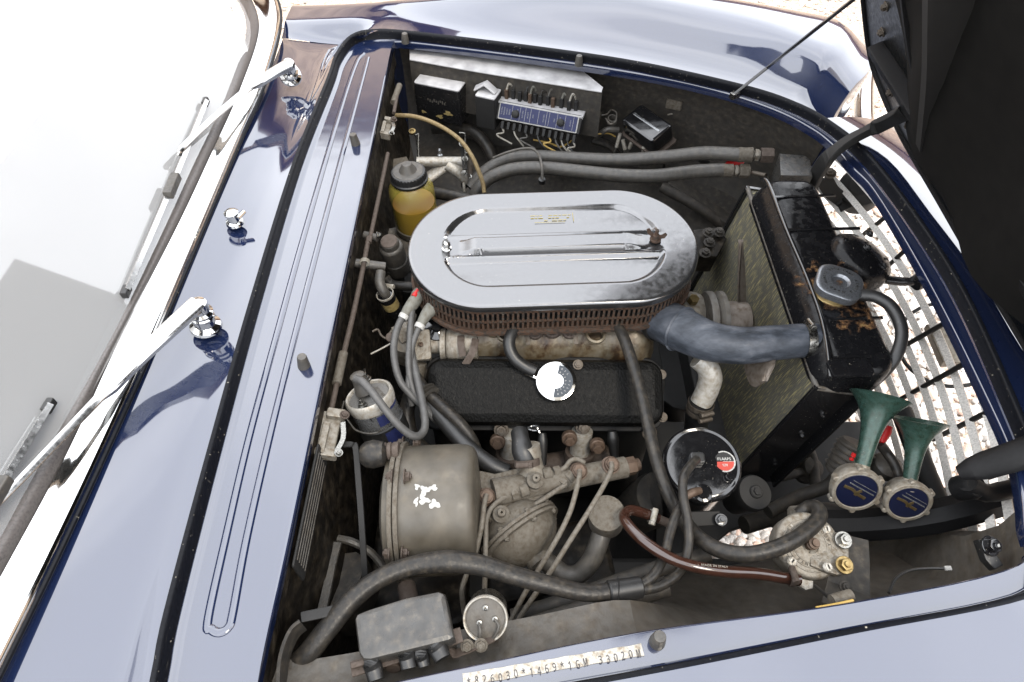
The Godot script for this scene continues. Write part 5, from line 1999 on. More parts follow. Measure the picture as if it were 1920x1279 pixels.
	block(g, face * Transform3D(Basis(), Vector3(0, -0.014, 0)), wide + 0.012, 0.026, tall + 0.004, 0.004, 0.002)
	part("base", g, M.black_matt, fb)
	g = Geo.new()
	block(g, face * Transform3D(Basis(), Vector3(0, 0.0, 0)), wide, 0.0024, tall, 0.002, 0.0006)
	var bp = part("white_border", g, M.label_white, fb)
	g = Geo.new()
	block(g, face * Transform3D(Basis(), Vector3(0, 0.0013, 0)), wide - 0.005, 0.0014, tall - 0.005, 0.001, 0.0004)
	var plate = part("blue_plate", g, M.label_blue, fb)
	var gx = -wide / 2 + 0.007
	var k = 0
	while gx < wide / 2 - 0.005:
		if k in [4, 7, 9, 11, 14, 17, 18, 21, 24, 27]:
			g = Geo.new()
			block(g, face * Transform3D(Basis(), Vector3(gx, 0.0021, 0)), 0.0006, 0.0004, tall - 0.007, 0.0002, 0.0001)
			part("rule", g, M.label_white, plate)
		elif k % 2 == 0 or k < 5:
			letter("print_line", ["FARI CITTA", "MOTORINO", "LUCE INT", "TROMBE", "STOP", "ABBAGL SX", "ACCENDISIG", "RISCALD"][k % 8], 0.0019, M.print_white, plate, face * Vector3(gx, 0.0021, 0), face.basis.z, face.basis.y)
		gx += wide / 30.0
		k += 1
	for t in [0.22, 0.79]:
		g = Geo.new()
		lathe(g, [V2(0.0085, 0), V2(0.008, 0.006), V2(0.005, 0.008), V2(0, 0.008)], Transform3D(face.basis, face * Vector3((t - 0.5) * wide, 0.002, 0.002)), 14)
		part("knob", g, M.black_matt, fb)
	# ledge with fuses
	g = Geo.new()
	var up = Vector3.UP
	var zz2 = Vector3(-xx.z, 0, xx.x)
	if zz2.z > 0:
		zz2 = -zz2
	block(g, Transform3D(Basis(xx, up, xx.cross(up)), (a0 + a1) / 2 + zz2 * 0.014 + Vector3(0, -0.004, 0)), wide + 0.014, 0.008, 0.03, 0.003, 0.0015)
	part("ledge", g, M.sky_pale_grey, fb)
	for i in 12:
		var t = [0.05, 0.13, 0.22, 0.29, 0.35, 0.41, 0.48, 0.57, 0.64, 0.74, 0.84, 0.92][i]
		var p = a0.lerp(a1, t) + zz2 * (0.016 + 0.004 * (i % 2))
		g = Geo.new()
		block(g, Transform3D(Basis(xx, up, xx.cross(up)), p + Vector3(0, 0.008, 0)), 0.0082, 0.026, 0.008, 0.002, 0.001)
		var fs = part("fuse_clip", g, M.black_matt if i % 4 else M.copper_dull, fb)
		if i % 3 != 2:
			g = Geo.new()
			tube(g, [p + Vector3(0, 0.017, 0), p + Vector3(0.004, 0.030, -0.004), p + xx * 0.008 + Vector3(0, 0.031 + 0.004 * sin(i * 2.0), -0.006), p + xx * 0.014 + Vector3(0, 0.024, -0.01), p + xx * 0.018 + Vector3(0, 0.004, -0.015)], 0.0024, 8, 5)
			part("wire", g, [M.white_wire, M.rubber, M.rubber_grey, M.rubber_dark, M.plug_boot][i % 5], fs)
	for i in 13:
		var p = b0 + xx * (0.006 + i * wide / 13.2) + Vector3(0, -0.006, 0)
		g = Geo.new()
		block(g, Transform3D(face.basis, p + dn * 0.006), 0.0065, 0.012, 0.016, 0.002, 0.001)
		part("terminal", g, M.black_matt, fb)
		if i % 2 == 0 or i > 8:
			wire(fb, [p + dn * 0.014, p + dn * 0.022 + xx * 0.004, p + dn * 0.03 + xx * (0.012 if i % 4 else -0.01), p + dn * 0.034 + xx * 0.026 + Vector3(0, -0.01, 0)], 0.002, [M.white_wire, M.rubber_dark, M.white_wire, M.yellow_wire, M.rubber_grey][i % 5])
	wire(fb, [Vector3(0.0475, -0.16, -0.5298), Vector3(0.0827, -0.16, -0.5179), Vector3(0.108, -0.16, -0.5041), Vector3(0.1365, -0.16, -0.5298)], 0.002, M.yellow_wire)
	# condenser
	var cd = thing("condenser", "small grey cylinder standing beside the blue plated fuse box", "condenser", Vector3(0.1814, -0.16, -0.5582))
	g = Geo.new()
	rod(g, axis(Vector3(0.1799, -0.16, -0.5541), Vector3(0.1847, -0.105, -0.548) - Vector3(0.1799, -0.16, -0.5541)), 0.0115, 0.058, 22, 0.002)
	part("can", g, M.servo_dusty, cd)
	wire(cd, [Vector3(0.1839, -0.1, -0.5443), Vector3(0.1884, -0.08, -0.5533), Vector3(0.1905, -0.06, -0.5493)], 0.0012, M.copper_dull)
	wire(cd, [Vector3(0.1933, -0.1, -0.5321), Vector3(0.2052, -0.1, -0.5361), Vector3(0.2159, -0.1, -0.5524), Vector3(0.2263, -0.1, -0.5402), Vector3(0.2209, -0.1, -0.5081), Vector3(0.2088, -0.1, -0.5002), Vector3(0.2014, -0.1, -0.52)], 0.0016, M.bay_grey)
	g = Geo.new()
	lathe(g, [V2(0.010, 0), V2(0.012, 0.002), V2(0.010, 0.012), V2(0.008, 0.012), V2(0.008, 0)], axis(Vector3(0.2181, -0.12, -0.5387), Vector3(0, 1, 0.3)), 16)
	part("cup", g, M.bay_grey, cd)
	# black relay, tilted
	var br = thing("black_relay", "tilted glossy black relay box above the two long hoses by the far wing", "relay", Vector3(0.2918, -0.15, -0.57))
	var c0: Vector3 = Vector3(0.2341, -0.105, -0.5198)
	var c1: Vector3 = Vector3(0.2901, -0.105, -0.4389)
	var c2: Vector3 = Vector3(0.2668, -0.085, -0.5697)
	xx = (c1 - c0).normalized()
	var e2 = c2 - c0
	e2 = (e2 - xx * e2.dot(xx))
	var deep = e2.length()
	e2 = e2.normalized()
	var ny = e2.cross(xx)
	if ny.y < 0:
		ny = -ny
	var bx = Transform3D(Basis(xx, ny, xx.cross(ny)), (c0 + c1) / 2 + e2 * deep / 2)
	g = Geo.new()
	block(g, bx * Transform3D(Basis(), Vector3(0, -0.018, 0)), (c1 - c0).length(), 0.042, deep, 0.008, 0.005)
	part("cover", g, M.black_gloss, br)
	g = Geo.new()
	block(g, bx * Transform3D(Basis(), Vector3(0, 0.0025, -deep * 0.27 if bx.basis.z.dot(e2) > 0 else deep * 0.0)), (c1 - c0).length() * 0.82, 0.003, 0.006, 0.002, 0.001)
	part("raised_rib", g, M.chrome_dull, br)
	g = Geo.new()
	block(g, bx * Transform3D(Basis(), Vector3(0, -0.043, 0)), (c1 - c0).length() + 0.014, 0.006, deep + 0.006, 0.006, 0.002)
	part("base_plate", g, M.rust_brown, br)
	for q in [[Vector3(0.2379, -0.14, -0.5246), Vector3(0.2325, -0.17, -0.5163), Vector3(0.2278, -0.19, -0.5167)], [Vector3(0.2654, -0.14, -0.5087), Vector3(0.2606, -0.17, -0.5124), Vector3(0.2538, -0.19, -0.5128)], [Vector3(0.2832, -0.14, -0.4738), Vector3(0.2885, -0.17, -0.489), Vector3(0.2855, -0.19, -0.4971)], [Vector3(0.2441, -0.15, -0.5153), Vector3(0.2507, -0.17, -0.5084), Vector3(0.2486, -0.19, -0.5088)]]:
		g = Geo.new()
		tube(g, [q[0], q[1]], 0.0042, 10, 1)
		part("terminal_sleeve", g, M.white_wire, br)
		wire(br, q, 0.0022, M.rubber_grey)
	wire(br, [Vector3(0.1848, -0.14, -0.5206), Vector3(0.2109, -0.14, -0.5246), Vector3(0.2288, -0.15, -0.5273)], 0.0018, M.yellow_wire)
	wire(br, [Vector3(0.1861, -0.17, -0.5443), Vector3(0.2037, -0.13, -0.5217), Vector3(0.233, -0.13, -0.5237)], 0.006, M.rubber_grey, "loom")
	wire(br, [Vector3(0.1801, -0.17, -0.5443), Vector3(0.2167, -0.18, -0.5385), Vector3(0.2425, -0.2, -0.5306)], 0.009, M.rubber, "loom")
	# connector blocks at the far wing
	var cb = thing("connector_block", "dusty beige connector with two metal tabs under the far edge, above the black cloth", "connector", Vector3(0.369, -0.1, -0.5964))
	g = Geo.new()
	box_at(g, Vector3(0.3364, -0.085, -0.5697), Vector3(0.3692, -0.085, -0.5573), 0.025, 0.022, 0.003, 0.002)
	box_at(g, Vector3(0.3504, -0.075, -0.5827), Vector3(0.3773, -0.075, -0.57), 0.014, 0.02, 0.003, 0.002)
	part("block", g, M.servo_dusty, cb)
	for q in [[Vector3(0.3512, -0.07, -0.587), Vector3(0.3762, -0.07, -0.5764)], [Vector3(0.3509, -0.08, -0.572), Vector3(0.3661, -0.08, -0.5657)]]:
		g = Geo.new()
		bar(g, q[0], q[1], 0.004, 0.002)
		part("tab", g, M.steel, cb)
	wire(cb, [Vector3(0.3022, -0.085, -0.6015), Vector3(0.319, -0.08, -0.6017), Vector3(0.3336, -0.085, -0.5994), Vector3(0.3391, -0.09, -0.5906)], 0.004, M.bay_brown)
	wire(cb, [Vector3(0.3445, -0.12, -0.5653), Vector3(0.3607, -0.12, -0.5716), Vector3(0.3766, -0.11, -0.5724), Vector3(0.3888, -0.1, -0.5732)], 0.0018, M.white_wire)
	g = Geo.new()
	bar(g, Vector3(0.3869, -0.1, -0.569), Vector3(0.3949, -0.1, -0.5816), 0.006, 0.003)
	part("tab", g, M.steel, cb)
	# black cloth bundled behind
	var cl = thing("black_cloth", "crumpled dark cloth stuffed under the far wing beside the radiator", "cloth", Vector3(0.4638, -0.2, -0.6132))
	g = Geo.new()
	var rows = []
	for i in 30:
		var row = []
		for j in 34:
			var u = i / 29.0
			var v = j / 33.0
			var base: Vector3 = Vector3(0.3283, -0.17, -0.6216).lerp(Vector3(0.5132, -0.12, -0.5653), u).lerp(Vector3(0.3501, -0.26, -0.5315).lerp(Vector3(0.5517, -0.22, -0.4793), u), v)
			var w = sin(u * 9.0 + v * 6.0 + 2.0 * sin(v * 5.0)) * 0.014 + sin(u * 17.0 - v * 21.0) * 0.007 + sin(v * 27.0 + u * 11.0) * 0.004 + absf(sin(u * 5.0 - v * 9.0)) * 0.016
			row.append(base + Vector3(0.2, 0.8, 0.5) * w)
		rows.append(row)
	rows.reverse()
	g.grid(rows)
	part("cloth", g, M.canvas_black, cl, "", 70)


func pedal_linkage_corner():
	# washer bottle
	var wb = thing("washer_bottle", "yellow washer bottle with black screw cap and amber fluid beside the bulkhead", "bottle", Vector3(-0.2008, -0.2, -0.3125))
	var top: Vector3 = Vector3(-0.1935, -0.075, -0.2775)
	var foot: Vector3 = Vector3(-0.19, -0.19, -0.2767)
	var ax = axis(Vector3(foot.x, foot.y, foot.z), top - foot)
	var tall = (top - foot).length()
	var g = Geo.new()
	lathe(g, [V2(0, 0), V2(0.034, 0), V2(0.040, 0.006), V2(0.041, tall * 0.54), V2(0.041, tall * 0.56), V2(0.0, tall * 0.56)], ax, 40)
	part("fluid", g, M.washer_fluid, wb)
	g = Geo.new()
	lathe(g, [V2(0.0425, tall * 0.05), V2(0.0435, tall * 0.78), V2(0.0425, tall * 0.86), V2(0.037, tall * 0.95), V2(0.032, tall * 0.985), V2(0.030, tall * 1.0)], ax, 40)
	part("bottle", g, M.plastic_bottle, wb)
	g = Geo.new()
	lathe(g, [V2(0.035, 0.0), V2(0.041, 0.0005), V2(0.043, -0.002), V2(0.0445, 0.004), V2(0.0445, tall * 0.10), V2(0.042, tall * 0.11)], ax, 40)
	part("holder_ring", g, M.bay_grey, wb)
	g = Geo.new()
	rows_ring(g, ax, tall)
	var cp = part("cap", g, M.rubber_dark, wb)
	g = Geo.new()
	lathe(g, [V2(0.0295, tall + 0.021), V2(0.028, tall + 0.0225), V2(0.017, tall + 0.023), V2(0.015, tall + 0.026), V2(0.0095, tall + 0.036), V2(0.0085, tall + 0.0375), V2(0, tall + 0.038)], ax, 28)
	part("nozzle", g, M.rubber_grey, cp)
	g = Geo.new()
	block(g, upright(Vector3(-0.2263, -0.2, -0.2404), 12), 0.07, 0.004, 0.09, 0.01, 0.001)
	part("bracket", g, M.bay_grey, wb)

	# alloy pedal bracket
	var pb = thing("pedal_bracket", "pale forked alloy bracket with levers and springs behind the washer bottle", "bracket", Vector3(-0.1584, -0.22, -0.5182))
	g = Geo.new()
	tube(g, [Vector3(-0.2031, -0.155, -0.4437), Vector3(-0.105, -0.155, -0.4437)], 0.0105, 16, 1)
	part("cross_shaft", g, M.alu_bright, pb)
	g = Geo.new()
	tube(g, [Vector3(-0.1839, -0.185, -0.4227), Vector3(-0.1609, -0.175, -0.4353), Vector3(-0.14, -0.165, -0.4442), Vector3(-0.119, -0.158, -0.4459)], [0.016, 0.015, 0.016, 0.012], 14, 4, true, 0.6)
	part("left_leg", g, M.alu_bright, pb)
	g = Geo.new()
	tube(g, [Vector3(-0.1351, -0.16, -0.4449), Vector3(-0.1169, -0.17, -0.4361), Vector3(-0.1061, -0.185, -0.43), Vector3(-0.1022, -0.2, -0.4292)], [0.020, 0.018, 0.012, 0.008], 14, 4, true, 0.7)
	part("right_leg", g, M.alu_bright, pb)
	g = Geo.new()
	poly_plate(g, [Vector3(-0.261, -0.17, -0.4736), Vector3(-0.2316, -0.17, -0.4832), Vector3(-0.2205, -0.175, -0.4577), Vector3(-0.2179, -0.18, -0.4), Vector3(-0.2519, -0.18, -0.4)], 0.004)
	part("side_plate", g, M.servo_dusty, pb)
	g = Geo.new()
	lathe(g, [V2(0.006, 0), V2(0.006, 0.002), V2(0.0028, 0.004), V2(0.0028, 0.008), V2(0.0042, 0.010), V2(0.0042, 0.013), V2(0.002, 0.0155), V2(0, 0.0155)], axis(Vector3(-0.1538, -0.145, -0.4524), Vector3.UP), 14)
	part("grease_nipple", g, M.chrome_dull, pb)
	g = Geo.new()
	strip(g, [Vector3(-0.2123, -0.11, -0.4764), Vector3(-0.2092, -0.13, -0.4672), Vector3(-0.2036, -0.155, -0.4493), Vector3(-0.2019, -0.165, -0.4442)], 0.012, 0.006, Vector3(1, 0, 0), 3)
	part("pedal_lever", g, M.black_matt, pb)
	g = Geo.new()
	lathe(g, [V2(0.0075, 0), V2(0.0075, 0.003), V2(0.004, 0.0035), V2(0.003, 0.001), V2(0, 0.001)], axis(Vector3(-0.2108, -0.105, -0.4786), Vector3(0, 1, 0.2)), 18)
	part("eye", g, M.brass, pb)
	wire(pb, [Vector3(-0.199, -0.11, -0.4802), Vector3(-0.1999, -0.135, -0.4591), Vector3(-0.1995, -0.155, -0.4419)], 0.0028, M.steel, "push_rod")
	wire(pb, [Vector3(-0.2091, -0.105, -0.4728), Vector3(-0.2042, -0.11, -0.4745), Vector3(-0.1989, -0.11, -0.4783)], 0.0014, M.steel, "cotter_wire")
	g = Geo.new()
	strip(g, [Vector3(-0.1047, -0.11, -0.4461), Vector3(-0.1035, -0.13, -0.4427), Vector3(-0.1008, -0.15, -0.4332), Vector3(-0.0998, -0.16, -0.4228)], 0.010, 0.006, Vector3(1, 0, 0), 3)
	part("pedal_lever", g, M.black_matt, pb)
	for p in [Vector3(-0.1043, -0.108, -0.4395), Vector3(-0.0991, -0.14, -0.4325), Vector3(-0.1021, -0.165, -0.4185)]:
		bolt(pb, p, Vector3(0.2, 0.9, 0.3), 0.9, M.steel)
	wire(pb, [Vector3(-0.1094, -0.09, -0.4526), Vector3(-0.0993, -0.09, -0.4507), Vector3(-0.0973, -0.095, -0.4487), Vector3(-0.0978, -0.12, -0.4287), Vector3(-0.0997, -0.15, -0.4095)], 0.0016, M.steel, "return_wire")
	wire(pb, [Vector3(-0.0982, -0.125, -0.432), Vector3(-0.0849, -0.125, -0.4339), Vector3(-0.0835, -0.125, -0.4265)], 0.0014, M.steel, "spring_hook")
	g = Geo.new()
	var sp: Vector3 = Vector3(-0.085, -0.128, -0.4325)
	var sq: Vector3 = Vector3(-0.0884, -0.165, -0.4167)
	var sx = axis(sp, sq - sp)
	var coil = []
	var turns = 15
	for i in turns * 8 + 1:
		var a = TAU * i / 8.0
		coil.append(sx * Vector3(cos(a) * 0.0046, (sq - sp).length() * i / (turns * 8.0), sin(a) * 0.0046))
	tube(g, coil, 0.0012, 6, 1)
	part("return_spring", g, M.steel_dirty, pb)
	wire(pb, [Vector3(-0.0884, -0.165, -0.4149), Vector3(-0.0861, -0.17, -0.4087), Vector3(-0.0908, -0.172, -0.4095)], 0.0016, M.steel, "spring_hook")
	g = Geo.new()
	rod(g, axis(Vector3(-0.1042, -0.19, -0.4328), Vector3(0, -1, 0.1)), 0.0075, 0.022, 16)
	part("rod_end", g, M.black_matt, pb)
	wire(pb, [Vector3(-0.1061, -0.19, -0.4255), Vector3(-0.104, -0.2, -0.4164), Vector3(-0.1038, -0.22, -0.4124)], 0.003, M.white_wire, "cable")

	# braided cable
	var sc = thing("braided_cable", "yellowish braided cable arching from the bulkhead to behind the air cleaner", "cable", Vector3(-0.1171, -0.15, -0.5094))
	g = Geo.new()
	tube(g, [Vector3(-0.2432, -0.075, -0.4931), Vector3(-0.2047, -0.07, -0.4814), Vector3(-0.1667, -0.07, -0.4622), Vector3(-0.1305, -0.075, -0.4378), Vector3(-0.1017, -0.085, -0.4138), Vector3(-0.0796, -0.1, -0.383), Vector3(-0.0669, -0.12, -0.3627), Vector3(-0.0586, -0.14, -0.3491), Vector3(-0.0563, -0.15, -0.3328)], 0.0042, 12, 8)
	var bc = part("sheath", g, M.braid, sc)
	g = Geo.new()
	var path = smooth_path([Vector3(-0.2432, -0.075, -0.4931), Vector3(-0.2047, -0.07, -0.4814), Vector3(-0.1667, -0.07, -0.4622), Vector3(-0.1305, -0.075, -0.4378), Vector3(-0.1017, -0.085, -0.4138), Vector3(-0.0796, -0.1, -0.383), Vector3(-0.0669, -0.12, -0.3627), Vector3(-0.0586, -0.14, -0.3491), Vector3(-0.0563, -0.15, -0.3328)], 14)
	for i in range(0, path.size() - 1, 1):
		var d: Vector3 = (path[mini(i + 1, path.size() - 1)] - path[maxi(i - 1, 0)]).normalized()
		lathe(g, [V2(0.0040, -0.0008), V2(0.0048, 0.0), V2(0.0040, 0.0008)], axis(path[i], d), 8)
	part("winding", g, M.braid, bc)
	# wiper linkage along the bulkhead
	var wl = thing("wiper_linkage", "rusty rods of the wiper linkage running along the top of the bulkhead", "linkage", Vector3(-0.24, -0.06, -0.0581))
	for q in [[[Vector3(-0.2393, -0.045, -0.5366), Vector3(-0.2391, -0.045, -0.4539)], 0.0038], [[Vector3(-0.2383, -0.055, -0.3328), Vector3(-0.2396, -0.055, -0.2031), Vector3(-0.241, -0.055, -0.085)], 0.004], [[Vector3(-0.2437, -0.055, -0.0981), Vector3(-0.243, -0.055, -0.022), Vector3(-0.2441, -0.055, 0.0754), Vector3(-0.247, -0.055, 0.1557)], 0.0042], [[Vector3(-0.2478, -0.055, 0.2032), Vector3(-0.2485, -0.055, 0.2479)], 0.004]]:
		g = Geo.new()
		tube(g, q[0], q[1], 10, 3)
		part("rod", g, M.rust_brown, wl)
	for q in [[Vector3(-0.2382, -0.045, -0.5572), Vector3(-0.2445, -0.045, -0.4925), 0.0062], [Vector3(-0.2471, -0.055, 0.1498), Vector3(-0.2482, -0.055, 0.205), 0.0068]]:
		g = Geo.new()
		tube(g, [q[0], q[1]], q[2], 12, 1)
		part("rod_sleeve", g, M.servo_dusty, wl)
	for q in [[Vector3(-0.2553, -0.045, -0.4094), 0.9], [Vector3(-0.2515, -0.05, 0.2831), 1.15]]:
		var c: Vector3 = q[0]
		var s: float = q[1]
		var fx = Transform3D(Basis(Vector3(0, 0, 1), -0.25).rotated(Vector3.UP, -0.02), c)
		g = Geo.new()
		block(g, fx * Transform3D(Basis(), Vector3(-0.014 * s, -0.004, 0)), 0.010 * s, 0.016, 0.062 * s, 0.003, 0.0015)
		block(g, fx * Transform3D(Basis(), Vector3(0.004 * s, -0.008, 0)), 0.026 * s, 0.012, 0.054 * s, 0.004, 0.002)
		block(g, fx * Transform3D(Basis(), Vector3(0.002 * s, 0.002, 0.012 * s)), 0.008 * s, 0.012, 0.040 * s, 0.002, 0.001)
		block(g, fx * Transform3D(Basis(), Vector3(0.010 * s, 0.001, -0.022 * s)), 0.022 * s, 0.012, 0.012 * s, 0.003, 0.0015)
		block(g, fx * Transform3D(Basis(), Vector3(0.008 * s, -0.001, 0.030 * s)), 0.026 * s, 0.014, 0.010 * s, 0.003, 0.0015)
		var gb = part("spindle_housing", g, M.alu_cast, wl)
		g = Geo.new()
		strip(g, [fx * Vector3(0.020 * s, 0.006, -0.01 * s), fx * Vector3(0.024 * s, 0.008, 0.012 * s), fx * Vector3(0.018 * s, 0.004, 0.032 * s)], 0.007, 0.003, Vector3(1, 0, 0), 3)
		part("crank", g, M.steel, gb)
		bolt(gb, fx * Vector3(0.020 * s, 0.007, -0.020 * s), Vector3(0.3, 1, 0), 0.9, M.rust_brown)
		bolt(gb, fx * Vector3(0.022 * s, 0.007, 0.030 * s), Vector3(0.3, 1, 0), 0.8, M.steel)
	for q in [[Vector3(-0.2535, -0.06, -0.1102), Vector3(-0.2296, -0.06, -0.1022), 0.0065], [Vector3(-0.2644, -0.06, -0.043), Vector3(-0.2126, -0.075, -0.0481), 0.0075]]:
		g = Geo.new()
		tube(g, [q[0], q[1]], q[2], 14, 1)
		part("guide", g, M.rubber_grey, wl)
	g = Geo.new()
	for k in 2:
		lathe(g, [V2(0.006, -0.0012), V2(0.0085, 0), V2(0.006, 0.0012)], axis(Vector3(-0.2405, -0.05, -0.0354) + Vector3(0, 0, 0.004 * k), Vector3(0.1, 0, 1)), 16)
	part("wire_tie", g, M.white_wire, wl)
	bolt(wl, Vector3(-0.228, -0.055, -0.1034), Vector3(1, 0.4, 0), 0.9, M.steel)
	# brown reservoir and its fittings beside the air cleaner
	var rv = thing("fluid_reservoir", "small brown capped reservoir between linkage rod and air cleaner", "reservoir", Vector3(-0.2141, -0.16, -0.147))
	g = Geo.new()
	var ra = axis(Vector3(-0.2089, -0.16, -0.1261), Vector3(-0.2135, -0.08, -0.1118) - Vector3(-0.2089, -0.16, -0.1261))
	lathe(g, [V2(0, 0), V2(0.021, 0), V2(0.0215, 0.03), V2(0.0195, 0.032), V2(0.0215, 0.036), V2(0.0215, 0.068), V2(0.020, 0.072), V2(0.0165, 0.074), V2(0.016, 0.084), V2(0.0145, 0.0855), V2(0, 0.0855)], ra, 30)
	part("body", g, M.rubber_grey, rv)
	g = Geo.new()
	rod(g, Transform3D(ra.basis, ra * Vector3(0, 0.0835, 0)), 0.0145, 0.0035, 26)
	part("brown_cap", g, M.rust_brown, rv)
	g = Geo.new()
	box_at(g, Vector3(-0.2278, -0.15, -0.1067), Vector3(-0.199, -0.15, -0.1094), 0.03, 0.03, 0.004, 0.002)
	part("foot", g, M.black_matt, rv)
	# hose with clip running into a black and yellow filter
	var ff = thing("fuel_filter", "black fuel filter with worn yellow label and wire clip left of the plug boots", "filter", Vector3(-0.2136, -0.15, -0.0252))
	g = Geo.new()
	var fa = axis(Vector3(-0.1972, -0.17, -0.0117), Vector3(-0.2116, -0.1, -0.0081) - Vector3(-0.1972, -0.17, -0.0117))
	var fl: float = (Vector3(-0.2116, -0.1, -0.0081) - Vector3(-0.1972, -0.17, -0.0117)).length()
	lathe(g, [V2(0, 0), V2(0.0125, 0), V2(0.0135, 0.004), V2(0.0135, fl - 0.006), V2(0.0125, fl - 0.002), V2(0.008, fl), V2(0, fl)], fa, 24)
	part("body", g, M.black_gloss, ff)
	g = Geo.new()
	lathe(g, [V2(0.0137, fl * 0.55), V2(0.0137, fl * 0.8)], fa, 24)
	part("yellow_label", g, M.flake_yellow, ff)
	g = Geo.new()
	tube(g, [Vector3(-0.2182, -0.075, -0.0356), Vector3(-0.2187, -0.08, -0.0184), Vector3(-0.2135, -0.09, -0.0073), Vector3(-0.2097, -0.1, -0.0069)], 0.0085, 14, 5)
	part("hose_end", g, M.rubber_grey, ff)
	clip(ff, Vector3(-0.2116, -0.1, -0.0081), fa.basis.y, 0.0135, M.white_wire, 0.004)
	# small pipe across to the air cleaner
	var bt = thing("brown_pipe", "ribbed dull brown pipe running under the left end of the air cleaner", "pipe", Vector3(-0.1909, -0.15, -0.0761))
	g = Geo.new()
	tube(g, [Vector3(-0.2242, -0.13, -0.0766), Vector3(-0.2155, -0.14, -0.0705), Vector3(-0.1998, -0.14, -0.0654), Vector3(-0.1601, -0.14, -0.0641)], 0.0085, 14, 4)
	part("pipe_body", g, M.rubber, bt)


func rows_ring(g: Geo, ax: Transform3D, tall: float):
	var rows = []
	for lv in [[0.0, 0.031], [0.0005, 0.0345], [0.003, 0.0355], [0.006, 0.0355], [0.0075, 0.0335], [0.009, 0.0333], [0.019, 0.0328], [0.021, 0.0312], [0.0215, 0.029], [0.0215, 0.0]]:
		var row = []
		for j in 96:
			var a = TAU * j / 96.0
			var rib: float = 0.0005 * cos(a * 32) if lv[0] > 0.008 and lv[0] < 0.02 else 0.0
			var r: float = maxf(lv[1] + rib, 0.0)
			row.append(ax * Vector3(r * cos(a), tall + lv[0], -r * sin(a)))
		rows.append(row)
	g.grid(rows, true)


func poly_plate(g: Geo, pts: Array, thick: float):
	var c = Vector3.ZERO
	for p in pts:
		c += p
	c /= pts.size()
	var x: Vector3 = (pts[1] - pts[0]).normalized()
	var n: Vector3 = x.cross(pts[-1] - pts[0]).normalized()
	if n.y < 0:
		n = -n
	var z = x.cross(n)
	var xf = Transform3D(Basis(x, n, z), c)
	var poly = PackedVector2Array()
	for p in pts:
		var l = xf.affine_inverse() * p
		poly.append(V2(l.x, l.z))
	prism(g, poly, -thick, 0.0, xf, minf(thick * 0.3, 0.002))


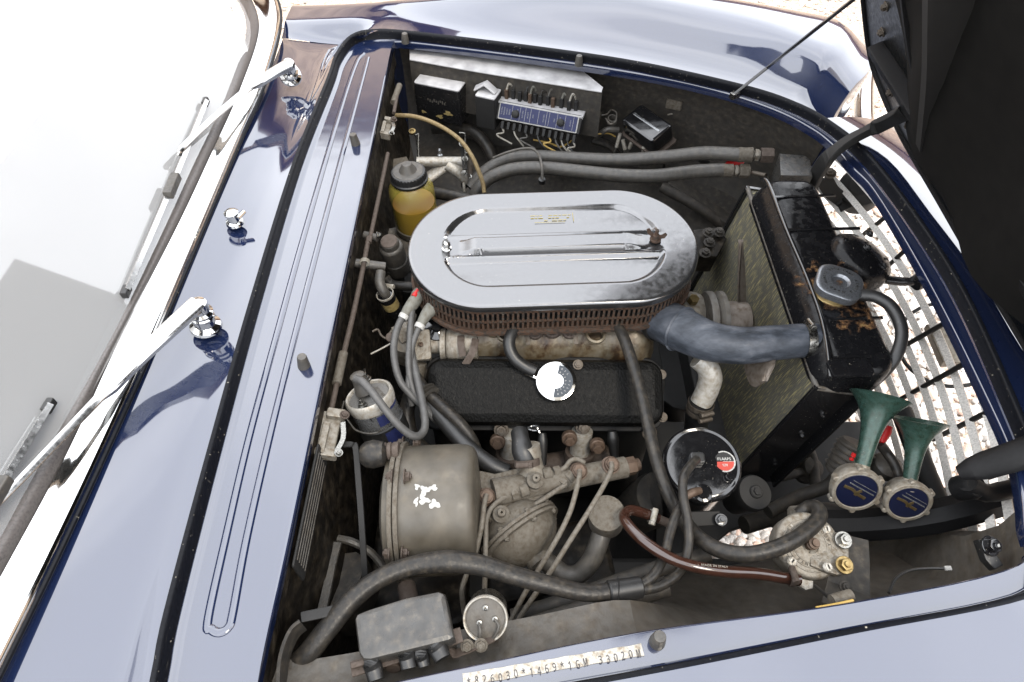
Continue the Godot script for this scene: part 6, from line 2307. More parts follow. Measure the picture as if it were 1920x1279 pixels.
func coil_and_leads():
	var ic = thing("ignition_coil", "round ignition coil with bright rim, blue patches and a thick grey lead on top", "ignition coil", Vector3(-0.1848, -0.19, 0.2407))
	var top: Vector3 = Vector3(-0.2022, -0.062, 0.2194)
	var foot: Vector3 = Vector3(-0.1743, -0.165, 0.2528)
	var ax = axis(top, top - foot)
	var l = (top - foot).length()
	var g = Geo.new()
	lathe(g, [V2(0, -l), V2(0.030, -l), V2(0.0325, -l + 0.004), V2(0.0325, -0.016), V2(0.0335, -0.012)], ax, 44)
	part("can", g, M.chrome_dull, ic)
	g = Geo.new()
	lathe(g, [V2(0.0335, -0.016), V2(0.0345, -0.012), V2(0.0352, -0.004), V2(0.0345, 0.001), V2(0.0325, 0.003), V2(0.0305, 0.002), V2(0.029, -0.002)], ax, 44)
	part("rim", g, M.alu_bright, ic)
	g = Geo.new()
	lathe(g, [V2(0.0315, -0.004), V2(0.029, -0.0035), V2(0.0285, -0.001), V2(0.012, 0.0), V2(0, 0.0)], ax, 40)
	var cap = part("insulator", g, M.coil_top, ic)
	# rubber mount band and blue print
	g = Geo.new()
	lathe(g, [V2(0.0326, -0.075), V2(0.0345, -0.074), V2(0.0345, -0.045), V2(0.0326, -0.044)], ax, 44)
	part("band", g, M.rubber_dark, ic)
	for q in [[-0.036, -0.019, 0.55, 1.0], [-0.075, -0.048, 0.25, 0.95], [-0.020, -0.016, -0.35, 0.25]]:
		g = Geo.new()
		var r0 = 0.0331 if q[0] > -0.04 else 0.0350
		var rows = []
		for y in [q[0], q[1]]:
			var row = []
			for i in 13:
				var a = -lerpf(q[2], q[3], i / 12.0)
				var w = ax.basis.inverse() * Vector3(0.55, 0.1, 0.8)
				var base = atan2(-w.z, w.x)
				row.append(ax * Vector3(r0 * cos(base + a + 0.75), y, -r0 * sin(base + a + 0.75)))
			rows.append(row)
		g.grid(rows)
		part("blue_patch", g, M.label_blue, ic)
	g = Geo.new()
	var hv: Vector3 = ax * (ax.basis.inverse() * (Vector3(-0.2082, -0.058, 0.2148) - top))
	lathe(g, [V2(0.0135, -0.001), V2(0.0125, 0.004), V2(0.011, 0.012), V2(0.0098, 0.020), V2(0.0105, 0.028), V2(0.006, 0.031), V2(0, 0.031)], axis(hv, ax.basis.y), 22)
	part("high_tension_boot", g, M.rubber_grey, cap)
	for p in [Vector3(-0.2054, -0.055, 0.1986), Vector3(-0.2053, -0.055, 0.2427)]:
		g = Geo.new()
		lathe(g, [V2(0.0065, 0), V2(0.0065, 0.003), V2(0.003, 0.004), V2(0.0028, 0.012), V2(0, 0.0125)], axis(p, ax.basis.y), 14)
		prism(g, hexagon(0.0052), 0.003, 0.007, axis(p, ax.basis.y), 0.0006)
		part("terminal", g, M.steel, cap)
	letter("cast_lettering", "BOBINA", 0.0058, M.bay_grey, cap, ax * (ax.basis.inverse() * (Vector3(-0.1866, -0.06, 0.2153) - top)) + ax.basis.y * 0.0005, Vector3(-0.178, -0.06, 0.2243) - Vector3(-0.1934, -0.06, 0.2034), ax.basis.y, true)
	wire(ic, [Vector3(-0.2023, -0.05, 0.2476), Vector3(-0.1981, -0.06, 0.2533), Vector3(-0.1928, -0.075, 0.2561), Vector3(-0.1851, -0.085, 0.2586)], 0.0013, M.rubber_dark)
	wire(ic, [Vector3(-0.2377, -0.07, 0.224), Vector3(-0.2401, -0.08, 0.2354), Vector3(-0.229, -0.085, 0.2499), Vector3(-0.2174, -0.085, 0.2629), Vector3(-0.2003, -0.085, 0.2681), Vector3(-0.1872, -0.085, 0.2664), Vector3(-0.1821, -0.08, 0.2651)], 0.0013, M.rubber_grey, "bail_wire")
	wire(ic, [Vector3(-0.2042, -0.05, 0.2012), Vector3(-0.2081, -0.045, 0.1937), Vector3(-0.2085, -0.04, 0.1899)], 0.002, M.steel, "spade")
	# leads; each one is a thing
	var hl = thing("coil_lead", "thick grey lead looping from coil top down and up to the plug boots", "lead", Vector3(-0.1523, -0.1, 0.2478))
	g = Geo.new()
	tube(g, [Vector3(-0.213, -0.025, 0.218), Vector3(-0.2022, -0.02, 0.226), Vector3(-0.1865, -0.025, 0.2417), Vector3(-0.1695, -0.04, 0.2592), Vector3(-0.1505, -0.06, 0.2737), Vector3(-0.1344, -0.075, 0.2782), Vector3(-0.1247, -0.085, 0.2672), Vector3(-0.123, -0.088, 0.2463), Vector3(-0.1317, -0.088, 0.2056), Vector3(-0.1428, -0.085, 0.1648), Vector3(-0.152, -0.08, 0.1286), Vector3(-0.1574, -0.075, 0.0908), Vector3(-0.1545, -0.07, 0.0625)], 0.0056, 14, 7)
	part("lead_body", g, M.lead_grey, hl)
	var paths = [
		[[Vector3(-0.1626, -0.06, 0.0689), Vector3(-0.1708, -0.062, 0.0802), Vector3(-0.177, -0.066, 0.1035), Vector3(-0.1782, -0.072, 0.1297), Vector3(-0.1729, -0.08, 0.1586), Vector3(-0.1642, -0.09, 0.1787), Vector3(-0.1516, -0.1, 0.1909), Vector3(-0.1349, -0.115, 0.2018), Vector3(-0.105, -0.15, 0.2174)], "outermost left of the three grey plug leads, its boot ringed white", 0.0055],
		[[Vector3(-0.1548, -0.058, 0.053), Vector3(-0.1552, -0.062, 0.0802), Vector3(-0.1548, -0.068, 0.1175), Vector3(-0.1541, -0.076, 0.1517), Vector3(-0.1503, -0.09, 0.1758), Vector3(-0.1408, -0.105, 0.1942), Vector3(-0.1217, -0.13, 0.2063)], "middle one of the three grey plug leads falling behind the coil lead", 0.0048],
		[[Vector3(-0.141, -0.062, 0.0931), Vector3(-0.1459, -0.066, 0.1066), Vector3(-0.1506, -0.072, 0.1246), Vector3(-0.1527, -0.082, 0.1572), Vector3(-0.1535, -0.095, 0.1819), Vector3(-0.1501, -0.12, 0.1985)], "thin right plug lead under a large grey green boot with white collar", 0.0045]]
	for q in paths:
		var t = thing("plug_lead", q[1], "lead", q[0][3], "grey plug leads")
		g = Geo.new()
		tube(g, q[0], q[2], 14, 6)
		part("lead_body", g, M.lead_grey, t)
	var boots = [
		[[Vector3(-0.1674, -0.062, 0.0737), Vector3(-0.162, -0.058, 0.0641), Vector3(-0.1527, -0.052, 0.0506), Vector3(-0.1465, -0.05, 0.0424)], [0.0065, 0.0085, 0.0095, 0.0085], "slim left grey green plug boot with a white collar"],
		[[Vector3(-0.155, -0.058, 0.0597), Vector3(-0.1513, -0.054, 0.0499), Vector3(-0.1468, -0.05, 0.039), Vector3(-0.1421, -0.048, 0.0329)], [0.0065, 0.0095, 0.011, 0.0095], "middle plug boot close under the air cleaner edge, a red sleeve above"],
		[[Vector3(-0.141, -0.062, 0.0931), Vector3(-0.1327, -0.056, 0.0767), Vector3(-0.1234, -0.052, 0.065), Vector3(-0.1138, -0.05, 0.058)], [0.0065, 0.009, 0.0115, 0.010], "right plug boot, widest, under the slotted band with a white collar"]]
	for q in boots:
		var t = thing("plug_boot", q[2], "plug boot", q[0][1], "grey plug boots by the air cleaner")
		g = Geo.new()
		tube(g, q[0], q[1], 16, 5)
		part("boot_body", g, M.plug_boot, t)
		if q[2].contains("white"):
			g = Geo.new()
			var d: Vector3 = (q[0][1] - q[0][0]).normalized()
			lathe(g, [V2(0.0064, -0.004), V2(0.0078, -0.0035), V2(0.0082, 0.0035), V2(0.007, 0.004)], axis(q[0][0], d), 18)
			part("white_collar", g, M.label_white, t)
		elif q[2].contains("red"):
			g = Geo.new()
			tube(g, [Vector3(-0.1521, -0.045, 0.048), Vector3(-0.1485, -0.044, 0.0411), Vector3(-0.1455, -0.043, 0.0364)], 0.005, 10, 2)
			part("red_sleeve", g, M.red_plastic, t)
	# distributor body under the boots
	var db = thing("distributor", "dusty distributor body half hidden under the grey plug leads", "distributor", Vector3(-0.1756, -0.16, 0.0441))
	g = Geo.new()
	lathe(g, [V2(0, -0.05), V2(0.024, -0.05), V2(0.028, -0.01), V2(0.030, 0.004), V2(0.020, 0.016), V2(0, 0.018)], axis(Vector3(-0.1681, -0.115, 0.0734), Vector3(0.1, 1, 0.1)), 26)
	part("body", g, M.alu_cast, db)
	g = Geo.new()
	strip(g, [Vector3(-0.184, -0.09, 0.0697), Vector3(-0.174, -0.09, 0.0849), Vector3(-0.1645, -0.092, 0.0983)], 0.016, 0.004, Vector3(1, 0, -0.4), 3)
	part("cap_clip", g, M.servo_dusty, db)
	wire(db, [Vector3(-0.2224, -0.1, 0.0724), Vector3(-0.2145, -0.1, 0.068), Vector3(-0.208, -0.1, 0.079), Vector3(-0.2005, -0.1, 0.0855), Vector3(-0.1893, -0.1, 0.0876)], 0.0018, M.steel_dirty)
	wire(db, [Vector3(-0.219, -0.1, 0.1173), Vector3(-0.2038, -0.1, 0.1068), Vector3(-0.19, -0.1, 0.0962)], 0.0014, M.white_wire)
	g = Geo.new()
	rod(g, axis(Vector3(-0.1913, -0.105, 0.0836), Vector3(0, 1, 0.3)), 0.008, 0.01, 14)
	part("terminal", g, M.rust_brown, db)
	g = Geo.new()
	lathe(g, [V2(0, -0.02), V2(0.020, -0.02), V2(0.022, -0.004), V2(0.019, 0.006), V2(0.008, 0.010), V2(0.007, 0.018), V2(0, 0.018)], axis(Vector3(-0.119, -0.1, 0.0702), Vector3(0, 1, 0.25)), 24)
	part("sender", g, M.black_gloss, db)
	g = Geo.new()
	tube(g, [Vector3(-0.1467, -0.12, 0.1189), Vector3(-0.1516, -0.14, 0.1355), Vector3(-0.1574, -0.17, 0.1558)], 0.013, 16, 3)
	part("foot_pipe", g, M.servo_dusty, db)


func hoses():
	var up = thing("oil_cooler_hose", "upper one of two long grey hoses crossing to the radiator, ending in a brown union", "hose", Vector3(0.2285, -0.2, -0.5108), "two long grey hoses behind the air cleaner")
	var g = Geo.new()
	tube(g, [Vector3(-0.0933, -0.21, -0.4254), Vector3(-0.0641, -0.19, -0.4495), Vector3(-0.0232, -0.17, -0.4641), Vector3(0.0288, -0.155, -0.4625), Vector3(0.1134, -0.145, -0.4431), Vector3(0.2222, -0.13, -0.4152), Vector3(0.3161, -0.11, -0.3985), Vector3(0.3852, -0.09, -0.3832), Vector3(0.4484, -0.075, -0.3571)], 0.0135, 20, 7)
	part("hose_body", g, M.rubber_grey, up)
	hose_union(up, Vector3(0.4484, -0.075, -0.3571), Vector3(0.5097, -0.07, -0.3485), 1.0)
	var lo = thing("oil_cooler_hose", "lower of the two long grey hoses, nearest the lid, a red flap at its end", "hose", Vector3(0.1614, -0.18, -0.4364), "two long grey hoses behind the air cleaner")
	g = Geo.new()
	tube(g, [Vector3(-0.0818, -0.2, -0.3772), Vector3(-0.0674, -0.175, -0.3848), Vector3(-0.0391, -0.155, -0.3946), Vector3(0.0055, -0.14, -0.398), Vector3(0.0659, -0.13, -0.3883), Vector3(0.1402, -0.12, -0.3627), Vector3(0.2132, -0.115, -0.3442), Vector3(0.2859, -0.11, -0.3359), Vector3(0.3602, -0.105, -0.3429), Vector3(0.4169, -0.1, -0.3414)], 0.0135, 20, 7)
	part("hose_body", g, M.rubber_grey, lo)
	hose_union(lo, Vector3(0.4169, -0.1, -0.3414), Vector3(0.4689, -0.1, -0.338), 0.9)
	g = Geo.new()
	poly_plate(g, [Vector3(0.4203, -0.1, -0.3585), Vector3(0.435, -0.095, -0.3691), Vector3(0.4658, -0.095, -0.3639), Vector3(0.4621, -0.1, -0.3603), Vector3(0.4518, -0.1, -0.3568)], 0.002)
	part("red_flap", g, M.red_plastic, lo)
	g = Geo.new()
	tube(g, [Vector3(0.4679, -0.1, -0.338), Vector3(0.4819, -0.095, -0.323), Vector3(0.4923, -0.09, -0.3115)], 0.0045, 10, 2)
	part("pipe_end", g, M.steel_dirty, lo)
	var ex = thing("header_box", "small grey square tank behind the far end of the radiator", "tank", Vector3(0.5613, -0.1, -0.3568))
	g = Geo.new()
	poly_plate(g, [Vector3(0.5139, -0.055, -0.3345), Vector3(0.5612, -0.055, -0.3277), Vector3(0.5673, -0.055, -0.3127), Vector3(0.5577, -0.055, -0.2642), Vector3(0.4991, -0.055, -0.2674)], 0.06)
	part("box", g, M.peeled, ex)
	wire(ex, [Vector3(0.5586, -0.06, -0.29), Vector3(0.5629, -0.055, -0.2898), Vector3(0.564, -0.06, -0.2803)], 0.002, M.black_matt, "clip")
	var arc = thing("heater_hose", "thick black hose arching behind the braided cable", "hose", Vector3(-0.0709, -0.25, -0.6212))
	g = Geo.new()
	tube(g, [Vector3(-0.1871, -0.2, -0.6347), Vector3(-0.1378, -0.19, -0.624), Vector3(-0.0933, -0.19, -0.6069), Vector3(-0.0644, -0.2, -0.5816), Vector3(-0.047, -0.22, -0.5543), Vector3(-0.0375, -0.25, -0.5423)], 0.0145, 18, 6)
	part("hose_body", g, M.rubber, arc)
	var lw = thing("heater_hose", "dark hose passing right of the washer bottle under the air cleaner lid", "hose", Vector3(-0.1395, -0.22, -0.4052))
	g = Geo.new()
	tube(g, [Vector3(-0.1814, -0.19, -0.386), Vector3(-0.1461, -0.185, -0.3728), Vector3(-0.1, -0.18, -0.3528), Vector3(-0.0662, -0.18, -0.3358)], 0.0125, 18, 4)
	part("hose_body", g, M.rubber, lw)
	var tp = thing("thin_pipe", "thin grey wire curving in front of the long hoses into a grommet", "pipe", Vector3(0.0304, -0.2, -0.5406))
	g = Geo.new()
	tube(g, [Vector3(-0.0399, -0.15, -0.4499), Vector3(-0.0113, -0.135, -0.4479), Vector3(0.0202, -0.125, -0.4469), Vector3(0.0424, -0.12, -0.4398), Vector3(0.055, -0.115, -0.4127), Vector3(0.0602, -0.11, -0.3668), Vector3(0.0614, -0.13, -0.3483)], 0.0028, 10, 7)
	part("pipe_body", g, M.bay_grey, tp)
	g = Geo.new()
	lathe(g, [V2(0.005, -0.008), V2(0.0075, -0.006), V2(0.007, 0.004), V2(0.003, 0.006)], axis(Vector3(0.0603, -0.13, -0.3483), Vector3(0, 1, 0.2)), 16)
	part("grommet", g, M.rubber_dark, tp)
	# breather hose that drops past the cover to the canister
	var dh = thing("drop_hose", "long grey hose falling from the slotted band over the rocker cover past the black canister", "hose", Vector3(0.1985, -0.15, 0.179))
	g = Geo.new()
	tube(g, [Vector3(0.1497, -0.07, 0.0691), Vector3(0.1622, -0.066, 0.0897), Vector3(0.171, -0.068, 0.1175), Vector3(0.178, -0.074, 0.1483), Vector3(0.1848, -0.082, 0.1814), Vector3(0.1902, -0.09, 0.2181), Vector3(0.1946, -0.098, 0.2534), Vector3(0.2006, -0.108, 0.2946), Vector3(0.2106, -0.12, 0.3332), Vector3(0.2274, -0.14, 0.363), Vector3(0.2483, -0.16, 0.3851)], 0.0088, 16, 7)
	part("hose_body", g, M.rubber, dh)
	# two dark conduits left of the rocker cover
	var c1 = thing("dark_conduit", "smooth dark conduit slanting from coil to the servo valve, tipped with a narrow pipe", "conduit", Vector3(-0.0735, -0.17, 0.2242))
	g = Geo.new()
	tube(g, [Vector3(-0.1554, -0.13, 0.1547), Vector3(-0.1297, -0.13, 0.1872), Vector3(-0.0953, -0.135, 0.2265), Vector3(-0.0624, -0.14, 0.2615), Vector3(-0.0308, -0.145, 0.2848), Vector3(-0.0062, -0.15, 0.2942)], [0.0085, 0.009, 0.0115, 0.0125, 0.0125, 0.0115], 18, 5)
	part("conduit_body", g, M.rubber_dark, c1)
	g = Geo.new()
	tube(g, [Vector3(-0.0092, -0.149, 0.293), Vector3(0.0015, -0.152, 0.2965), Vector3(0.0139, -0.155, 0.3001)], [0.009, 0.007, 0.0045], 14, 2)
	part("tip", g, M.rubber_dark, c1)
	var c2 = thing("dark_conduit", "thinner grey conduit crossing the left corner of the rocker cover in a clip", "conduit", Vector3(-0.0981, -0.15, 0.1984))
	g = Geo.new()
	tube(g, [Vector3(-0.1522, -0.115, 0.1431), Vector3(-0.1294, -0.118, 0.1758), Vector3(-0.0996, -0.122, 0.2048), Vector3(-0.0751, -0.13, 0.2268), Vector3(-0.0594, -0.145, 0.2434), Vector3(-0.0522, -0.17, 0.2518)], 0.0088, 16, 6)
	part("conduit_body", g, M.rubber, c2)
	g = Geo.new()
	for k in 3:
		lathe(g, [V2(0.009, -0.0012), V2(0.0165, 0), V2(0.009, 0.0012)], axis(Vector3(-0.1274, -0.117, 0.1785) + Vector3(0.004, 0, 0.004) * (k - 1), Vector3(-0.1189, -0.12, 0.189) - Vector3(-0.1366, -0.117, 0.1657)), 20)
	part("rubber_clip", g, M.rubber_grey, c2)
	var c3 = thing("dark_conduit", "dull grey vertical conduit dropping into the dark between coil and servo", "conduit", Vector3(-0.1615, -0.2, 0.177))
	g = Geo.new()
	tube(g, [Vector3(-0.1578, -0.15, 0.1541), Vector3(-0.166, -0.17, 0.1809), Vector3(-0.157, -0.19, 0.2125), Vector3(-0.1328, -0.2, 0.2352)], 0.0125, 16, 5)
	part("conduit_body", g, M.rubber, c3)


func hose_union(parent: Node3D, a: Vector3, b: Vector3, s: float):
	var d = (b - a).normalized()
	var l = (b - a).length()
	var g = Geo.new()
	lathe(g, [V2(0.0142 * s, -0.004), V2(0.0148 * s, 0), V2(0.0138 * s, 0.008), V2(0.0148 * s, l * 0.36), V2(0.012 * s, l * 0.4), V2(0, l * 0.4)], axis(a, d), 22)
	part("ferrule", g, M.servo_dusty, parent)
	g = Geo.new()
	tube(g, [a + d * l * 0.38, a + d * l * 0.6], 0.0085 * s, 14, 1)
	prism(g, hexagon(0.0125 * s), l * 0.44, l * 0.56, axis(a, d), 0.001)
	part("hex_nut", g, M.alu_cast, parent)
	g = Geo.new()
	prism(g, hexagon(0.0155 * s), l * 0.62, l, axis(a, d), 0.0015)
	part("union_nut", g, M.rust_brown if s > 0.95 else M.servo_dusty, parent)


func near_side_parts():
	# thick loom across the near side
	var lm = thing("thick_loom", "thick flattened black sleeve sweeping across the near side of the bay", "loom", Vector3(-0.071, -0.08, 0.4547))
	var g = Geo.new()
	tube(g, [Vector3(-0.2492, -0.09, 0.572), Vector3(-0.2277, -0.075, 0.5568), Vector3(-0.2063, -0.065, 0.5313), Vector3(-0.1824, -0.058, 0.5026), Vector3(-0.1543, -0.055, 0.48), Vector3(-0.1187, -0.055, 0.4651), Vector3(-0.0753, -0.055, 0.4594), Vector3(-0.0378, -0.06, 0.462), Vector3(0, -0.065, 0.4716), Vector3(0.0441, -0.075, 0.48), Vector3(0.0886, -0.085, 0.4861), Vector3(0.1244, -0.09, 0.482)], [0.0125, 0.0128, 0.0125, 0.012, 0.0115, 0.0115, 0.0135, 0.0125, 0.0115, 0.011, 0.0105, 0.0105], 22, 7, true, 0.85)
	part("sleeve", g, M.rubber, lm)
	g = Geo.new()
	rod(g, axis(Vector3(0.1145, -0.088, 0.4839), Vector3(0.1544, -0.094, 0.4769) - Vector3(0.1145, -0.088, 0.4839)), 0.0132, 0.042, 22)
	part("binding_tape", g, M.rubber_dark, lm)
	g = Geo.new()
	lathe(g, [V2(0.013, -0.001), V2(0.0155, 0), V2(0.013, 0.001)], axis(Vector3(0.1264, -0.09, 0.4813), Vector3(1, 0, 0.1)), 24)
	part("clip_wire", g, M.black_matt, lm)
	for q in [[Vector3(0.1491, -0.094, 0.4781), Vector3(0.1725, -0.095, 0.4624), Vector3(0.1912, -0.1, 0.4339), Vector3(0.202, -0.1, 0.4061), Vector3(0.216, -0.1, 0.3771), Vector3(0.2302, -0.11, 0.3575)], [Vector3(0.1507, -0.094, 0.4807), Vector3(0.1818, -0.1, 0.4723), Vector3(0.2087, -0.105, 0.4523), Vector3(0.2231, -0.105, 0.4252), Vector3(0.2261, -0.095, 0.394), Vector3(0.2231, -0.085, 0.3617), Vector3(0.2267, -0.08, 0.3375), Vector3(0.2411, -0.085, 0.3168), Vector3(0.2527, -0.095, 0.3034)]]:
		g = Geo.new()
		tube(g, q, 0.0062, 14, 7)
		part("branch", g, M.rubber, lm)
	# canister
	var cn = thing("black_canister", "scuffed black round canister with red and black sticker and cables on its lid", "canister", Vector3(0.3195, -0.3, 0.2203))
	var ca = axis(Vector3(0.2672, -0.118, 0.2959), Vector3(-0.03, 0.97, 0.16))
	g = Geo.new()
	lathe(g, [V2(0, -0.17), V2(0.048, -0.17), V2(0.050, -0.16), V2(0.0505, -0.02), V2(0.0525, -0.018), V2(0.053, -0.012), V2(0.0505, -0.009)], ca, 56)
	part("body", g, M.black_gloss, cn)
	g = Geo.new()
	lathe(g, [V2(0.0505, -0.009), V2(0.0545, -0.008), V2(0.0553, -0.005), V2(0.0545, -0.0025), V2(0.052, -0.001), V2(0.049, -0.0022), V2(0.046, -0.001), V2(0.02, 0.0005), V2(0, 0.0005)], ca, 64)
	var lid = part("lid", g, M.black_gloss, cn)
	var st = Transform3D(ca.basis, ca * (ca.basis.inverse() * (Vector3(0.2983, -0.118, 0.2942) - ca.origin)))
	g = Geo.new()
	lathe(g, [V2(0.0155, 0.0), V2(0.0155, 0.0012), V2(0.0, 0.0012)], st, 36)
	var stick = part("sticker_rim", g, M.label_white, lid)
	var sx = ca.basis * Vector3(1, 0, 0)
	for h in 2:
		g = Geo.new()
		var hp = PackedVector2Array()
		for i in 19:
			var a = PI * i / 18.0 + PI * h
			hp.append(V2(cos(a), sin(a)) * 0.0132 + V2(0, 0.0004 * (1 - 2 * h)))
		prism(g, hp, 0.0010, 0.0017, st, 0.0)
		part("red_half" if h == 0 else "black_half", g, M.label_red if h == 0 else M.black_matt, stick)
	letter("sticker_word", "FLAAPS", 0.0042, M.label_white, stick, st * Vector3(0, 0.0017, -0.0035), sx, ca.basis.y, true)
	letter("sticker_word", "12V", 0.0036, M.label_white, stick, st * Vector3(0, 0.0017, 0.0055), sx, ca.basis.y, true)
	g = Geo.new()
	block(g, Transform3D(ca.basis, ca.origin + (Vector3(0.2589, -0.115, 0.2925) - Vector3(0.2672, -0.118, 0.2959))) * Transform3D(Basis(), Vector3(0, 0.004, 0)), 0.020, 0.012, 0.016, 0.004, 0.002)
	part("cable_socket", g, M.rubber_dark, lid)
	g = Geo.new()
	rod(g, Transform3D(ca.basis, Vector3(0.3011, -0.118, 0.3173)), 0.0055, 0.004, 16)
	part("vent_plug", g, M.black_gloss, lid)
	g = Geo.new()
	lathe(g, [V2(0.013, 0), V2(0.0125, 0.002), V2(0.009, 0.003), V2(0.008, 0.006), V2(0, 0.006)], Transform3D(ca.basis, Vector3(0.2597, -0.118, 0.3421)), 20)
	part("terminal_boss", g, M.black_gloss, lid)
	g = Geo.new()
	tube(g, [Vector3(0.2271, -0.095, 0.3585), Vector3(0.2377, -0.092, 0.3539), Vector3(0.25, -0.098, 0.3479)], [0.0058, 0.006, 0.005], 12, 3)
	part("cable_lug", g, M.copper_dull, lid)
	g = Geo.new()
	poly_plate(g, [Vector3(0.2254, -0.17, 0.3457), Vector3(0.2953, -0.17, 0.3441), Vector3(0.2959, -0.18, 0.3612), Vector3(0.2334, -0.18, 0.3651)], 0.01)
	part("mounting_strap", g, M.black_matt, cn)
	bolt(cn, Vector3(0.2941, -0.17, 0.3576), Vector3(0, 1, 0.3), 1.2, M.black_gloss)
	g = Geo.new()
	lathe(g, [V2(0.04, -0.1), V2(0.044, -0.02), V2(0.04, 0.0), V2(0, 0.004)], axis(Vector3(0.24, -0.28, 0.2687), Vector3(0.2, 1, 0.2)), 30)
	part("lower_drum", g, M.bay_brown, cn)
	# second reservoir
	var r2 = thing("small_black_reservoir", "small matt black capped reservoir right of the black canister", "reservoir", Vector3(0.3925, -0.3, 0.2686))
	g = Geo.new()
	var ra = axis(Vector3(0.3639, -0.21, 0.2977), Vector3(0.15, 0.95, 0.25))
	lathe(g, [V2(0, -0.06), V2(0.022, -0.06), V2(0.023, -0.012), V2(0.0265, -0.010), V2(0.027, 0.004), V2(0.025, 0.008), V2(0.010, 0.0095), V2(0.010, 0.012), V2(0.0085, 0.0135), V2(0, 0.0135)], ra, 30)
	part("body", g, M.black_matt, r2)
	g = Geo.new()
	prism(g, hexagon(0.006), 0.0125, 0.0165, ra, 0.001)
	part("cap_nut", g, M.black_matt, r2)
	# fuel pump
	var fp = thing("fuel_pump", "pale grey round fuel pump with ringed cover and four slotted screws", "fuel pump", Vector3(0.42, -0.2, 0.3959))
	var fc: Vector3 = Vector3(0.3794, -0.105, 0.4196)
	var fx = axis(fc, Vector3(0.05, 0.96, 0.22))
	g = Geo.new()
	lathe(g, [V2(0, -0.045), V2(0.03, -0.045), V2(0.041, -0.03), V2(0.0425, -0.006), V2(0.041, -0.002), V2(0.0385, 0.0), V2(0.034, 0.0), V2(0.0335, 0.0008), V2(0.0325, 0.0008), V2(0.032, 0.0), V2(0.029, 0.0), V2(0.0285, 0.0009), V2(0.0275, 0.0009), V2(0.027, 0.0002), V2(0.023, 0.0002), V2(0.0225, 0.001), V2(0.0215, 0.001), V2(0.021, 0.0004), V2(0.011, 0.001), V2(0.010, -0.002), V2(0, -0.002)], fx, 56)
	part("body", g, M.alu_cast, fp)
	g = Geo.new()
	poly_plate(g, [Vector3(0.3849, -0.107, 0.3924), Vector3(0.4106, -0.107, 0.3924), Vector3(0.4177, -0.107, 0.4011), Vector3(0.4321, -0.107, 0.4032), Vector3(0.4304, -0.107, 0.4174), Vector3(0.4199, -0.107, 0.4529), Vector3(0.4034, -0.107, 0.4569), Vector3(0.3884, -0.107, 0.4516), Vector3(0.3737, -0.107, 0.4449)], 0.008)
	part("mounting_ear", g, M.alu_cast, fp)
	g = Geo.new()
	lathe(g, [V2(0.0065, -0.003), V2(0.0065, 0.004), V2(0.0075, 0.005), V2(0.0075, 0.007), V2(0.006, 0.008), V2(0.006, 0.010), V2(0.007, 0.011), V2(0.007, 0.013), V2(0.0045, 0.014), V2(0.0045, 0.018), V2(0, 0.018)], fx, 18)
	part("centre_stud", g, M.copper_dull, fp)
	for p in [Vector3(0.4046, -0.104, 0.3995), Vector3(0.3922, -0.104, 0.4487), Vector3(0.3497, -0.104, 0.4413), Vector3(0.3591, -0.104, 0.3973)]:
		screw(fp, p, fx.basis.y, 1.25, M.alu_bright)
	for q in [[Vector3(0.4219, -0.102, 0.4145), M.steel], [Vector3(0.4132, -0.102, 0.4467), M.brass]]:
		bolt(fp, q[0], fx.basis.y, 1.5, q[1])
	var ring_words = "POMPA CARBURANTE"
	for i in ring_words.length():
		var a = lerpf(-0.9, 2.6, float(i) / ring_words.length())
		if ring_words[i] != " ":
			letter("character", ring_words[i], 0.0042, M.servo_dusty, fp, fx * Vector3(cos(a) * 0.0245, 0.0006, sin(a) * 0.0245), fx.basis * Vector3(-sin(a), 0, cos(a)), fx.basis.y)
	g = Geo.new()
	poly_plate(g, [Vector3(0.3605, -0.12, 0.4483), Vector3(0.3806, -0.12, 0.451), Vector3(0.3776, -0.125, 0.4679), Vector3(0.3682, -0.125, 0.4706), Vector3(0.3609, -0.125, 0.4653), Vector3(0.3583, -0.125, 0.46)], 0.012)
	part("lower_port", g, M.alu_bright, fp)
	g = Geo.new()
	poly_plate(g, [Vector3(0.382, -0.14, 0.3514), Vector3(0.4032, -0.14, 0.349), Vector3(0.4072, -0.14, 0.356), Vector3(0.3955, -0.13, 0.3751), Vector3(0.3798, -0.13, 0.3751), Vector3(0.3796, -0.14, 0.3607)], 0.014)
	rod(g, axis(Vector3(0.3896, -0.13, 0.3652), Vector3(0.6, 0.7, 0.1)), 0.0105, 0.02, 16)
	part("upper_port", g, M.servo_dusty, fp)
	g = Geo.new()
	strip(g, [Vector3(0.4366, -0.115, 0.4035), Vector3(0.4258, -0.115, 0.442), Vector3(0.4172, -0.118, 0.4709), Vector3(0.3953, -0.1, 0.5018)], 0.05, 0.003, Vector3(1, 0, 0), 3)
	part("bracket", g, M.bay_brown, fp)
	bolt(fp, Vector3(0.4113, -0.112, 0.4696), Vector3(0, 0.9, 0.3), 1.0, M.bay_brown)
	var fh = thing("fuel_hose", "thick grey hose looping from fuel pump leftwards under the canister", "hose", Vector3(0.302, -0.12, 0.4228))
	g = Geo.new()
	tube(g, [Vector3(0.3865, -0.125, 0.3705), Vector3(0.3976, -0.115, 0.3643), Vector3(0.4028, -0.105, 0.3712), Vector3(0.3992, -0.1, 0.3845), Vector3(0.3817, -0.095, 0.4011), Vector3(0.355, -0.09, 0.4186), Vector3(0.3252, -0.09, 0.431), Vector3(0.2923, -0.095, 0.4358), Vector3(0.2633, -0.105, 0.4265), Vector3(0.2448, -0.12, 0.4051), Vector3(0.2336, -0.135, 0.3767), Vector3(0.2313, -0.15, 0.3507)], 0.0102, 18, 7)
	part("hose_body", g, M.rubber, fh)
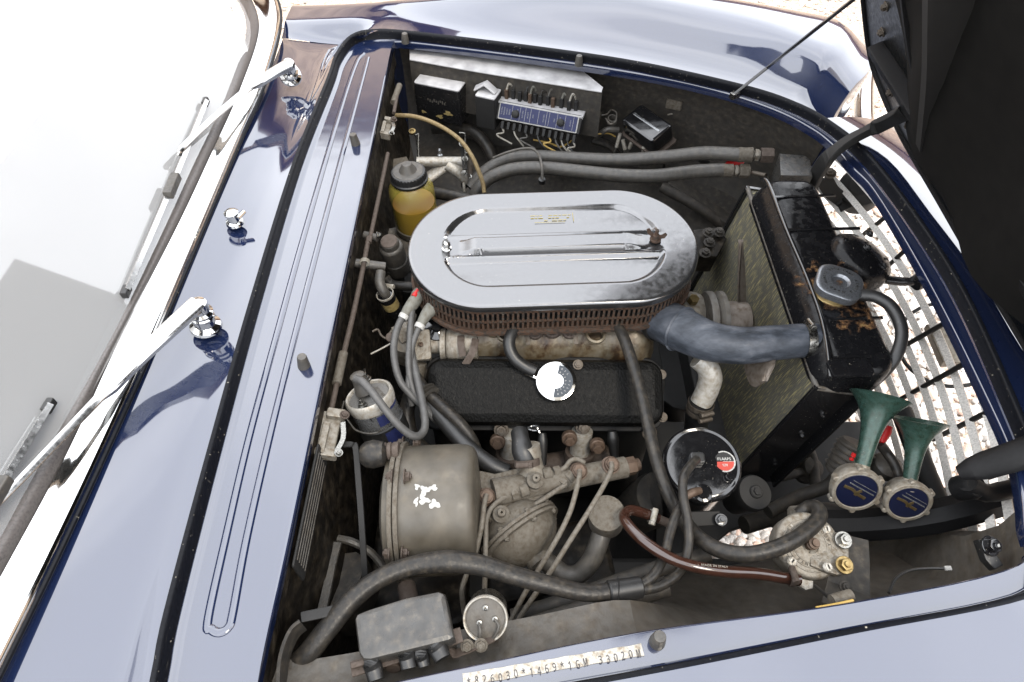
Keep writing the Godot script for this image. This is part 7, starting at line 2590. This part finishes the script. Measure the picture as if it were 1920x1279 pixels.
	var rh = thing("brown_hose", "glossy red brown fuel hose curving from fuel pump foot up beside the filter can", "hose", Vector3(0.2382, -0.1, 0.4474))
	g = Geo.new()
	tube(g, [Vector3(0.3575, -0.115, 0.4607), Vector3(0.3375, -0.11, 0.4598), Vector3(0.3019, -0.1, 0.458), Vector3(0.2599, -0.09, 0.4589), Vector3(0.2206, -0.085, 0.4542), Vector3(0.19, -0.085, 0.4417), Vector3(0.164, -0.09, 0.4193), Vector3(0.1499, -0.1, 0.3954), Vector3(0.1475, -0.11, 0.3786), Vector3(0.1587, -0.12, 0.3659), Vector3(0.1768, -0.13, 0.3652), Vector3(0.1987, -0.145, 0.3662)], 0.0072, 16, 7)
	part("hose_body", g, M.hose_red_brown, rh)
	clip(rh, Vector3(0.3477, -0.113, 0.4601), Vector3(1, 0, 0.05), 0.0075, M.rust_brown, 0.006)
	clip(rh, Vector3(0.1907, -0.14, 0.3653), Vector3(1, -0.2, 0.3), 0.0075, M.white_wire, 0.007)
	g = Geo.new()
	tube(g, [Vector3(0.1953, -0.142, 0.366), Vector3(0.2087, -0.15, 0.3687), Vector3(0.2217, -0.155, 0.3711)], 0.0062, 12, 2)
	part("pipe_end", g, M.rust_brown, rh)
	letter("hose_print", "11 1 1 1  MADE IN ITALY", 0.0035, M.white_wire, rh, Vector3(0.2349, -0.0775, 0.4556), Vector3(0.2513, -0.08, 0.4573) - Vector3(0.2199, -0.08, 0.4521), Vector3(0, 0.8, -0.5))
	# brake pipes
	for q in [[[Vector3(0.0923, -0.1, 0.3169), Vector3(0.0907, -0.098, 0.3283), Vector3(0.0835, -0.1, 0.3546), Vector3(0.0756, -0.105, 0.3764), Vector3(0.0625, -0.115, 0.3999), Vector3(0.0483, -0.125, 0.4209), Vector3(0.0277, -0.15, 0.4467), Vector3(0.0104, -0.17, 0.4709), Vector3(-0.0069, -0.19, 0.4985)], "left one of two slanting brake pipes crossing the elbow pipe"], [[Vector3(0.1373, -0.102, 0.3045), Vector3(0.1352, -0.1, 0.3169), Vector3(0.1213, -0.1, 0.343), Vector3(0.0979, -0.105, 0.3786), Vector3(0.076, -0.115, 0.4085), Vector3(0.0549, -0.13, 0.4365), Vector3(0.0343, -0.15, 0.4604), Vector3(0.0137, -0.17, 0.4843), Vector3(-0.0034, -0.19, 0.5083)], "right one of two slanting brake pipes, starting at the far banjo"], [[Vector3(-0.034, -0.1, 0.3531), Vector3(-0.0364, -0.098, 0.3669), Vector3(-0.0386, -0.1, 0.3918), Vector3(-0.0426, -0.11, 0.4091), Vector3(-0.0479, -0.12, 0.4263), Vector3(-0.0603, -0.14, 0.4501), Vector3(-0.0644, -0.15, 0.4638), Vector3(-0.0625, -0.18, 0.4814)], "pale brake pipe hanging down right of the servo drum"], [[Vector3(-0.0015, -0.118, 0.3413), Vector3(-0.0144, -0.115, 0.3521), Vector3(-0.027, -0.112, 0.3657), Vector3(-0.0337, -0.112, 0.3829), Vector3(-0.0339, -0.115, 0.4071), Vector3(-0.0341, -0.125, 0.4383), Vector3(-0.0355, -0.15, 0.4671)], "brake pipe bending from the valve union down to the flasher can"], [[Vector3(0.075, -0.122, 0.3266), Vector3(0.0584, -0.122, 0.3378), Vector3(0.0326, -0.126, 0.3539), Vector3(0.0203, -0.13, 0.3598)], "short straight brake pipe joining two valve unions"], [[Vector3(0.0653, -0.118, 0.3092), Vector3(0.0743, -0.115, 0.3041), Vector3(0.0822, -0.115, 0.2942), Vector3(0.0914, -0.115, 0.2917), Vector3(0.102, -0.12, 0.2948)], "short hooked brake pipe above the valve barrel"]]:
		var bp = thing("brake_pipe", q[1], "pipe", q[0][2], "thin brake pipes at the servo")
		g = Geo.new()
		tube(g, q[0], 0.0034, 10, 6)
		part("pipe_body", g, M.pipe_dusty, bp)
	# voltage regulator
	var vr = thing("voltage_regulator", "worn grey metal voltage regulator box with black rubber boots on its near side", "regulator", Vector3(-0.1282, -0.1, 0.52))
	g = Geo.new()
	var top = []
	for p in [Vector3(-0.165, -0.012, 0.5308), Vector3(-0.1532, -0.012, 0.5258), Vector3(-0.1147, -0.012, 0.5136), Vector3(-0.0796, -0.012, 0.5068), Vector3(-0.0725, -0.012, 0.5097), Vector3(-0.0699, -0.012, 0.5153), Vector3(-0.0625, -0.012, 0.5442), Vector3(-0.0592, -0.012, 0.5548), Vector3(-0.0651, -0.012, 0.5584), Vector3(-0.1442, -0.012, 0.5768), Vector3(-0.1519, -0.012, 0.5763), Vector3(-0.1571, -0.012, 0.5702), Vector3(-0.1665, -0.012, 0.5362)]:
		top.append(V2(p.x, p.z))
	prism(g, PackedVector2Array(top), -0.062, -0.012, Transform3D(), 0.006)
	part("cover", g, M.peeled, vr)
	g = Geo.new()
	bar(g, Vector3(-0.1672, -0.034, 0.5809), Vector3(-0.0537, -0.034, 0.5463), 0.016, 0.003)
	bar(g, Vector3(-0.1664, -0.028, 0.5792), Vector3(-0.0623, -0.028, 0.5479), 0.006, 0.004)
	part("base_rail", g, M.rust_brown, vr)
	for q in [[Vector3(-0.1449, -0.024, 0.574), Vector3(-0.1388, -0.028, 0.5923), 0.0095], [Vector3(-0.1101, -0.024, 0.5637), Vector3(-0.1061, -0.028, 0.5813), 0.0095], [Vector3(-0.0946, -0.026, 0.5653), Vector3(-0.0906, -0.03, 0.5788), 0.008], [Vector3(-0.0818, -0.024, 0.5554), Vector3(-0.0719, -0.026, 0.5725), 0.0105]]:
		g = Geo.new()
		tube(g, [q[0] + Vector3(0, -0.01, 0.0), q[0] + Vector3(0, 0.004, 0.003), q[0].lerp(q[1], 0.4), q[1]], [q[2] * 0.6, q[2] * 0.9, q[2], q[2] * 0.85], 14, 4, true, 0.8)
		part("rubber_boot", g, M.rubber_dark, vr)
	g = Geo.new()
	rod(g, axis(Vector3(-0.1264, -0.055, 0.5658), Vector3(0, 0.4, 1)), 0.008, 0.012, 14)
	part("terminal", g, M.rust_brown, vr)
	# flasher can in its strap
	var fl = thing("flasher_can", "round flasher can with bright rim held by a wire strap beside the regulator", "flasher", Vector3(-0.0307, -0.08, 0.5197))
	var fa = axis(Vector3(-0.029, -0.035, 0.5302), Vector3(-0.02, 0.86, 0.5))
	g = Geo.new()
	lathe(g, [V2(0, -0.05), V2(0.021, -0.05), V2(0.0225, -0.046), V2(0.0228, -0.002)], fa, 40)
	part("can", g, M.steel, fl)
	g = Geo.new()
	lathe(g, [V2(0.0225, -0.006), V2(0.0245, -0.005), V2(0.0250, -0.001), V2(0.0240, 0.0015), V2(0.0225, 0.001), V2(0.0215, -0.002)], fa, 44)
	part("rim", g, M.alu_bright, fl)
	g = Geo.new()
	lathe(g, [V2(0.0222, -0.003), V2(0.020, -0.0015), V2(0, -0.001)], fa, 40)
	var face = part("face", g, M.bay_grey, fl)
	for p in [V2(0.0, -0.0115), V2(-0.0065, 0.004), V2(0.0105, 0.0)]:
		g = Geo.new()
		lathe(g, [V2(0.0032, 0), V2(0.003, 0.002), V2(0.0014, 0.0025), V2(0, 0.001)], Transform3D(fa.basis, fa * Vector3(p.x, -0.001, p.y)), 14)
		part("rivet", g, M.steel, face)
	wire(fl, [fa * Vector3(-0.0065, 0.001, 0.004), fa * Vector3(-0.005, 0.006, 0.012), fa * Vector3(-0.006, 0.001, 0.024), fa * Vector3(-0.008, -0.01, 0.032)], 0.0015, M.rubber_grey)
	wire(fl, [fa * Vector3(0.0105, 0.001, 0.0), fa * Vector3(0.015, 0.005, 0.006), fa * Vector3(0.011, 0.003, 0.016), fa * Vector3(0.002, -0.004, 0.027)], 0.0015, M.rubber_grey)
	g = Geo.new()
	strip(g, [Vector3(-0.0711, -0.05, 0.5421), Vector3(-0.0662, -0.05, 0.5476), Vector3(-0.0627, -0.045, 0.5623), Vector3(-0.057, -0.045, 0.5618), Vector3(-0.0401, -0.045, 0.5554), Vector3(-0.0202, -0.045, 0.5467)], 0.012, 0.002, Vector3(0, 0.6, 0.8), 3)
	part("bracket", g, M.rust_brown, fl)
	for p in [Vector3(-0.048, -0.042, 0.5561), Vector3(-0.0332, -0.042, 0.5551)]:
		bolt(fl, p, Vector3(0, 0.9, 0.4), 1.0, M.servo_dusty)
	# things low at the bulkhead, near side
	var bx = thing("brown_box", "dull brown box low beside the bulkhead behind the loom", "box", Vector3(-0.2489, -0.3, 0.4151))
	g = Geo.new()
	poly_plate(g, [Vector3(-0.2447, -0.2, 0.3944), Vector3(-0.2197, -0.2, 0.3913), Vector3(-0.2015, -0.2, 0.4035), Vector3(-0.2177, -0.2, 0.4686), Vector3(-0.245, -0.2, 0.4755)], 0.12)
	part("box_body", g, M.bay_brown, bx)
	g = Geo.new()
	strip(g, [Vector3(-0.2399, -0.17, 0.3909), Vector3(-0.2427, -0.17, 0.4219), Vector3(-0.2438, -0.17, 0.4573), Vector3(-0.2462, -0.17, 0.4909)], 0.012, 0.006, Vector3(1, 0, 0), 4)
	part("strap", g, M.rubber_grey, bx)
	wire(bx, [Vector3(-0.2402, -0.17, 0.3848), Vector3(-0.2203, -0.17, 0.3893), Vector3(-0.1989, -0.18, 0.3975), Vector3(-0.186, -0.19, 0.4072), Vector3(-0.1742, -0.2, 0.42)], 0.0055, M.rubber_grey, "hose")
	var ps = thing("black_stay", "thin black angle stay standing between the bulkhead and the servo drum", "stay", Vector3(-0.2228, -0.2, 0.3322))
	g = Geo.new()
	strip(g, [Vector3(-0.2273, -0.06, 0.3001), Vector3(-0.2124, -0.06, 0.3001), Vector3(-0.2077, -0.062, 0.3054), Vector3(-0.2022, -0.08, 0.3414), Vector3(-0.1944, -0.1, 0.3918), Vector3(-0.19, -0.13, 0.4365), Vector3(-0.1886, -0.15, 0.457)], 0.008, 0.003, Vector3(1, 0, 0.2), 4)
	part("stay_body", g, M.black_matt, ps)
	g = Geo.new()
	bar(g, Vector3(-0.2345, -0.05, 0.5242), Vector3(-0.1934, -0.06, 0.512), 0.012, 0.003, Vector3.UP)
	part("lower_arm", g, M.black_matt, ps)
	var hb = thing("horn_ring", "brown curved metal lip in the near corner below the bulkhead", "bracket", Vector3(-0.2566, -0.1, 0.5491))
	g = Geo.new()
	strip(g, [Vector3(-0.2306, -0.05, 0.5321), Vector3(-0.2384, -0.05, 0.5399), Vector3(-0.2432, -0.05, 0.5557), Vector3(-0.2439, -0.05, 0.5743), Vector3(-0.2406, -0.05, 0.5948)], 0.004, 0.03, Vector3(1, 0, 0.3), 5)
	part("lip", g, M.bay_brown, hb)
	# label plate on the bulkhead
	var lp = thing("bulkhead_plate", "small black rectangular plate with raised lines on the bulkhead near side", "plate", Vector3(-0.252, 0.0143, 0.3925))
	g = Geo.new()
	var b0: Vector3 = Vector3(-0.249, -0.0007, 0.4379)
	var b1: Vector3 = Vector3(-0.249, -0.0073, 0.351)
	var along = (b1 - b0)
	along.y = 0
	var pf = Transform3D(Basis(Vector3(0, 0, 1), Vector3(1, 0, 0), Vector3(0, 1, 0)), Vector3(-0.249, -0.055, (b0.z + b1.z) / 2))
	block(g, pf, 0.16, 0.003, 0.05, 0.004, 0.001)
	part("plate_body", g, M.black_matt, lp)
	for i in 5:
		g = Geo.new()
		block(g, pf * Transform3D(Basis(), Vector3(0, 0.0018, -0.018 + i * 0.009)), 0.14, 0.0012, 0.0016, 0.0005, 0.0003)
		part("raised_line", g, M.bay_grey, lp)


func horns():
	var spots = [[Vector3(0.4683, -0.115, 0.3396), Vector3(0.4773, -0.095, 0.3115), Vector3(0.5053, -0.045, 0.237), "larger green trumpet horn with a blue badge, left of the pair", 1.0], [Vector3(0.5323, -0.115, 0.3567), Vector3(0.5352, -0.095, 0.3315), Vector3(0.5449, -0.045, 0.2754), "smaller green trumpet horn with a darker badge, right of the pair", 0.92]]
	for q in spots:
		var h = thing("horn", q[3], "horn", q[0] + Vector3(0, -0.03, 0), "two green trumpet horns")
		var s: float = q[4]
		var base: Vector3 = q[0]
		# driver housing with badge facing up and towards the near wing
		var fx = axis(base, Vector3(-0.14, 0.45, 0.88))
		var g = Geo.new()
		lathe(g, [V2(0, -0.03), V2(0.024, -0.03), V2(0.030, -0.016), V2(0.0315, -0.013), V2(0.0315, -0.009), V2(0.030, -0.008), V2(0.0335, -0.007), V2(0.0335, 0.0), V2(0.0315, 0.0025), V2(0.0275, 0.003), V2(0.0265, 0.0015)], Transform3D(fx.basis.scaled_local(Vector3.ONE * s), fx.origin), 44)
		var dr = part("driver_housing", g, M.alu_cast, h)
		g = Geo.new()
		lathe(g, [V2(0.0268, 0.0012), V2(0.025, 0.0022), V2(0, 0.0028)], Transform3D(fx.basis.scaled_local(Vector3.ONE * s), fx.origin), 40)
		var badge = part("badge", g, M.badge_blue, h)
		g = Geo.new()
		for e in [[V2(-0.018, -0.008), V2(-0.006, -0.003), V2(0.0, 0.003), V2(0.012, 0.010)], [V2(-0.002, 0.006), V2(0.002, 0.0), V2(0.006, -0.002)]]:
			var pts = []
			for p in e:
				pts.append(fx * (Vector3(p.x, 0.0030 / s, p.y) * s))
			strip(g, pts, 0.0042 * s, 0.0008, fx.basis.z + fx.basis.x * -0.5, 3)
		part("gold_emblem", g, M.brass, badge)
		g = Geo.new()
		bar(g, fx * (Vector3(-0.012, 0.003, -0.014) * s), fx * (Vector3(0.022, 0.003, 0.004) * s), 0.002, 0.0008, fx.basis.y)
		bar(g, fx * (Vector3(-0.008, 0.003, -0.018) * s), fx * (Vector3(0.024, 0.003, -0.001) * s), 0.001, 0.0008, fx.basis.y)
		part("badge_highlight", g, M.chrome_dull, badge)  # pale bars drawn in for the highlight across the badge
		for k in 6:
			var a = TAU * k / 6.0 + 0.5
			g = Geo.new()
			rod(g, Transform3D(fx.basis, fx * (Vector3(cos(a) * 0.033, -0.010, sin(a) * 0.033) * s)), 0.0045 * s, 0.012 * s, 12, 0.0015)
			part("lug", g, M.alu_cast, dr)
		# trumpet
		var a0: Vector3 = q[1]
		var a1: Vector3 = q[2]
		var d = (a1 - a0)
		var l = d.length() + 0.006
		var start = a0 - d.normalized() * 0.004
		var tx = axis(start, d)
		g = Geo.new()
		var prof = []
		for i in 26:
			var t = i / 25.0
			var r = lerpf(0.0095, 0.0150, t) + 0.0225 * pow(t, 4.4)
			prof.append(V2(r * s, l * t))
		prof.append(V2(0.0392 * s, l + 0.001))
		prof.append(V2(0.038 * s, l + 0.0012))
		for i in 20:
			var t = 1.0 - i / 24.0
			var r = lerpf(0.0095, 0.0150, t) + 0.0225 * pow(t, 4.4) - 0.0015
			prof.append(V2(r * s, l * t))
		lathe(g, prof, tx, 44)
		part("trumpet", g, M.horn_green, h)
		g = Geo.new()
		tube(g, [start - d.normalized() * 0.012, start + d.normalized() * 0.004], [0.012 * s, 0.010 * s], 18, 1)
		part("trumpet_socket", g, M.alu_cast, dr)
	var rt = thing("horn_connector", "red plastic sleeve and hose end between the two horns", "connector", Vector3(0.5253, -0.1, 0.2738))
	var g = Geo.new()
	tube(g, [Vector3(0.5164, -0.1, 0.2738), Vector3(0.5266, -0.095, 0.2595), Vector3(0.5301, -0.09, 0.2521)], [0.006, 0.0085, 0.0075], 14, 2)
	part("red_sleeve", g, M.red_plastic, rt)
	g = Geo.new()
	tube(g, [Vector3(0.5158, -0.1, 0.2755), Vector3(0.5264, -0.11, 0.2835), Vector3(0.5341, -0.115, 0.2975), Vector3(0.5374, -0.12, 0.313), Vector3(0.5386, -0.13, 0.3243)], 0.0068, 14, 5)
	part("hose_end", g, M.rubber, rt)
	var cp = thing("horn_compressor", "dark finned compressor and grey knob behind the larger horn", "compressor", Vector3(0.5254, -0.2, 0.2537))
	g = Geo.new()
	lathe(g, [V2(0, 0), V2(0.024, 0), V2(0.026, 0.004), V2(0.026, 0.05), V2(0.022, 0.054), V2(0, 0.054)], axis(Vector3(0.4908, -0.18, 0.2821), Vector3(0.3, 0.7, -0.5)), 26)
	for k in 5:
		lathe(g, [V2(0.025, 0.008 + k * 0.009), V2(0.029, 0.010 + k * 0.009), V2(0.025, 0.012 + k * 0.009)], axis(Vector3(0.4908, -0.18, 0.2821), Vector3(0.3, 0.7, -0.5)), 26)
	part("motor", g, M.bay_brown, cp)
	g = Geo.new()
	lathe(g, [V2(0, 0), V2(0.018, 0), V2(0.022, 0.008), V2(0.020, 0.02), V2(0.012, 0.026), V2(0, 0.027)], axis(Vector3(0.5465, -0.17, 0.2786), Vector3(0.1, 0.9, 0.1)), 24)
	part("knob", g, M.rubber_grey, cp)
	g = Geo.new()
	tube(g, [Vector3(0.4902, -0.14, 0.2789), Vector3(0.4932, -0.13, 0.274)], 0.0035, 10, 1)
	part("red_terminal", g, M.red_plastic, cp)


func small_details():
	# round black unit under the far hinge arm
	var ru = thing("round_motor", "round black motor hanging under the far hinge arm beside the grille", "motor", Vector3(0.7046, -0.15, -0.3362))
	var g = Geo.new()
	lathe(g, [V2(0, -0.05), V2(0.03, -0.05), V2(0.040, -0.04), V2(0.042, 0.0), V2(0.040, 0.006), V2(0.026, 0.012), V2(0.022, 0.016), V2(0, 0.017)], axis(Vector3(0.697, -0.13, -0.3246), Vector3(-0.3, 0.8, 0.4)), 34)
	part("body", g, M.black_matt, ru)
	bolt(ru, Vector3(0.6103, -0.08, -0.3034), Vector3(-0.3, 0.9, 0.2), 1.6, M.steel_dirty)
	bolt(ru, Vector3(0.6758, -0.1, -0.3163), Vector3(-0.3, 0.9, 0.2), 1.2, M.steel_dirty)
	g = Geo.new()
	strip(g, [Vector3(0.6096, -0.1, -0.3146), Vector3(0.6355, -0.13, -0.3113), Vector3(0.6644, -0.15, -0.3112), Vector3(0.6741, -0.16, -0.2953)], 0.03, 0.006, Vector3(1, 0, 0), 4)
	part("bracket", g, M.black_matt, ru)
	# latch in the nose
	var la = thing("latch_rod", "black latch rod and knob reaching from radiator to the front frame", "latch", Vector3(0.6271, -0.05, 0.0126))
	g = Geo.new()
	tube(g, [Vector3(0.5893, -0.05, 0.0044), Vector3(0.6195, -0.05, 0.0102), Vector3(0.6425, -0.045, 0.015)], [0.007, 0.0075, 0.006], 12, 2)
	part("rod", g, M.black_paint, la)
	g = Geo.new()
	tube(g, [Vector3(0.6348, -0.045, 0.0197), Vector3(0.6518, -0.04, 0.0128), Vector3(0.6686, -0.03, 0.0109)], [0.012, 0.015, 0.013], 14, 2)
	part("knob", g, M.black_paint, la)
	# drain tap below radiator
	var dt = thing("drain_pipe", "short grey pipe stub below the near foot of the radiator", "pipe", Vector3(0.4911, -0.3, 0.1671))
	g = Geo.new()
	tube(g, [Vector3(0.4439, -0.27, 0.1892), Vector3(0.4973, -0.27, 0.1811)], 0.0085, 14, 1)
	part("pipe_body", g, M.bay_grey, dt)
	# bump stop and bolt in the near front corner
	var bs = thing("bump_stop", "black rubber bracket with bolt in the near front corner", "bracket", Vector3(0.5586, -0.05, 0.453))
	g = Geo.new()
	poly_plate(g, [Vector3(0.5421, -0.03, 0.4429), Vector3(0.5563, -0.03, 0.4416), Vector3(0.5567, -0.03, 0.4543), Vector3(0.5629, -0.035, 0.4711), Vector3(0.551, -0.035, 0.476), Vector3(0.5437, -0.035, 0.4649)], 0.012)
	part("plate", g, M.rubber_dark, bs)
	bolt(bs, Vector3(0.5523, -0.03, 0.4505), Vector3(0.2, 0.9, 0.3), 1.6, M.black_gloss)
	g = Geo.new()
	tube(g, [Vector3(0.5508, -0.025, 0.4531), Vector3(0.5571, -0.02, 0.4545)], 0.0035, 10, 1)
	part("pin", g, M.steel, bs)
	wire(bs, [Vector3(0.4281, -0.05, 0.4974), Vector3(0.4475, -0.06, 0.4777), Vector3(0.4725, -0.07, 0.4648), Vector3(0.4989, -0.075, 0.4604), Vector3(0.5232, -0.075, 0.4604)], 0.0018, M.rubber_dark)
	g = Geo.new()
	bar(g, Vector3(0.518, -0.073, 0.4611), Vector3(0.5257, -0.073, 0.4611), 0.006, 0.004)
	part("wire_end", g, M.label_white, bs)
	# stub and yellow wire by the near flange
	var pl = thing("pump_lever", "dull beige stub and cable at the near flange below the fuel pump", "stub", Vector3(0.373, -0.05, 0.5051))
	g = Geo.new()
	tube(g, [Vector3(0.3511, -0.03, 0.5131), Vector3(0.3742, -0.03, 0.5067)], 0.0075, 14, 1)
	part("stub", g, M.servo_dusty, pl)
	wire(pl, [Vector3(0.3643, -0.09, 0.4757), Vector3(0.3588, -0.06, 0.4942), Vector3(0.3561, -0.04, 0.5088)], 0.002, M.rubber_dark, "cable")
	wire(pl, [Vector3(0.3237, -0.012, 0.5253), Vector3(0.3475, -0.012, 0.5214), Vector3(0.3659, -0.012, 0.5175)], 0.0016, M.yellow_wire, "yellow_edge")
	# long pipes along the near chassis
	for q in [[[Vector3(0, -0.19, 0.4838), Vector3(0.0702, -0.18, 0.4665), Vector3(0.1414, -0.17, 0.4448), Vector3(0.2145, -0.165, 0.4223), Vector3(0.2654, -0.16, 0.4111)], 0.011, "dull brown pipe along the foot of the near inner wing"], [[Vector3(0.0166, -0.15, 0.5094), Vector3(0.0801, -0.145, 0.4917), Vector3(0.1344, -0.14, 0.4769), Vector3(0.1973, -0.14, 0.4603)], 0.013, "thick brown pipe behind the loom along the near inner wing"]]:
		var p = thing("chassis_pipe", q[2], "pipe", q[0][2], "brown pipes along the near side")
		g = Geo.new()
		tube(g, q[0], q[1], 14, 5)
		part("pipe_body", g, M.bay_brown, p)
	# big dark engine mounts and exhaust below
	var em = thing("engine_mount", "dark grimy mount and steering parts deep below the brake servo", "engine mount", Vector3(0.0358, -0.4, 0.3562))
	g = Geo.new()
	block(g, upright(Vector3(0.06, -0.42, 0.33), 10), 0.22, 0.06, 0.12, 0.02, 0.01)
	block(g, upright(Vector3(-0.15, -0.40, 0.3), 0), 0.16, 0.1, 0.3, 0.02, 0.01)
	part("mount", g, M.bay_paint, em)
	# far chassis arms beside the air cleaner
	var ca = thing("far_brace", "dark slanting brace between far wing and radiator beside the long hoses", "brace", Vector3(0.4488, -0.25, -0.4054))
	g = Geo.new()
	bar(g, Vector3(0.3435, -0.2, -0.4347), Vector3(0.5058, -0.26, -0.3298), 0.035, 0.02, Vector3.UP, 0.003)
	part("upper_arm", g, M.bay_brown, ca)
	g = Geo.new()
	tube(g, [Vector3(0.3235, -0.2, -0.4164), Vector3(0.4012, -0.22, -0.3733), Vector3(0.4748, -0.26, -0.3468)], 0.012, 14, 3)
	part("lower_tube", g, M.bay_brown, ca)
	var he = thing("far_engine_lug", "dark oily casting with bolt heads right of the air cleaner", "casting", Vector3(0.3812, -0.18, -0.219))
	g = Geo.new()
	poly_plate(g, [Vector3(0.3496, -0.15, -0.2241), Vector3(0.3973, -0.15, -0.2317), Vector3(0.412, -0.16, -0.205), Vector3(0.3861, -0.16, -0.1612), Vector3(0.353, -0.16, -0.1612)], 0.05)
	part("casting", g, M.bay_paint, he)
	for p in [Vector3(0.3742, -0.145, -0.208), Vector3(0.3958, -0.147, -0.2117), Vector3(0.3735, -0.15, -0.1868), Vector3(0.3611, -0.152, -0.16)]:
		bolt(he, p, Vector3(0, 1, 0.2), 1.5, M.bay_brown)
	# apron and plate added to darken the view below the radiator
	g = Geo.new()
	block(g, Transform3D(Basis(), Vector3(0.56, -0.47, -0.16)), 0.20, 0.02, 0.62, 0.02, 0.005)
	part("added_apron", g, M.black_matt, car)
	g = Geo.new()
	var pp = PackedVector2Array()
	for p in [Vector3(0.2824, -0.4, 0.0533), Vector3(0.7112, -0.4, 0.0533), Vector3(0.7417, -0.4, 0.2914), Vector3(0.592, -0.4, 0.3518), Vector3(0.4723, -0.4, 0.329), Vector3(0.4723, -0.4, 0.2934), Vector3(0.4623, -0.4, 0.2662), Vector3(0.4445, -0.4, 0.2622), Vector3(0.4116, -0.4, 0.2662), Vector3(0.3833, -0.4, 0.276), Vector3(0.3571, -0.4, 0.2953), Vector3(0.3424, -0.4, 0.3198), Vector3(0.2465, -0.4, 0.3198)]:
		pp.append(V2(p.x, p.z))
	prism(g, pp, -0.415, -0.4, Transform3D(), 0.003)
	part("added_dark_plate", g, M.black_matt, car)  # added dark sheet standing for the shade under the horns
	# dim pipes and a valve between radiator foot and horns
	for q in [[[Vector3(0.416, -0.3, 0.2872), Vector3(0.4756, -0.3, 0.2591), Vector3(0.5251, -0.28, 0.245), Vector3(0.5692, -0.26, 0.1918)], 0.011, "dim hose rising from the fuel pump area to the grille"], [[Vector3(0.3794, -0.32, 0.3013), Vector3(0.4538, -0.33, 0.2784), Vector3(0.5353, -0.33, 0.2737), Vector3(0.5902, -0.3, 0.3099)], 0.015, "thick dim pipe lying across the dark front corner below the horns"], [[Vector3(0.5069, -0.33, 0.108), Vector3(0.5306, -0.33, 0.163), Vector3(0.5196, -0.33, 0.235)], 0.009, "thin dim pipe behind the radiator foot"]]:
		var dp = thing("dim_pipe", q[2], "pipe", q[0][1], "dark pipes in the front corner")
		g = Geo.new()
		tube(g, q[0], q[1], 14, 5)
		part("pipe_body", g, M.bay_brown, dp)
	var dv = thing("dim_valve", "small dusty valve body in the dark between canister and horns", "valve", Vector3(0.5175, -0.36, 0.1788))
	g = Geo.new()
	lathe(g, [V2(0, 0), V2(0.022, 0), V2(0.024, 0.012), V2(0.018, 0.02), V2(0.018, 0.034), V2(0.010, 0.038), V2(0, 0.04)], axis(Vector3(0.5209, -0.36, 0.1841), Vector3(0.2, 0.9, 0.2)), 22)
	part("valve_body", g, M.bay_brown, dv)
	g = Geo.new()
	rod(g, axis(Vector3(0.5112, -0.34, 0.1945), Vector3(-0.9, 0.2, 0.3)), 0.008, 0.05, 14)
	part("nozzle", g, M.bay_brown, dv)
